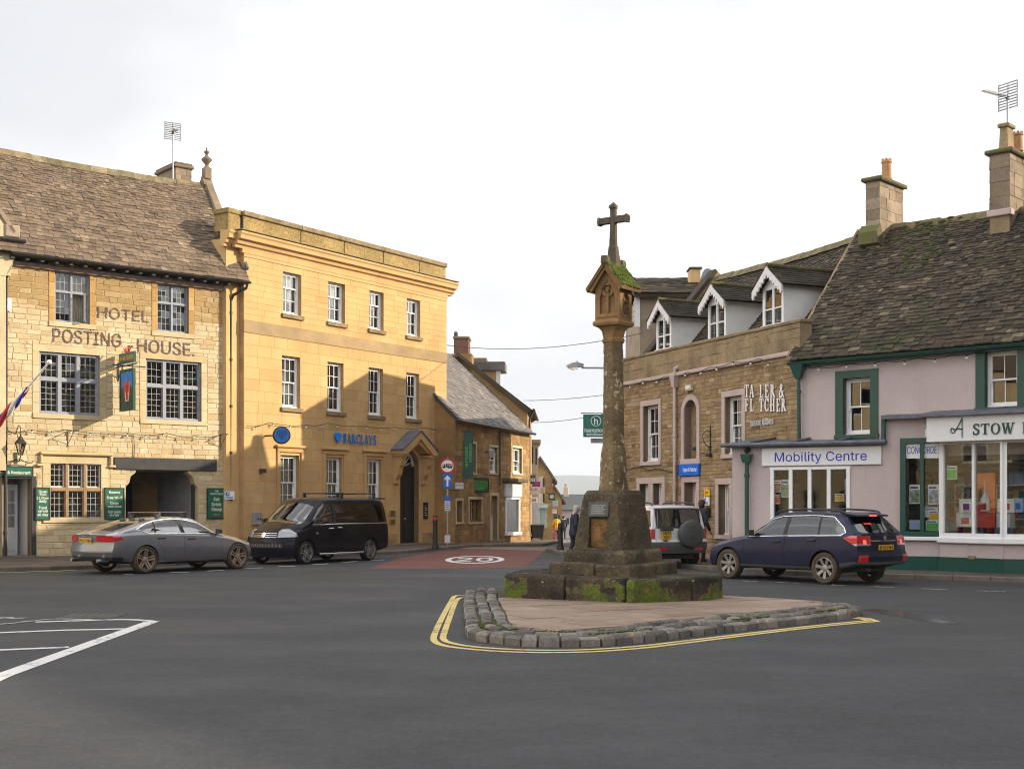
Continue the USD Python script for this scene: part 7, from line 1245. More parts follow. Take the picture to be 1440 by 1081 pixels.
# ================================================================ THE MARKET CROSS
m_old = surf('old_cross_stone', [(0, (.022, .018, .013)), (.3, (.062, .048, .029)), (.6, (.14, .105, .058)), (.76, (.085, .095, .022)), (1.0, (.11, .15, .012))], .95, 3.0, .4, 24, .45, .9, .02, stains=[((.035, .03, .022), 2.2, .54, .68, .7), ((.42, .38, .29), 13, .66, .70, .9), ((.27, .17, .075), 1.7, .62, .76, .6)])
m_shaft = surf('lichened_shaft_stone', [(0, (.08, .056, .031)), (1, (.24, .168, .086))], .95, 2.2, .4, 22, .4, .8, .018, stains=[((.07, .055, .035), 1.5, .54, .68, .7), ((.46, .40, .28), 7, .585, .65, .9), ((.28, .20, .10), 3, .58, .7, .5)])
m_lan = surf('golden_lantern_stone', [(0, (.15, .085, .035)), (1, (.31, .185, .075))], .92, 3, .35, 30, .3, .5, .01, stains=[((.075, .055, .03), 3, .56, .7, .7), ((.4, .32, .2), 9, .68, .74, .6)])
m_grst = surf('grey_cross_stone', [(0, (.07, .058, .042)), (1, (.16, .13, .09))], .95, 4, .4, 30, .4, .7, .015, stains=[((.22, .11, .04), 5, .6, .72, .6), ((.36, .34, .28), 9, .64, .7, .8)])
XC = np.array([1.74, 21.95]); XA = math.radians(-36)
XT = thing('market_cross', 'weathered stone market cross with a lantern head on worn mossy steps', 'monument', (XC[0], XC[1], 0), XA)
tolocal = lambda p: (np.asarray(p, float) - XC) @ Rz(XA)[:2, :2]
def rough(poly, z0, z1, amp=.012, r=.03, seed=1, ln=.055, top=None, fr=7.0):
    """weathered convex block on a polygon, edges worn round; top = scale of the upper outline"""
    q = poly.buffer(-r).buffer(r * .9, 3); t = poly.buffer(-r, 3); c = np.array(poly.centroid.coords[0])
    tp = lambda P_, z: [((x - c[0]) * (top or 1) + c[0], (y - c[1]) * (top or 1) + c[1], z) for x, y in P_.exterior.coords[:-1]]
    g = hull([(x, y, z0) for x, y in q.exterior.coords[:-1]] + tp(q, z1 - r) + tp(t, z1))
    M_ = mani(g).refine_to_length(ln); v, f = unman(M_)
    for k in range(3): v[:, k] += (meshkit.fbm(v * fr + 11 * k + seed * 3.1, 3) - .5) * 2 * amp + (meshkit.noise(v * fr * 3.7 + 5 * k + seed) - .5) * amp * .9
    return v, f
def stone_tone(v, seed, base=.42, moss=None):
    t = base + (meshkit.fbm(v * 2.1 + seed, 3) - .5) * .9
    if moss is not None: t = np.where(moss(v) + (meshkit.fbm(v * 6.0 + seed + 5, 3) - .5) * 2.2 > .5, .72 + .3 * meshkit.noise(v * 9), t)
    return np.clip(t, 0, 1)
oct_ = Polygon([tolocal(p) for p in [(-.14, 21.42), (1.916, 20.17), (3.22, 20.74), (3.5, 21.25), (3.36, 22.5), (1.5, 23.6), (.15, 23.0)]])
near = tolocal((1.916, 20.17)); lft = tolocal((-.14, 21.42)); rgt = tolocal((3.36, 20.95))
def mz(v):
    d = np.linalg.norm(v[:, :2] - near, axis=1); d2 = np.linalg.norm(v[:, :2] - lft, axis=1); d3 = np.linalg.norm(v[:, :2] - rgt, axis=1); low = np.clip((.62 - v[:, 2]) * 3.2, 0, 1)
    return np.maximum.reduce([1.15 - d * .8, .85 - d2 * 1.2, 1.0 - d3 * 1.6]) * low
cx0, cy0 = oct_.centroid.coords[0]; L0 = LineString([(cx0 - 3, cy0 - .2), (cx0 + 3, cy0 + .2)])
cutl = [Polygon([(-4, -4), (lft[0] + 1.15, -4), (lft[0] + 1.15, 4), (-4, 4)]), Polygon([(lft[0] + 1.158, -4), (near[0] - .16, -4), (near[0] - .16, .1), (lft[0] + 1.158, .1)]), Polygon([(near[0] - .152, -4), (4, -4), (4, near[1] + .95), (near[0] - .152, near[1] + .95)]), Polygon([(near[0] - .152, near[1] + .958), (4, near[1] + .958), (4, 4), (near[0] - .152, 4)]), Polygon([(lft[0] + 1.158, .108), (near[0] - .16, .108), (near[0] - .16, 4), (lft[0] + 1.158, 4)])]
for k, cpoly in enumerate(cutl):
    q = oct_.intersection(cpoly)
    if q.area > .02 and q.geom_type == 'Polygon': g = rough(q, .10, .53 + (.015, .0, -.012, .01, 0)[k], .014, .04, k + 1); part(XT, 'step_block', g, m_old, smooth=True, tone=stone_tone(g[0], k, (.10, .08, .26, .28, .25)[k], mz))
def sqr(L, ox=0, oy=0, ch=0.0):
    p = sbox(ox - L / 2, oy - L / 2, ox + L / 2, oy + L / 2); return p if not ch else Polygon([(ox + sx * (L / 2 - (ch if q else 0)), oy + sy * (L / 2 - (0 if q else ch))) for sx, sy, q in ((-1, -1, 0), (-1, -1, 1), (1, -1, 1), (1, -1, 0), (1, 1, 0), (1, 1, 1), (-1, 1, 1), (-1, 1, 0))])
S2 = sqr(1.62); 
for k, (a, b, c, d) in enumerate(((-.81, -.81, .12, .1), (.127, -.81, .81, .1), (-.81, .107, -.05, .81), (-.043, .107, .81, .81))):
    g = rough(sbox(a, b, c, d), .50, .73 + (.01, -.008, 0, .006)[k], .013, .035, 20 + k); part(XT, 'step_block', g, m_old, smooth=True, tone=stone_tone(g[0], 9 + k, .4))
for k, (a, b, c, d) in enumerate(((-.64, -.64, .64, 0), (-.64, .006, .64, .64))):
    g = rough(sbox(a, b, c, d), .70, .95, .016, .06, 30 + k, top=.97); part(XT, 'step_block', g, m_old, smooth=True, tone=stone_tone(g[0], 15 + k, .38))
v1 = sqr(1.04, ch=.06); v2 = sqr(.82, ch=.10); v3 = sqr(.74, ch=.12); g = hull([(x, y, .92) for x, y in v1.exterior.coords[:-1]] + [(x, y, 1.28) for x, y in sqr(.95, ch=.06).exterior.coords[:-1]] + [(x, y, 1.87) for x, y in v2.exterior.coords[:-1]] + [(x, y, 1.95) for x, y in v3.exterior.coords[:-1]])
v, f = unman(mani(g).refine_to_length(.045) - manifold3d.Manifold.cube([.36, .14, .5]).translate([-.20, -.53, .985]).refine_to_length(.08))
for k in range(3): v[:, k] += (meshkit.fbm(v * 6 + 17 * k, 3) - .5) * .03 + (meshkit.noise(v * 24 + k) - .5) * .009
ped = part(XT, 'pedestal', (v, f), m_old, smooth=40, tone=.36)
part(XT, 'slate_plaque', xf(rbox(-.21, .19, -.035, .0, 0, .25, .006), Rx(-.10), (0, -.45, 1.50)), plain('plaque_slate', (.055, .062, .058), .5, var=.35)); 
for k in range(5): part(XT, 'plaque_line', xf(bx(-.15, .13 - .04 * (k % 2), -.038, -.0352, .05 + .034 * k, .06 + .034 * k), Rx(-.10), (0, -.45, 1.50)), m_galv)
part(XT, 'recess_panel', bx(-.195, .155, -.405, -.39, .99, 1.48), surf('rusty_recess', (.22, .12, .045), .95, 4, .5, 30, .4, .6, stains=[((.06, .05, .025), 5, .5, .62, .9)])); gq = rough(sbox(-.07, -.44, .03, -.39), 1.0, 1.4, .02, .03, 3, .04); part(XT, 'worn_relief', gq, m_old, smooth=True, tone=.3)
# shaft, capital, lantern
def loft_oct(secs, n=.05, amp=.008, seed=1):
    gs = manifold3d.Manifold()
    for (z0, L0_, c0), (z1, L1_, c1) in zip(secs[:-1], secs[1:]): gs = gs + manifold3d.Manifold.hull_points(np.array([(x, y, z0 - .001) for x, y in sqr(L0_, ch=c0).exterior.coords[:-1]] + [(x, y, z1) for x, y in sqr(L1_, ch=c1).exterior.coords[:-1]]))
    v, f = unman(gs.refine_to_length(n))
    for k in range(3): v[:, k] += (meshkit.fbm(v * 5 + 13 * k + seed, 4) - .5) * 2 * amp + (meshkit.noise(v * 26 + k) - .5) * amp * .6
    return v, f
g = loft_oct([(1.9, .45, .08), (2.05, .42, .09), (2.35, .41, .10), (2.6, .39, .10), (2.72, .345, .10), (3.6, .325, .092), (4.47, .305, .085)], .045, .014); part(XT, 'shaft', g, m_shaft, smooth=True, tone=np.clip(.55 + (meshkit.fbm(g[0] * 1.6, 3) - .5) * 1.3, 0, 1))
g = loft_oct([(4.46, .305, .085), (4.49, .345, .09), (4.53, .35, .09), (4.56, .31, .08), (4.68, .33, .05), (4.74, .40, .02), (4.76, .50, .01), (4.80, .53, .01), (4.83, .51, .01), (4.86, .45, .01)], .05, .004); part(XT, 'capital', g, m_lan, smooth=35, tone=.6)
LX, LYv, z0, z1 = .25, .205, 4.85, 5.44
core = bx(-LX + .05, LX - .05, -LYv + .05, LYv - .05, z0, z1); lan_ = part(XT, 'lantern', cat([core] + [rbox(sx * LX - (.055 if sx > 0 else 0), sx * LX + (.055 if sx < 0 else 0), sy * LYv - (.055 if sy > 0 else 0), sy * LYv + (.055 if sy < 0 else 0), z0, z1 + .02, .012) for sx in (-1, 1) for sy in (-1, 1)] + [bx(-LX + .01, LX - .01, -LYv + .01, LYv - .01, z0, z0 + .09)]), m_lan, tone=.55)
pa = sbox(-.2, .0, .2, .82).difference(Polygon([(-.15, .06), (.15, .06), (.15, .33), (.10, .50), (0, .64), (-.10, .50), (-.15, .33)])).intersection(Polygon([(-.2, 0), (.2, 0), (.2, .56), (0, .86), (-.2, .56)])); 
part(lan_, 'front_tracery', wallp(affinity.translate(pa, 0, z0 + .05), -LYv, -LYv + .045), m_lan, tone=.5); part(lan_, 'rear_tracery', wallp(affinity.translate(pa, 0, z0 + .05), LYv - .045, LYv), m_lan, tone=.5)
def figure(w): return cat([tube([(0, 0, .08), (.0, 0, .52)], .022, 6), tube(spline([(-w, 0, .44), (-w * .6, 0, .38), (0, 0, .36), (w * .6, 0, .38), (w, 0, .44)], 4), .02, 6), icos(.03, (0, -.01, .45), 1), tube([(0, -.012, .37), (.0, -.014, .26), (.005, -.014, .1)], [.03, .026, .016], 6)] + [tube(spline([(s * .02, 0, .36), (s * .1, 0, .48), (s * .03, 0, .58)], 4), .014, 5) for s in (-1, 1)])
part(lan_, 'crucifix_relief', xf(figure(.11), None, (0, -LYv + .03, z0 + .05)), m_lan, tone=.75, smooth=50)
pb = sbox(-LYv + .03, .06, LYv - .03, .56).difference(unary_union([sbox(-.11, .09, .11, .36), Point(-.05, .37).buffer(.058), Point(.05, .37).buffer(.058), Point(0, .43).buffer(.055)])); toR = [[0, -1, 0], [1, 0, 0], [0, 0, 1]]
part(lan_, 'side_tracery', xf(wallp(affinity.translate(pb, 0, z0), 0, .045), toR, (LX, 0, 0)), m_lan, tone=.6); part(lan_, 'side_relief', xf(cat([tube(spline([(-.05, 0, .1), (-.02, 0, .2), (-.05, 0, .3)], 4), .024, 6), icos(.025, (-.05, 0, .34), 1), tube(spline([(.05, 0, .1), (.03, 0, .2), (.06, 0, .27)], 4), .024, 6), icos(.024, (.055, 0, .31), 1), tube([(-.04, 0, .24), (.05, 0, .22)], .014, 5)]), toR, (LX - .03, 0, z0)), m_lan, tone=.2, smooth=50)
part(lan_, 'gable_wall', wallp(Polygon([(-LX + .01, z1), (LX - .01, z1), (0, z1 + .33)]), -LYv + .012, LYv - .012), m_lan, tone=.45)
az, ez, ew, yo = 5.86, 5.40, .37, .31
rfx = part(XT, 'lantern_roof', cat([ext_y([(0, az), (s * ew, ez), (s * (ew - .02), ez - .06), (0, az - .09)][::s], -yo, yo) for s in (1, -1)]), m_lan, tone=.1)
part(rfx, 'gable_moulding', cat([ext_y([(0, az - .08), (s * (ew - .05), ez - .03), (s * (ew - .09), ez - .07), (0, az - .16)][::s], -yo + .03, -yo + .09) for s in (1, -1)]), m_lan, tone=.5)
ms_, rs = [], np.random.RandomState(9)
for k in range(620):
    a, b = rs.uniform(.02, 1.0), rs.uniform(-.98, .98)
    if meshkit.fbm(np.array([a * 3, b * 3, .5]), 3) < .36: continue
    r = rs.uniform(.014, .034); q = icos(1, s=1); ms_.append((q[0] * [r, r, r * .8] + [a * ew, b * yo, az - (az - ez) * a + .008], q[1]))
part(rfx, 'moss', cat(ms_), m_moss, smooth=True, kind='stuff')
for y in (-.27, .27): g = rough(sbox(-.06, y - .07, .06, y + .07), az - .06, az + .07, .01, .02, 5, .03); part(rfx, 'ridge_stump', g, m_grst, smooth=True, tone=.5)
g = loft_oct([(5.74, .20, .03), (5.9, .19, .03), (6.05, .16, .03), (6.12, .15, .03), (6.14, .125, .025), (6.50, .10, .02), (6.80, .10, .02)], .03, .006, 3); fin = part(XT, 'finial_cross', g, m_grst, smooth=40, tone=.4)
arm = lambda s: cat([rough(sbox(min(s * .04, s * .255), -.05, max(s * .04, s * .255), .05), 6.53, 6.64, .005, .012, 7, .03), rough(sbox(min(s * .245, s * .30), -.062, max(s * .245, s * .30), .062), 6.515, 6.655, .005, .02, 8, .03), hull([(s * .30, sy * .045, z) for sy in (-1, 1) for z in (6.54, 6.63)] + [(s * .335, 0, 6.585)])])
for s in (-1, 1): part(fin, 'cross_arm', arm(s), m_grst, smooth=40, tone=.35)
part(fin, 'cross_top', cat([rough(sbox(-.066, -.066, .066, .066), 6.78, 6.84, .004, .015, 9, .03), hull([(sx * .05, sy * .05, 6.835) for sx in (-1, 1) for sy in (-1, 1)] + [(0, 0, 6.9)])]), m_grst, smooth=40, tone=.35)
# ================================================================ VEHICLES
m_rub = plain('tyre_rubber', (.022, .021, .02), .85, .3, var=.3, mscale=12); m_rubd = plain('muddy_tyre', (.085, .062, .043), .9, .2, var=.4, mscale=9)
m_alloy = plain('dirty_alloy', (.34, .32, .30), .38, .5, .75, var=.3, mscale=14); m_alb = plain('bronzed_dirty_alloy', (.36, .27, .20), .45, .5, .55, var=.3, mscale=14); m_trim = plain('black_trim', (.02, .02, .021), .5, var=.2); m_clad = plain('grey_cladding', (.055, .058, .056), .6, var=.25)
m_chr = plain('chrome', (.75, .75, .76), .12, .5, 1.0, var=.05); m_cgl = glass('car_glass', (.50, .56, .54), 1.9, base=.06); m_tgl = glass('tinted_car_glass', (.06, .065, .075), 1.55, base=.03); m_seat = plain('seat_fabric', (.05, .048, .045), .9)
m_rlen = MAT('red_lens', {'p': ('principled_bsdf', {'base_color': (.42, .012, .018), 'roughness': .12, 'coat_weight': 1.0})}, []); m_clen = MAT('clear_lens', {'p': ('principled_bsdf', {'base_color': (.36, .37, .40), 'roughness': .12, 'metallic': .55, 'coat_weight': 1.0})}, []); m_olen = MAT('orange_lens', {'p': ('principled_bsdf', {'base_color': (.6, .2, .02), 'roughness': .15, 'coat_weight': 1.0})}, [])
m_blit = lamp('lit_brake_lamp', (1.0, .05, .04), 2.2); m_npy = plain('plate_yellow', (.66, .36, .015), .35, var=.05); m_npw = plain('plate_white', (.66, .67, .66), .35, var=.05)
MF = manifold3d.Manifold
def interp(tab): 
    a = np.array(tab, float); 
    def f(x): return np.interp(x, a[:, 0], a[:, 1])
    def sm(x):
        h = .05; return (f(x - h) + 2 * f(x) + f(x + h) + f(x - h / 2) + f(x + h / 2)) / 6 if np.ndim(x) == 0 else None
    return sm
class Car:
    def __init__(s, spec, name, label, cat_, loc, yaw, body, group=None):
        s.s = spec; s.T = thing(name, label, cat_, loc, yaw, group); s.mat = body; s.cache = {}
        s.f = {k: interp(spec[k]) for k in ('top', 'belt', 'plan', 'floor')}
        cab = spec['cabin']; s.cav = s.L(.07) ^ MF.cube([cab[1] - cab[0], 3, 3]).translate([cab[0], -1.5, .52]); s.body = s.L(0) - s.cav
        for wx in spec['axles']:
            for sd in (-1, 1): s.body -= MF.cylinder(.5, spec['arch'], spec['arch'], 40).rotate([90, 0, 0]).translate([wx, .25 + sd * .75, spec['r']])
            s.body -= MF.cube([spec['arch'] * 1.7, 1.2, spec['r'] * 1.2]).translate([wx - spec['arch'] * .85, -.6, 0])
    def L(s, d):
        d = round(d, 4)
        if d in s.cache: return s.cache[d]
        S = s.s; n = 76; t = np.linspace(0, 1, n); t = t + .9 * (-np.sin(2 * PI * t)) / (2 * PI) * .75; Ln, W = S['L'], S['W']; tum = S['tumble']; rings = []
        for x in t * Ln:
            w = s.f['plan'](x) - d; zt = s.f['top'](x) - d; zb = s.f['floor'](x) + d; bl = min(s.f['belt'](x), zt - .025); hg = zt - bl; cr = min(.05, .02 + hg * .08) if hg > .12 else min(.045, hg * .7)
            wg = w * .972; wr = max(wg - .02 - max(hg - .06, 0) * tum, .2) - (.10 if hg < .12 else .0)
            zm = zb + (bl - zb) * .52
            p = [(0, zb), (w * .84, zb), (w * .955, zb + .05), (w * .982, zb + .16), (w, zm), (w * .996, zm + (bl - zm) * .45), (w * .985, bl - .06), (wg, bl), (wg - .022, bl + min(.03, hg * .3)), ((wg + wr) / 2 - .008 + .012 * (hg > .12), bl + hg * .55 if hg > .12 else bl + hg * .3), (wr, zt - cr), (wr * .86, zt - cr * .42), (wr * .5, zt - cr * .1), (0, zt)]
            p = np.array(p)
            for _ in range(2): q = np.empty((2 * len(p), 2)); q[0::2] = np.vstack([p[:-1] * .75 + p[1:] * .25, p[-1:]]); q[1::2] = np.vstack([p[:-1] * .25 + p[1:] * .75, p[-1:]]); p = np.vstack([p[:1], q[:-1]]); p[:, 0] = np.maximum(p[:, 0], 0); p[0, 0] = 0; p[-1, 0] = 0
            rings.append(p)
        R = np.array(rings); K = R.shape[1]; tl, ns = np.array(S['tail'], float), np.array(S['nose'], float)
        def X(tt, y, z): a = np.interp(z, tl[:, 0], tl[:, 1]) + S['crear'] * (y / W) ** 2 + d; b = Ln - np.interp(z, ns[:, 0], ns[:, 1]) - S['cfront'] * np.abs(y / W) ** 2.2 - d; return a + tt * (b - a)
        V, F = [], []
        for sd in (1, -1):
            y = R[:, :, 0] * sd; o = len(V) and sum(len(q) for q in V); V.append(np.stack([X(t[:, None], y, R[:, :, 1]), y, R[:, :, 1]], -1).reshape(-1, 3))
            i, j = np.meshgrid(np.arange(n - 1), np.arange(K - 1), indexing='ij'); a = (i * K + j).ravel() + o; fq = np.stack([a, a + K, a + K + 1, a + 1], -1); F.append(fq if sd < 0 else fq[:, ::-1])
        m = 9
        for e, tt in ((0, 0.0), (n - 1, 1.0)):
            u = np.linspace(-1, 1, m); y = R[e, :, 0][:, None] * u[None]; z = np.repeat(R[e, :, 1][:, None], m, 1); o = sum(len(q) for q in V); V.append(np.stack([X(tt, y, z), y, z], -1).reshape(-1, 3))
            i, j = np.meshgrid(np.arange(K - 1), np.arange(m - 1), indexing='ij'); a = (i * m + j).ravel() + o; fq = np.stack([a, a + 1, a + m + 1, a + m], -1); F.append(fq if e else fq[:, ::-1])
        v = np.vstack(V); f = np.vstack(F); f = np.vstack([f[:, [0, 1, 2]], f[:, [0, 2, 3]]])
        key = np.round(v / 1e-4).astype(np.int64); _, idx, inv = np.unique(key, axis=0, return_index=True, return_inverse=True); v = v[idx]; f = inv.ravel()[f]; f = f[(f[:, 0] != f[:, 1]) & (f[:, 1] != f[:, 2]) & (f[:, 0] != f[:, 2])]
        M_ = MF(manifold3d.Mesh(np.ascontiguousarray(v, np.float32), np.ascontiguousarray(f, np.uint32)))
        if M_.volume() < 0: M_ = MF(manifold3d.Mesh(np.ascontiguousarray(v, np.float32), np.ascontiguousarray(f[:, ::-1], np.uint32)))
        assert M_.volume() > 1, ('loft', M_.status(), M_.volume())
        s.cache[d] = M_; return M_
    def prism(s, kind, poly, rng=None):
        """kind 'y': (x, z) outline through one flank (rng = y from..to); 'x': (y, z) outline seen from the end (rng = x from..to); 'z': (x, y) outline seen from above (rng = z from..to)"""
        g = prism(poly, rng[1] - rng[0]); 
        if kind == 'y': g = xf(g, [[1, 0, 0], [0, 0, 1], [0, 1, 0]], (0, rng[0], 0))
        elif kind == 'x': g = xf(g, [[0, 0, 1], [1, 0, 0], [0, 1, 0]], (rng[0], 0, 0))
        else: g = xf(g, None, (0, 0, rng[0]))
        return mani(g)
    def cut(s, name, kind, pts, mat, rng, push=0.0, th=.02, gap=.004, deep=False, parent=None, label=None, smooth=35, keep=True):
        poly = Polygon(pts).buffer(0) if not hasattr(pts, 'geom_type') else pts
        pr = s.prism(kind, poly, rng); q = s.prism(kind, poly.buffer(gap, join_style=2), rng)
        if keep:
            pc = (s.L(-push) - s.L(-push + th)) ^ pr
            if pc.num_tri() == 0: return None
            nd = part(parent or s.T, name, unman(pc), mat, smooth=smooth, label=label)
        else: nd = None
        s.body -= q if deep else (q - s.L(th + .012)); return nd
    def both(s, name, kind, pts, mat, push=0.0, th=.02, gap=.004, deep=False, y0=.3, parents=(None, None), **k):
        return [s.cut(name, kind, pts, mat, (y0, 1.3) if sd > 0 else (-1.3, -y0), push, th, gap, deep, parents[(1 - sd) // 2], **k) for sd in (1, -1)]
    def done(s): return part(s.T, 'body', unman(s.body), s.mat, smooth=35)
    def wheels(s, spokes, mat, tyre=None, rimr=.72, width=.225):
        r = s.s['r']; rr = r * rimr; tr = s.s['track'] / 2
        for wx in s.s['axles']:
            for sd in (-1, 1):
                w2 = width / 2; ty = lathe([(rr - .004, -w2 * .8), (rr + .03, -w2), (r - .03, -w2 * .98), (r - .008, -w2 * .8), (r, -w2 * .45), (r, w2 * .45), (r - .008, w2 * .8), (r - .03, w2 * .98), (rr + .03, w2), (rr - .004, w2 * .8), (rr - .02, 0), (rr - .004, -w2 * .8)], 44, 'y'); at_ = (wx, sd * tr, r)
                wn = part(s.T, 'wheel', xf(ty, None, at_), tyre or m_rub, smooth=40)
                rim = [lathe([(rr - .012, -w2 * .75), (rr, -w2 * .82), (rr, w2 * .82), (rr - .012, w2 * .86), (rr - .02, w2 * .7), (rr - .028, 0), (rr - .012, -w2 * .75)], 44, 'y')]
                hub = lathe([(0, w2 * .35), (.075, w2 * .35), (.075, w2 * .62), (.03, w2 * .7), (0, w2 * .7)], 24, 'y'); sp = [hub]
                for k in range(spokes[0]):
                    a0 = k * 2 * PI / spokes[0] + .2
                    for da in spokes[1]:
                        p = Polygon([(.04, -spokes[2]), (rr - .008, -spokes[3]), (rr - .008, spokes[3]), (.04, spokes[2])]); p = affinity.rotate(affinity.translate(p, 0, da), math.degrees(a0), origin=(0, 0)); g = prism(p, .028); g = xf(g, [[1, 0, 0], [0, 0, 1], [0, 1, 0]], (0, w2 * .42, 0)); v = g[0]; v[:, 1] += -.05 * (1 - np.hypot(v[:, 0], v[:, 2]) / rr) + .02; sp.append((v, g[1]))
                g = cat(rim + sp); g = g if sd > 0 else xf(g, np.diag([1, -1, 1]))
                part(wn, 'rim', xf(g, None, at_), mat, smooth=35); part(wn, 'brake_disc', xf(lathe([(0, -.02), (rr * .8, -.02), (rr * .8, .0), (0, 0)], 24, 'y'), None, (wx, sd * (tr - .02), r)), m_iron)
        part(s.T, 'wheel_arch_liner', cat([bx(wx - s.s['arch'] * .95, wx + s.s['arch'] * .95, -tr + .12, tr - .12, .25, .72) for wx in s.s['axles']]), m_trim)
    def inside(s, xs, dash, w=.5):
        for x, rear in xs:
            for y in ((-.37, .37) if not rear else (-.4, 0, .4)):
                part(s.T, 'seat', cat([rbox(x - .08, x + .45, y - w / 2 + .02, y + w / 2 - .02, .45, .62, .05), xf(rbox(-.09, .05, y - w / 2 + .03, y + w / 2 - .03, .0, .58, .05), Ry(-.25), (x, 0, .58)), xf(rbox(-.05, .04, y - .13, y + .13, .62, .80, .04), Ry(-.2), (x, 0, .58))]), m_seat, smooth=30)
        part(s.T, 'dashboard', rbox(dash - .35, dash, -.66, .66, .6, .93, .06), m_trim); part(s.T, 'steering_wheel', xf(tm(trimesh.creation.torus(.18, .017, 20, 8)), Ry(-1.15), (dash - .48, -.36, .92)), m_trim, smooth=True)
    def plate(s, x, y, z, txt, m, rear=True, w=.52, h=.112, tilt=0.0, lines=None):
        d = -1 if rear else 1; pl = part(s.T, 'number_plate', xf(rbox(-.006, .006, -w / 2, w / 2, -h / 2, h / 2, .003), Ry(tilt), (x, y, z)), m); ls = lines or [txt]
        for k, q in enumerate(ls):
            ch = .075 if len(ls) == 1 else h * .36; g = text(q, ch, .003, True); wd = np.ptp(g[0][:, 0]); sc = min(1, w * .9 / wd); g = xf(g, np.diag([sc, 1, 1]), (-wd * sc / 2 - g[0][:, 0].min() * sc, -ch / 2, 0)); M_ = [[0, 0, -1], [-1, 0, 0], [0, 1, 0]] if rear else [[0, 0, 1], [1, 0, 0], [0, 1, 0]]
            part(pl, 'registration', xf(xf(g, M_, (d * .0062, 0, (0 if len(ls) == 1 else (.24 - .48 * k) * h))), Ry(tilt), (x, y, z)), m_beam)
    def mirror(s, x, z, m, y=None):
        for sd in (-1, 1):
            yy = (y or s.s['W']) * sd; part(s.T, 'wing_mirror', cat([hull([(x - .03, yy + sd * .02, z - .06), (x - .03, yy + sd * .20, z - .05), (x - .03, yy + sd * .02, z + .08), (x - .03, yy + sd * .19, z + .08), (x + .1, yy + sd * .05, z - .03), (x + .1, yy + sd * .15, z - .02), (x + .09, yy + sd * .05, z + .05), (x + .09, yy + sd * .15, z + .05)]), tube([(x + .02, yy - sd * .05, z - .05), (x + .02, yy + sd * .08, z - .03)], .025, 6)]), m, smooth=40)
    def handle(s, doors, pts, m):
        for dr, (x, z) in zip(doors, pts):
            if dr is None: continue
            sd = 1 if 'p' in dr[1] else -1; w = s.f['plan'](x)
            part(dr[0], 'handle', cat([rbox(x - .11, x + .11, sd * (w + .018) - .012, sd * (w + .018) + .012, z - .017, z + .017, .008), rbox(x - .1, x - .06, sd * (w - .02) - .03, sd * (w - .02) + .03, z - .012, z + .012, .004), rbox(x + .06, x + .1, sd * (w - .02) - .03, sd * (w - .02) + .03, z - .012, z + .012, .004)]), m)
def yawto(dx, dy): return math.atan2(dy, dx)
def place(rearwheel, d, spec, side):
    """origin of a car (rear centre, on the ground) from the contact of its near rear wheel; side = +1 when its left flank faces the camera"""
    d = np.array(d, float) / np.linalg.norm(d); n = np.array([-d[1], d[0]]); o = np.asarray(rearwheel, float) - d * spec['axles'][0] - side * n * (spec['track'] / 2 + .06); return (o[0], o[1], 0.0), math.atan2(d[1], d[0])
# ---- silver grey fastback by the hotel
sp = dict(L=4.97, W=.955, axles=(1.15, 4.064), r=.345, arch=.375, track=1.64, tumble=.42, crear=.22, cfront=.55, cabin=(.75, 3.7),
          top=[(0, .97), (.05, 1.0), (.35, 1.085), (.9, 1.245), (1.5, 1.365), (2.05, 1.415), (2.6, 1.415), (2.95, 1.37), (3.45, 1.17), (3.85, 1.01), (4.2, .945), (4.6, .85), (4.85, .76), (4.97, .70)],
          belt=[(0, .93), (.5, .975), (1.2, .985), (2, .965), (3, .935), (3.7, .90), (4.3, .815), (4.97, .63)], plan=[(0, .90), (.15, .92), (.5, .94), (1.3, .955), (3.5, .945), (4.2, .935), (4.7, .915), (4.97, .88)], floor=[(0, .34), (.5, .27), (.8, .21), (4.3, .2), (4.97, .22)],
          tail=[(.2, .16), (.4, .06), (.55, .0), (.72, .05), (.78, .06), (.95, .04), (1.0, .03), (1.2, .2)], nose=[(.2, .06), (.45, .0), (.6, .03), (.8, .16), (1.0, .3)])
p_aud = paint('grey_metallic_paint', (.27, .28, .31), rough=.28, dirt=.6, dirtcol=(.15, .11, .08), top=.8, metallic=.75)
loc_, yw = place(G(204, 806), (.62, .785), sp, -1)
c = Car(sp, 'fastback_car', 'muddy silver grey fastback car with roof bars parked before the hotel', 'car', loc_, yw, p_aud)
win = Polygon([(.93, 1.105), (1.25, 1.01), (2.2, 1.0), (3.22, .975), (3.12, 1.06), (2.8, 1.225), (2.4, 1.315), (1.95, 1.345), (1.5, 1.30), (1.18, 1.215)])
c.both('window_trim', 'y', win.buffer(.028).difference(win), m_chr, .004, .02, .0)
gl_ = (('rear_quarter_window', sbox(0, 0, 1.42, 2)), ('rear_window', Polygon([(1.46, 0), (2.24, 0), (2.24, .98), (2.06, 1.5), (1.46, 1.5)])), ('front_window', Polygon([(2.36, 0), (4, 0), (4, 2), (2.18, 1.5), (2.36, .98)])))
for nm, q in gl_: c.both(nm, 'y', win.intersection(q), m_cgl, -.006, .01, .0, True)
c.both('window_pillar', 'y', win.difference(unary_union([q for _, q in gl_])), m_trim, -.004, .02, .0)
c.cut('windscreen', 'z', [(3.82, -.74), (3.82, .74), (3.02, .58), (3.02, -.58)], m_cgl, (.96, 1.6), -.003, .01, .0, True); c.cut('rear_screen', 'z', [(.40, -.60), (.40, .60), (1.42, .52), (1.42, -.52)], m_tgl, (1.0, 1.6), -.003, .01, .0, True)
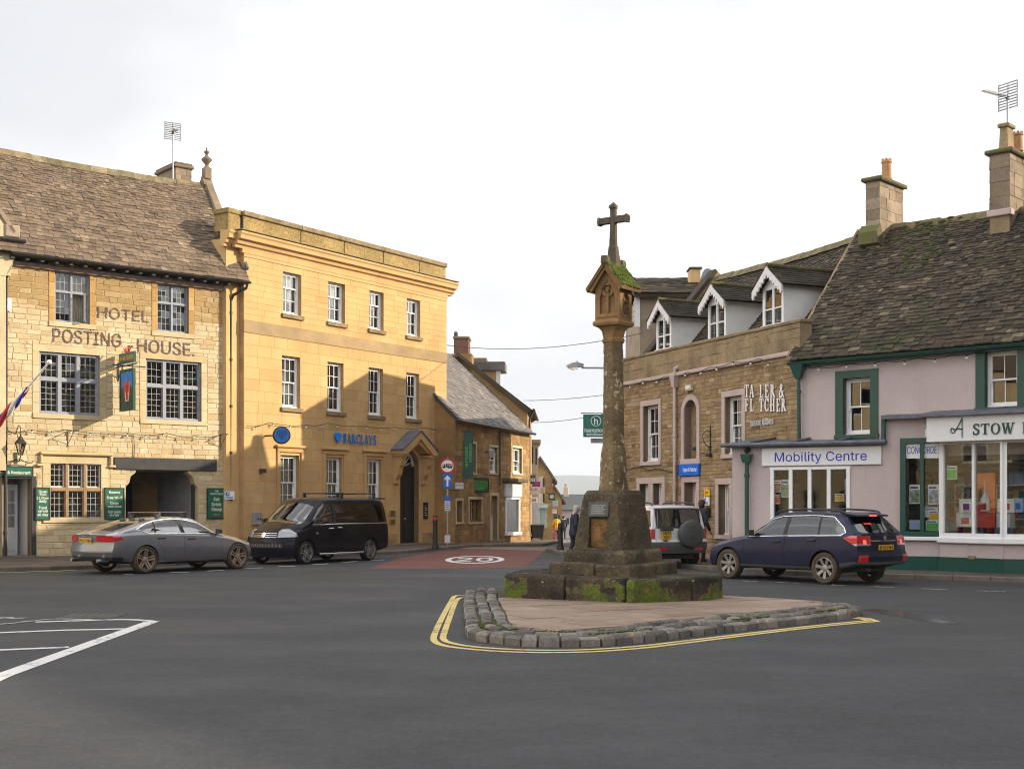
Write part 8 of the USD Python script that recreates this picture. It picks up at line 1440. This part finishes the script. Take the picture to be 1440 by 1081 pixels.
d1 = c.both('door', 'y', [(2.30, .30), (3.50, .30), (3.52, .62), (3.38, .93), (2.30, .965)], p_aud); d2 = c.both('door', 'y', [(1.72, .30), (2.29, .30), (2.29, .965), (1.42, .985), (1.52, .75), (1.66, .55)], p_aud)
c.handle([(d1[1], 'n'), (d2[1], 'n')], [(2.52, .84), (1.60, .87)], m_trim)
c.both('tail_lamp', 'y', [(-.1, .83), (.20, .80), (.50, .86), (.44, .935), (-.1, .955)], m_rlen, .003, .03, .004, y0=.40); c.cut('boot_badge_rings', 'x', unary_union([Point(q * .075, .965).buffer(.05).difference(Point(q * .075, .965).buffer(.038)) for q in (-1.5, -.5, .5, 1.5)]), m_chr, (-.5, .6), .005, .02, 0)
c.cut('rear_valance', 'y', [(-.2, .2), (.55, .2), (.5, .42), (-.2, .44)], m_trim, (-1.2, 1.2), .002, .03, .003); c.both('front_lamp', 'y', [(4.55, .66), (4.75, .56), (5.2, .6), (5.2, .74), (4.62, .76)], m_clen, .002, .03, .004, y0=.45); c.both('sill_strip', 'y', [(1.6, .2), (3.62, .2), (3.62, .27), (1.6, .27)], m_trim, .006, .03, .0)
c.done(); c.wheels((5, (-.032, .032), .017, .021), m_alb, m_rubd, .77, .255); c.inside([(1.55, True), (2.45, False)], 3.75); c.plate(.035, 0, .83, 'FH62 UNM', m_npy); c.mirror(3.35, 1.0, m_trim, .88)
for y in (-.55, .55): part(c.T, 'exhaust_pipe', tube([(-.0, y, .34), (.4, y, .34)], .045, 10), m_chr)
rb = thing('roof_bars', 'pair of brown roof bars across the grey fastback', 'roof bars', loc_, yw)
for x in (1.75, 2.55): part(rb, 'bar', rbox(x - .03, x + .03, -.66, .66, 1.50, 1.525, .008), m_brownb); [part(rb, 'foot', hull([(x + a, sd * .56 + b, z) for a in (-.06, .06) for b in (-.05, .05) for z in (1.38 if b * sd < 0 else 1.36, 1.505)]), m_trim) for sd in (-1, 1)]
# ---- black van
sp = dict(L=4.89, W=.952, axles=(.98, 3.98), r=.335, arch=.385, track=1.64, tumble=.155, crear=.05, cfront=.42, cabin=(.15, 4.15),
          top=[(0, 1.84), (.06, 1.90), (.4, 1.93), (2.5, 1.94), (3.1, 1.925), (3.3, 1.88), (3.95, 1.44), (4.2, 1.26), (4.45, 1.17), (4.7, 1.06), (4.89, .95)], belt=[(0, 1.14), (3.2, 1.14), (3.9, 1.10), (4.3, 1.04), (4.7, .95), (4.89, .86)], plan=[(0, .925), (.12, .945), (.5, .952), (3.8, .948), (4.4, .94), (4.7, .93), (4.89, .91)], floor=[(0, .34), (.5, .27), (.8, .24), (4.3, .22), (4.89, .21)],
          tail=[(.3, .04), (.5, .0), (.9, .03), (1.2, .05), (1.9, .17)], nose=[(.2, .08), (.45, .0), (.62, .02), (.8, .08), (1.1, .2)])
p_van = paint('black_van_paint', (.004, .004, .007), .15, rough=.4, dirt=.10, dirtcol=(.03, .027, .025), top=.7, coat=.22); d_ = (.515, .857)
fw = G(430, 793); dirv = -np.array(d_) / np.hypot(*d_); nrm = np.array([-dirv[1], dirv[0]]); o = fw - dirv * 3.98 - nrm * (.82 + .06); loc_, yw = (o[0], o[1], 0), math.atan2(dirv[1], dirv[0])
c = Car(sp, 'black_van', 'black panel van with roof bars parked nose to tail before the bank', 'van', loc_, yw, p_van)
c.both('rear_side_glass', 'y', [(.16, 1.18), (2.62, 1.18), (2.62, 1.76), (.24, 1.74)], m_tgl, -.001, .012, .004, True); c.both('front_window', 'y', [(2.78, 1.18), (3.72, 1.15), (3.66, 1.28), (3.30, 1.62), (3.12, 1.74), (2.80, 1.76)], m_cgl, -.006, .01, 0, True)
c.both('window_pillar', 'y', [(2.62, 1.18), (2.76, 1.18), (2.76, 1.76), (2.62, 1.76)], m_trim, -.001, .02, 0)
c.cut('windscreen', 'z', [(4.14, -.76), (4.14, .76), (3.36, .66), (3.36, -.66)], m_cgl, (1.16, 2.2), -.003, .01, 0, True)
d1 = c.both('door', 'y', [(2.74, .36), (3.52, .36), (3.62, .62), (3.9, .8), (3.92, 1.10), (2.74, 1.15)], p_van); d2 = c.both('sliding_door', 'y', [(1.58, .36), (2.73, .36), (2.73, 1.15), (1.58, 1.15)], p_van); c.handle([(d1[0], 'p'), (d2[0], 'p')], [(2.92, 1.02), (2.52, 1.03)], m_chr)
c.both('chrome_strip', 'y', [(.12, 1.135), (3.7, 1.125), (3.7, 1.152), (.12, 1.162)], m_chr, .006, .02, 0); c.both('head_lamp', 'y', [(4.36, .80), (5.2, .74), (5.2, .95), (4.42, 1.02)], m_clen, .004, .03, .004, y0=.47)
c.cut('grille', 'x', [(-.45, .76), (.45, .76), (.47, .93), (-.47, .93)], m_trim, (4.3, 5.2), -.01, .03, .004); 
for z in (.79, .84, .89): c.cut('grille_bar', 'x', [(-.44, z), (.44, z), (.44, z + .012), (-.44, z + .012)], m_chr, (4.3, 5.2), .003, .015, 0)
c.cut('round_badge', 'x', Point(0, .85).buffer(.075), m_chr, (4.3, 5.2), .01, .03, 0); c.cut('lower_grille', 'x', [(-.62, .50), (.62, .50), (.62, .60), (-.62, .60)], m_trim, (4.3, 5.2), -.008, .03, .004); 
for k in range(12): c.cut('grille_rib', 'x', [(-.58 + k * .103, .505), (-.56 + k * .103, .505), (-.56 + k * .103, .595), (-.58 + k * .103, .595)], m_brownb, (4.3, 5.2), .0, .02, 0)
c.both('indicator', 'y', [(3.5, .86), (3.58, .86), (3.58, .91), (3.5, .91)], m_clen, .006, .02, 0); c.both('panel_crease', 'y', [(.5, .735), (3.5, .735), (3.5, .745), (.5, .745)], p_van, -.006, .02, 0)
c.done(); c.wheels((5, (-.036, .036), .014, .016), m_alloy, None, .78, .235); c.inside([(2.55, False)], 4.1); c.plate(4.80, 0, .45, 'WJ06 XAP', m_npw, False, tilt=.0); c.mirror(3.62, 1.24, m_trim, .9)
part(c.T, 'side_step', cat([tube([(1.42, sd * .97, .27), (3.5, sd * .97, .27)], .035, 10) for sd in (-1, 1)]), m_chr, smooth=40); part(c.T, 'rear_spoiler', rbox(-.08, .18, -.72, .72, 1.885, 1.93, .015), p_van)
part(c.T, 'tax_disc', bx(3.98, 3.985, .42, .56, 1.2, 1.3), m_pblue)
rb = thing('roof_bars', 'pair of black roof bars across the black van', 'roof bars', loc_, yw)
for x in (.55, 2.15): part(rb, 'bar', tube([(x, -.78, 2.06), (x, .78, 2.06)], .022, 8), m_trim); [part(rb, 'foot', hull([(x + a, sd * .72 + b, z) for a in (-.05, .05) for b in (-.03, .03) for z in (1.87, 2.07)]), m_trim) for sd in (-1, 1)]
part(rb, 'cross_plate', rbox(.9, 1.7, -.3, .3, 2.03, 2.07, .01), m_trim)
# ---- dark blue estate by the mobility shop, brake lamps lit
sp = dict(L=4.78, W=.89, axles=(1.02, 3.765), r=.345, arch=.395, track=1.54, tumble=.34, crear=.12, cfront=.48, cabin=(.3, 3.4),
          top=[(0, 1.10), (.05, 1.16), (.14, 1.28), (.28, 1.49), (.5, 1.535), (1.0, 1.56), (1.6, 1.575), (2.2, 1.56), (2.65, 1.50), (3.05, 1.31), (3.5, 1.08), (3.8, 1.02), (4.2, .96), (4.6, .86), (4.78, .76)], belt=[(0, 1.03), (.5, 1.04), (2, 1.0), (3.4, .95), (4, .90), (4.78, .70)], plan=[(0, .845), (.2, .87), (.6, .885), (2.4, .89), (3.8, .885), (4.4, .87), (4.78, .83)], floor=[(0, .44), (.4, .34), (.8, .28), (4.2, .27), (4.78, .28)],
          tail=[(.3, .12), (.45, .02), (.62, .0), (.72, .06), (.95, .08), (1.05, .1), (1.5, .34)], nose=[(.25, .1), (.45, .0), (.65, .03), (.8, .14), (1.0, .3)])
p_sub = paint('dark_blue_paint', (.007, .009, .030), .2, rough=.4, dirt=.6, dirtcol=(.024, .021, .021), top=.95, metallic=.1, coat=.4)
loc_, yw = place(G(1160, 821), (-.62, .785), sp, 1)
c = Car(sp, 'estate_car', 'dirty dark blue estate car with brake lamps lit beside the mobility shop', 'car', loc_, yw, p_sub)
win = Polygon([(3.16, 1.0), (2.98, 1.12), (2.55, 1.37), (2.25, 1.44), (1.4, 1.465), (.86, 1.435), (.56, 1.22), (.50, 1.12), (.60, 1.07), (1.8, 1.04)])
c.both('window_trim', 'y', win.buffer(.024).difference(win), m_chr, .004, .02, 0)
gl_ = (('rear_quarter_window', sbox(0, 0, 1.16, 2)), ('rear_window', Polygon([(1.24, 0), (2.06, 0), (2.06, 1.05), (1.96, 2), (1.2, 2)])), ('front_window', Polygon([(2.16, 0), (4, 0), (4, 2), (2.06, 2), (2.16, 1.05)])))
for nm, clip in gl_: c.both(nm, 'y', win.intersection(clip), m_cgl, -.006, .01, 0, True)
c.both('window_pillar', 'y', win.difference(unary_union([q for _, q in gl_])), m_trim, -.004, .02, 0); c.cut('windscreen', 'z', [(3.48, -.68), (3.48, .68), (2.72, .56), (2.72, -.56)], m_cgl, (1.02, 1.8), -.003, .01, 0, True); c.cut('rear_screen', 'x', [(-.70, 1.11), (.70, 1.11), (.55, 1.44), (-.55, 1.44)], glass('rear_glass', (.55, .6, .6), 1.9, base=.12), (-.3, .85), -.002, .01, .004, True)
d1 = c.both('door', 'y', [(2.10, .36), (3.22, .36), (3.30, .62), (3.24, .97), (2.10, 1.02)], p_sub); d2 = c.both('door', 'y', [(1.46, .36), (2.09, .36), (2.09, 1.02), (1.18, 1.05), (1.30, .80), (1.42, .58)], p_sub); c.handle([(d1[0], 'p'), (d2[0], 'p')], [(2.32, .90), (1.36, .94)], m_trim)
c.both('tail_lamp', 'y', [(-.2, .86), (.22, .84), (.52, 1.0), (.34, 1.06), (-.2, 1.04)], m_rlen, .004, .03, .004, y0=.46);
c.cut('lit_brake_lamp', 'x', sbox(.60, .88, .68, .96).union(sbox(-.68, .88, -.60, .96)), m_blit, (-.2, .5), .007, .012, 0); c.both('reversing_lens', 'y', [(.02, .842), (.22, .842), (.30, .885), (.02, .88)], m_clen, .006, .02, 0, y0=.5); c.both('rear_reflector', 'y', [(.02, .50), (.16, .50), (.12, .64), (.0, .65)], m_rlen, .004, .02, .003, y0=.6)
c.cut('chrome_garnish', 'x', [(-.50, .93), (.50, .93), (.50, .955), (-.50, .955)], m_chr, (-.3, .5), .008, .02, 0); c.cut('tailgate_badge', 'x', Point(0, 1.005).buffer(.04).union(sbox(-.06, 1.0, .06, 1.008)), m_chr, (-.3, .5), .008, .02, 0); c.cut('tailgate_seam', 'x', sbox(-.70, .60, .70, 1.08).difference(sbox(-.69, .61, .69, 1.08)), m_trim, (-.3, .4), -.006, .015, 0)
c.cut('rear_cladding', 'y', [(-.3, .2), (.66, .2), (.62, .46), (.3, .50), (-.3, .50)], m_clad, (-1.2, 1.2), .003, .03, .003); c.both('sill_cladding', 'y', [(1.4, .2), (3.4, .2), (3.4, .36), (1.4, .36)], m_clad, .012, .03, 0); c.both('front_lamp', 'y', [(4.25, .82), (4.5, .70), (5, .72), (5, .88), (4.35, .92)], m_clen, .003, .03, .004, y0=.42)
c.done(); c.wheels((7, (0,), .03, .04), m_alloy, m_rubd, .68, .225); c.inside([(1.35, True), (2.3, False)], 3.35); c.plate(.055, 0, .80, 'BF60 FWA', m_npy); c.mirror(3.02, 1.06, m_trim, .82)
part(c.T, 'roof_rail', cat([tube(spline([(.62, sd * .60, 1.50), (.8, sd * .615, 1.575), (1.7, sd * .62, 1.61), (2.35, sd * .61, 1.575), (2.55, sd * .60, 1.50)], 6), .022, 8) for sd in (-1, 1)]), m_trim, smooth=40); part(c.T, 'rear_spoiler', cat([hull([(.40, sd * .57, 1.455) for sd in (-1, 1)] + [(.42, sd * .57, 1.49) for sd in (-1, 1)] + [(.8, sd * .57, 1.545) for sd in (-1, 1)] + [(.75, sd * .57, 1.48) for sd in (-1, 1)])]), p_sub); part(c.T, 'high_brake_lamp', rbox(.375, .405, -.12, .12, 1.458, 1.486, .004), m_blit)
part(c.T, 'rear_wiper', tube([(.10, .02, 1.13), (.16, -.18, 1.16), (.19, -.38, 1.18)], .012, 5), m_trim); part(c.T, 'exhaust_pipe', tube([(.1, .5, .33), (.5, .5, .33)], .035, 8), m_iron)
# ---- white off-roader seen from behind
sp = dict(L=4.25, W=.88, axles=(.78, 3.33), r=.35, arch=.40, track=1.52, tumble=.20, crear=.05, cfront=.35, cabin=(.12, 3.0),
          top=[(0, 1.62), (.06, 1.69), (.4, 1.715), (2.0, 1.72), (2.35, 1.68), (2.8, 1.36), (3.1, 1.13), (3.3, 1.09), (3.9, 1.02), (4.15, .92), (4.25, .84)], belt=[(0, 1.08), (3, 1.04), (3.6, .98), (4.25, .76)], plan=[(0, .855), (.12, .875), (.5, .88), (3.4, .875), (4.0, .86), (4.25, .82)], floor=[(0, .42), (.4, .36), (.8, .32), (3.8, .32), (4.25, .36)],
          tail=[(.4, .02), (.6, .0), (.72, .02), (.76, .08), (1.1, .09), (1.7, .22)], nose=[(.3, .08), (.5, .0), (.8, .06), (1.1, .2)])
p_fre = paint('silver_white_paint', (.60, .60, .61), rough=.35, dirt=.3, top=.8)
d_ = np.array([-.42, .907]); d_ /= np.linalg.norm(d_); o = G(958, 799.5) ; loc_, yw = (o[0], o[1], 0), math.atan2(d_[1], d_[0])
c = Car(sp, 'off_roader', 'silver white off-roader with a covered spare wheel seen from behind', 'car', loc_, yw, p_fre)
for nm, pts in (('rear_quarter_window', [(.2, 1.12), (1.05, 1.12), (1.05, 1.56), (.34, 1.56)]), ('rear_window', [(1.12, 1.12), (1.86, 1.12), (1.86, 1.58), (1.12, 1.58)]), ('front_window', [(1.96, 1.12), (2.86, 1.10), (2.72, 1.26), (2.36, 1.56), (1.96, 1.58)])): c.both(nm, 'y', pts, m_cgl, -.005, .01, .002, True)
c.cut('rear_screen', 'x', [(-.66, 1.12), (.66, 1.12), (.60, 1.58), (-.60, 1.58)], m_cgl, (-.3, .6), -.002, .01, .004, True); c.cut('screen_border', 'x', sbox(-.70, 1.08, .70, 1.62).difference(Polygon([(-.66, 1.12), (.66, 1.12), (.60, 1.58), (-.60, 1.58)])), m_trim, (-.3, .6), .002, .015, 0); c.cut('windscreen', 'z', [(3.05, -.66), (3.05, .66), (2.42, .60), (2.42, -.60)], m_cgl, (1.14, 2), -.003, .01, 0, True)
c.cut('tailgate_seam', 'x', sbox(-.72, .66, .72, 1.64).difference(sbox(-.71, .67, .71, 1.63)), m_trim, (-.3, .5), -.004, .015, 0)
[c.cut('tail_lamp', 'x', sbox(.745, .80, .95, 1.06) if sd > 0 else sbox(-.95, .80, -.745, 1.06), m_rlen, (-.3, .35), .004, .03, .003) for sd in (1, -1)]
c.cut('lower_cladding', 'z', sbox(-.4, -1.2, .9, 1.2), m_clad, (.3, .72), .004, .04, .003); c.cut('sill_cladding', 'z', sbox(.905, -1.2, 4.4, 1.2), m_clad, (.3, .60), .004, .04, .003); [c.cut('bumper_lamp', 'x', sbox(.42, .50, .70, .57) if sd > 0 else sbox(-.70, .50, -.42, .57), m_rlen, (-.3, .3), .008, .02, 0) for sd in (1, -1)]
c.done(); c.wheels((6, (0,), .03, .04), m_alloy, None, .62, .22); c.inside([(.95, True), (1.9, False)], 2.95); c.plate(.045, .42, .90, '', m_npy, w=.30, h=.21, lines=['VN51', 'KRV']); c.mirror(2.7, 1.12, m_trim, .82)
sw_ = part(c.T, 'spare_wheel', xf(lathe([(0, -.24), (.20, -.245), (.23, -.235), (.30, -.225), (.355, -.19), (.375, -.12), (.36, -.02), (.30, 0), (0, 0)], 36, 'x'), None, (.06, -.28, .93)), m_clad, smooth=35); part(sw_, 'cover_ring', xf(lathe([(.10, -.252), (.115, -.256), (.13, -.252)], 30, 'x'), None, (.06, -.28, .93)), m_clad); part(c.T, 'plate_lamp', rbox(-.02, .08, .24, .62, 1.02, 1.08, .015), m_trim); part(c.T, 'model_badge', bx(.03, .07, .40, .52, .745, .77), m_trim)
part(c.T, 'roof_rail', cat([tube(spline([(.4, sd * .66, 1.69), (.55, sd * .66, 1.755), (1.3, sd * .66, 1.77), (1.9, sd * .66, 1.755), (2.05, sd * .66, 1.69)], 5), .02, 8) for sd in (-1, 1)]), m_trim, smooth=40); part(c.T, 'rear_wiper', tube([(.13, .0, 1.12), (.15, .2, 1.16), (.16, .42, 1.18)], .011, 5), m_trim)
# ================================================================ PEOPLE
m_skin = plain('skin', (.48, .27, .19), .6, var=.08); m_hairg = plain('grey_hair', (.42, .40, .37), .8, var=.3, mscale=40); m_haird = plain('dark_hair', (.035, .022, .016), .7, var=.3, mscale=40); m_coat = plain('navy_coat', (.018, .022, .038), .85, var=.2); m_jean = plain('dark_jeans', (.022, .026, .045), .85, var=.2); m_yjac = plain('yellow_jacket', (.72, .40, .01), .7, var=.1); m_shoe = plain('dark_shoes', (.02, .018, .016), .6)
_sph = {}
def ball(p, r): return MF.sphere(r, 14).translate([float(q) for q in p])
def limbs(segs, ln=.035, it=6):
    M_ = MF()
    for p, q, a, b in segs: M_ = M_ + MF.batch_hull([ball(p, a), ball(q, b)])
    v, f = unman(M_.refine_to_length(ln)); t = trimesh.Trimesh(v, f, process=False); trimesh.smoothing.filter_taubin(t, iterations=it); return np.array(t.vertices), np.array(t.faces)
def person(label, loc, yaw, H, top, legs, hair, stride=.0, lean=0.0, arms=(.15, -.1), longhair=False, scarf=None, hood=False, bend=.5):
    T = thing('person', label, 'person', loc, yaw); V = lambda x, y, z: np.array([x, y, z]) * H
    def ln_(p): z = p[2] / H - .52; return p + np.array([0, lean * max(z, 0) * H, 0])
    hip = [V(s * .052, 0, .52) for s in (-1, 1)]; an = [V(s * .055, s * stride, .045 + (.03 if s * stride < 0 else 0)) for s in (-1, 1)]; kn = [(hip[i] + an[i]) / 2 + V(0, .03 + .02 * abs(stride) * 4, .01) for i in (0, 1)]
    pel, wst, chs, nek, hed = V(0, 0, .53), ln_(V(0, .0, .62)), ln_(V(0, .0, .74)), ln_(V(0, .005, .845)), ln_(V(0, .02, .925)); sh = [ln_(V(s * .105, 0, .81)) for s in (-1, 1)]
    el = [sh[i] + V(s * .03, arms[i] * .17, -.175) for i, s in ((0, -1), (1, 1))]; wr = [el[i] + V(-s * .01, .06 + bend * .09 + arms[i] * .12, -.15 + bend * .05) for i, s in ((0, -1), (1, 1))]
    R = lambda k: k * H; leg, arm, han = [], [], []
    for i, s in ((0, -1), (1, 1)):
        leg += [(hip[i], kn[i], R(.052), R(.034)), (kn[i], an[i], R(.035), R(.022))]; arm += [(sh[i], el[i], R(.030), R(.024)), (el[i], wr[i], R(.024), R(.017))]
        d = (wr[i] - el[i]); d /= np.linalg.norm(d); pm = wr[i] + d * R(.035); sd = np.cross(d, [0, 0, 1.0]); sd /= np.linalg.norm(sd) + 1e-9; han += [(wr[i], pm, R(.013), R(.017))]
        for k, l in zip((-1.5, -.5, .5, 1.5), (.030, .037, .035, .028)): b = pm + sd * R(.0095) * k + d * R(.012); m_ = b + d * R(l) * .6; e = m_ + (d * .7 + np.array([0, .0, -.5])) * R(l) * .5; han += [(b, m_, R(.0055), R(.005)), (m_, e, R(.005), R(.0042))]
        tb = wr[i] + d * R(.015) - s * sd * R(.012); han += [(tb, tb + (d * .6 - s * sd * .6) * R(.035), R(.007), R(.005))]
    tor = [(pel, wst, R(.072), R(.066)), (wst, chs, R(.066), R(.078)), (chs, nek - V(0, 0, .03), R(.078), R(.045)), (sh[0], sh[1], R(.036), R(.036)), (sh[0], wst, R(.034), R(.05)), (sh[1], wst, R(.034), R(.05)), (hip[0], hip[1], R(.06), R(.06))]
    hd_ = [(nek - V(0, 0, .04), hed - V(0, .01, .03), R(.03), R(.03)), (hed + V(0, -.008, .012), hed + V(0, .012, -.03), R(.052), R(.036)), (hed + V(0, .048, -.002), hed + V(0, .058, -.016), R(.006), R(.009)), (hed + V(-.05, -.002, -.012), hed + V(-.05, -.002, .004), R(.008), R(.009)), (hed + V(.05, -.002, -.012), hed + V(.05, -.002, .004), R(.008), R(.009))]
    part(T, 'body', limbs(tor + arm + leg + hd_, .03, 4), m_skin, smooth=True); part(T, 'hands', limbs(han, .008, 2), m_skin, smooth=True)
    for s in (-1, 1): part(T, 'eye', icos(R(.006), hed + V(s * .02, .047, .004), 1), m_haird)
    part(T, 'mouth', xf(bx(-R(.014), R(.014), 0, R(.004), 0, R(.005)), None, hed + V(0, .046, -.034)), m_red)
    cl = R(.008); big = lambda L_, k: [(p, q, a + k, b + k) for p, q, a, b in L_]; hem = [(hip[0] + V(0, 0, -.05), wst, R(.075), R(.08)), (hip[1] + V(0, 0, -.05), wst, R(.075), R(.08)), (hip[0] + V(0, 0, -.05), hip[1] + V(0, 0, -.05), R(.075), R(.075))]
    part(T, 'jacket', limbs(big(tor + [(p, p + (q - p) * .9, a, b) for p, q, a, b in arm], cl * 1.4) + hem, .035, 5), top, smooth=True); part(T, 'trousers', limbs(big(leg, cl), .04, 4), legs, smooth=True)
    part(T, 'shoes', limbs([s for i in (0, 1) for s in [(an[i] + V(0, -.02, -.02), an[i] + V(0, .075, -.028), R(.026), R(.018))]], .03, 2), m_shoe, smooth=True)
    hs_ = [(hed + V(0, -.014, .022), hed + V(0, -.02, -.02), R(.057), R(.050)), (hed + V(0, .012, .034), hed + V(0, -.02, .03), R(.046), R(.05))] + ([(hed + V(s * .03, -.025, -.01), nek + V(s * .04, -.03, -.01), R(.036), R(.028)) for s in (-1, 1)] if longhair else [])
    part(T, 'hair', limbs(hs_, .02, 3), hair, smooth=True)
    if scarf: part(T, 'scarf', limbs([(nek + V(-.03, 0, -.01), nek + V(.03, 0, -.01), R(.042), R(.042))], .02, 2), scarf, smooth=True)
    if hood: part(T, 'hood', limbs([(nek + V(-.03, -.03, .0), nek + V(.03, -.03, .0), R(.04), R(.04)), (nek + V(0, -.03, 0), nek + V(0, -.05, -.04), R(.045), R(.03))], .02, 2), top, smooth=True)
    return T
person('grey haired person in a navy coat stepping behind the cross pedestal', (x_(806.5, 40.5), 40.5, 0), -1.35, 1.70, m_coat, m_jean, m_hairg, .07, .10, longhair=True)
person('walker in a yellow jacket seen from behind down the street', (x_(782.8, 89), 89, float(zg(89))), 0.1, 1.70, m_yjac, m_jean, m_haird, .06, .0, hood=True)
person('walker in a dark coat and pale scarf beside the yellow jacket', (x_(792.3, 92), 92, float(zg(92))), .1, 1.76, m_coat, m_jean, m_haird, -.05, .0, scarf=m_wdull)
person('dark haired person in a navy coat on the pavement beyond the off-roader', (x_(983.5, 36.2), 36.2, .11), -.9, 1.74, m_coat, m_jean, m_haird, .03, .12)
# parked things far down the street
bk = thing('bicycle', 'dark bicycle leaning by the red menu boards down the street', 'bicycle', (x_(774, 88), 88, float(zg(88))), 1.2)
wr_ = tm(trimesh.creation.torus(.32, .018, 28, 6))
for y in (-.52, .52): w = part(bk, 'wheel', xf(wr_, Ry(PI / 2), (0, y, .34)), m_rub, smooth=True); part(w, 'spokes', cat([tube([(0, y, .34), (0, y + .31 * math.cos(a), .34 + .31 * math.sin(a))], .004, 3) for a in np.arange(10) * PI / 5]), m_alum)
part(bk, 'frame', cat([tube([(0, -.52, .34), (0, -.1, .32), (0, .38, .78), (0, .52, .34)], .016, 6), tube([(0, -.1, .32), (0, -.2, .85)], .015, 6), tube([(0, -.17, .74), (0, .36, .76)], .015, 6), tube([(0, -.52, .34), (0, -.17, .74)], .012, 6), tube([(0, .38, .78), (0, .34, .95)], .014, 6), tube([(-.25, .3, .98), (.25, .3, .98)], .014, 6)]), m_iron); part(bk, 'saddle', rbox(-.07, .07, -.32, -.08, .85, .9, .02), m_black)
ab = thing('menu_board', 'red and white pavement board standing against the shop down the street', 'sign', (x_(774.5, 85), 85, float(zg(85)))); part(ab, 'panel', xf(rbox(-.3, .3, -.02, .02, 0, 1.0, .01), Rx(-.12)), m_red); part(ab, 'print', xf(bx(-.25, .25, -.024, -.0205, .3, .9), Rx(-.12)), m_pro2)
# houses on the near side of the square, seen only in window glass and paint
for nm, P0, d0, W0, lb in (('square_house', (-27, -30), (0, 1), 62, 'long stone row along the left side of the square'), ('square_house', (24, -34), (-1, 0), 50, 'stone row closing the square behind the viewpoint')):
    F = Fac(P0, d0); t = thing(nm, lb, 'house', F.loc, F.rot); hs_ = [(1.0 + 3.2 * q, 2.3 + 3.2 * q, z, z + 1.8) for q in range(int(W0 / 3.2)) for z in (.9, 3.9, 6.6)]
    part(t, 'front_wall', front_wall(W0, -.1, 9, hs_, .3), m_hotel, tone=.6); part(t, 'side_walls', closed_box(W0, 9, 8, y0=.301, floors=(3.3, 6.2)), m_room); part(t, 'roof', ext_u([(-.3, 8.95), (4, 12.6), (8.3, 8.95)], 0, W0), m_tile, tone=.4)
    for r in hs_: part(t, 'window', cat([bx(r[0], r[0] + .07, .1, .16, r[2], r[3]), bx(r[1] - .07, r[1], .1, .16, r[2], r[3]), bx(r[0], r[1], .1, .16, r[2], r[2] + .07), bx(r[0], r[1], .1, .16, r[3] - .07, r[3]), bx(r[0], r[1], .101, .159, (r[2] + r[3]) / 2 - .03, (r[2] + r[3]) / 2 + .03)]), m_white)
# haze
hz = bx(-5600, 5600, -500, 9400, -125, 330); hm = MAT('haze', {'v': ('principled_volume', {'color': (.80, .86, .95), 'density': 0.00016, 'anisotropy': 0.2})}, [], surface=None, volume='v.volume')
part('/World', 'haze', hz, hm, kind='stuff')
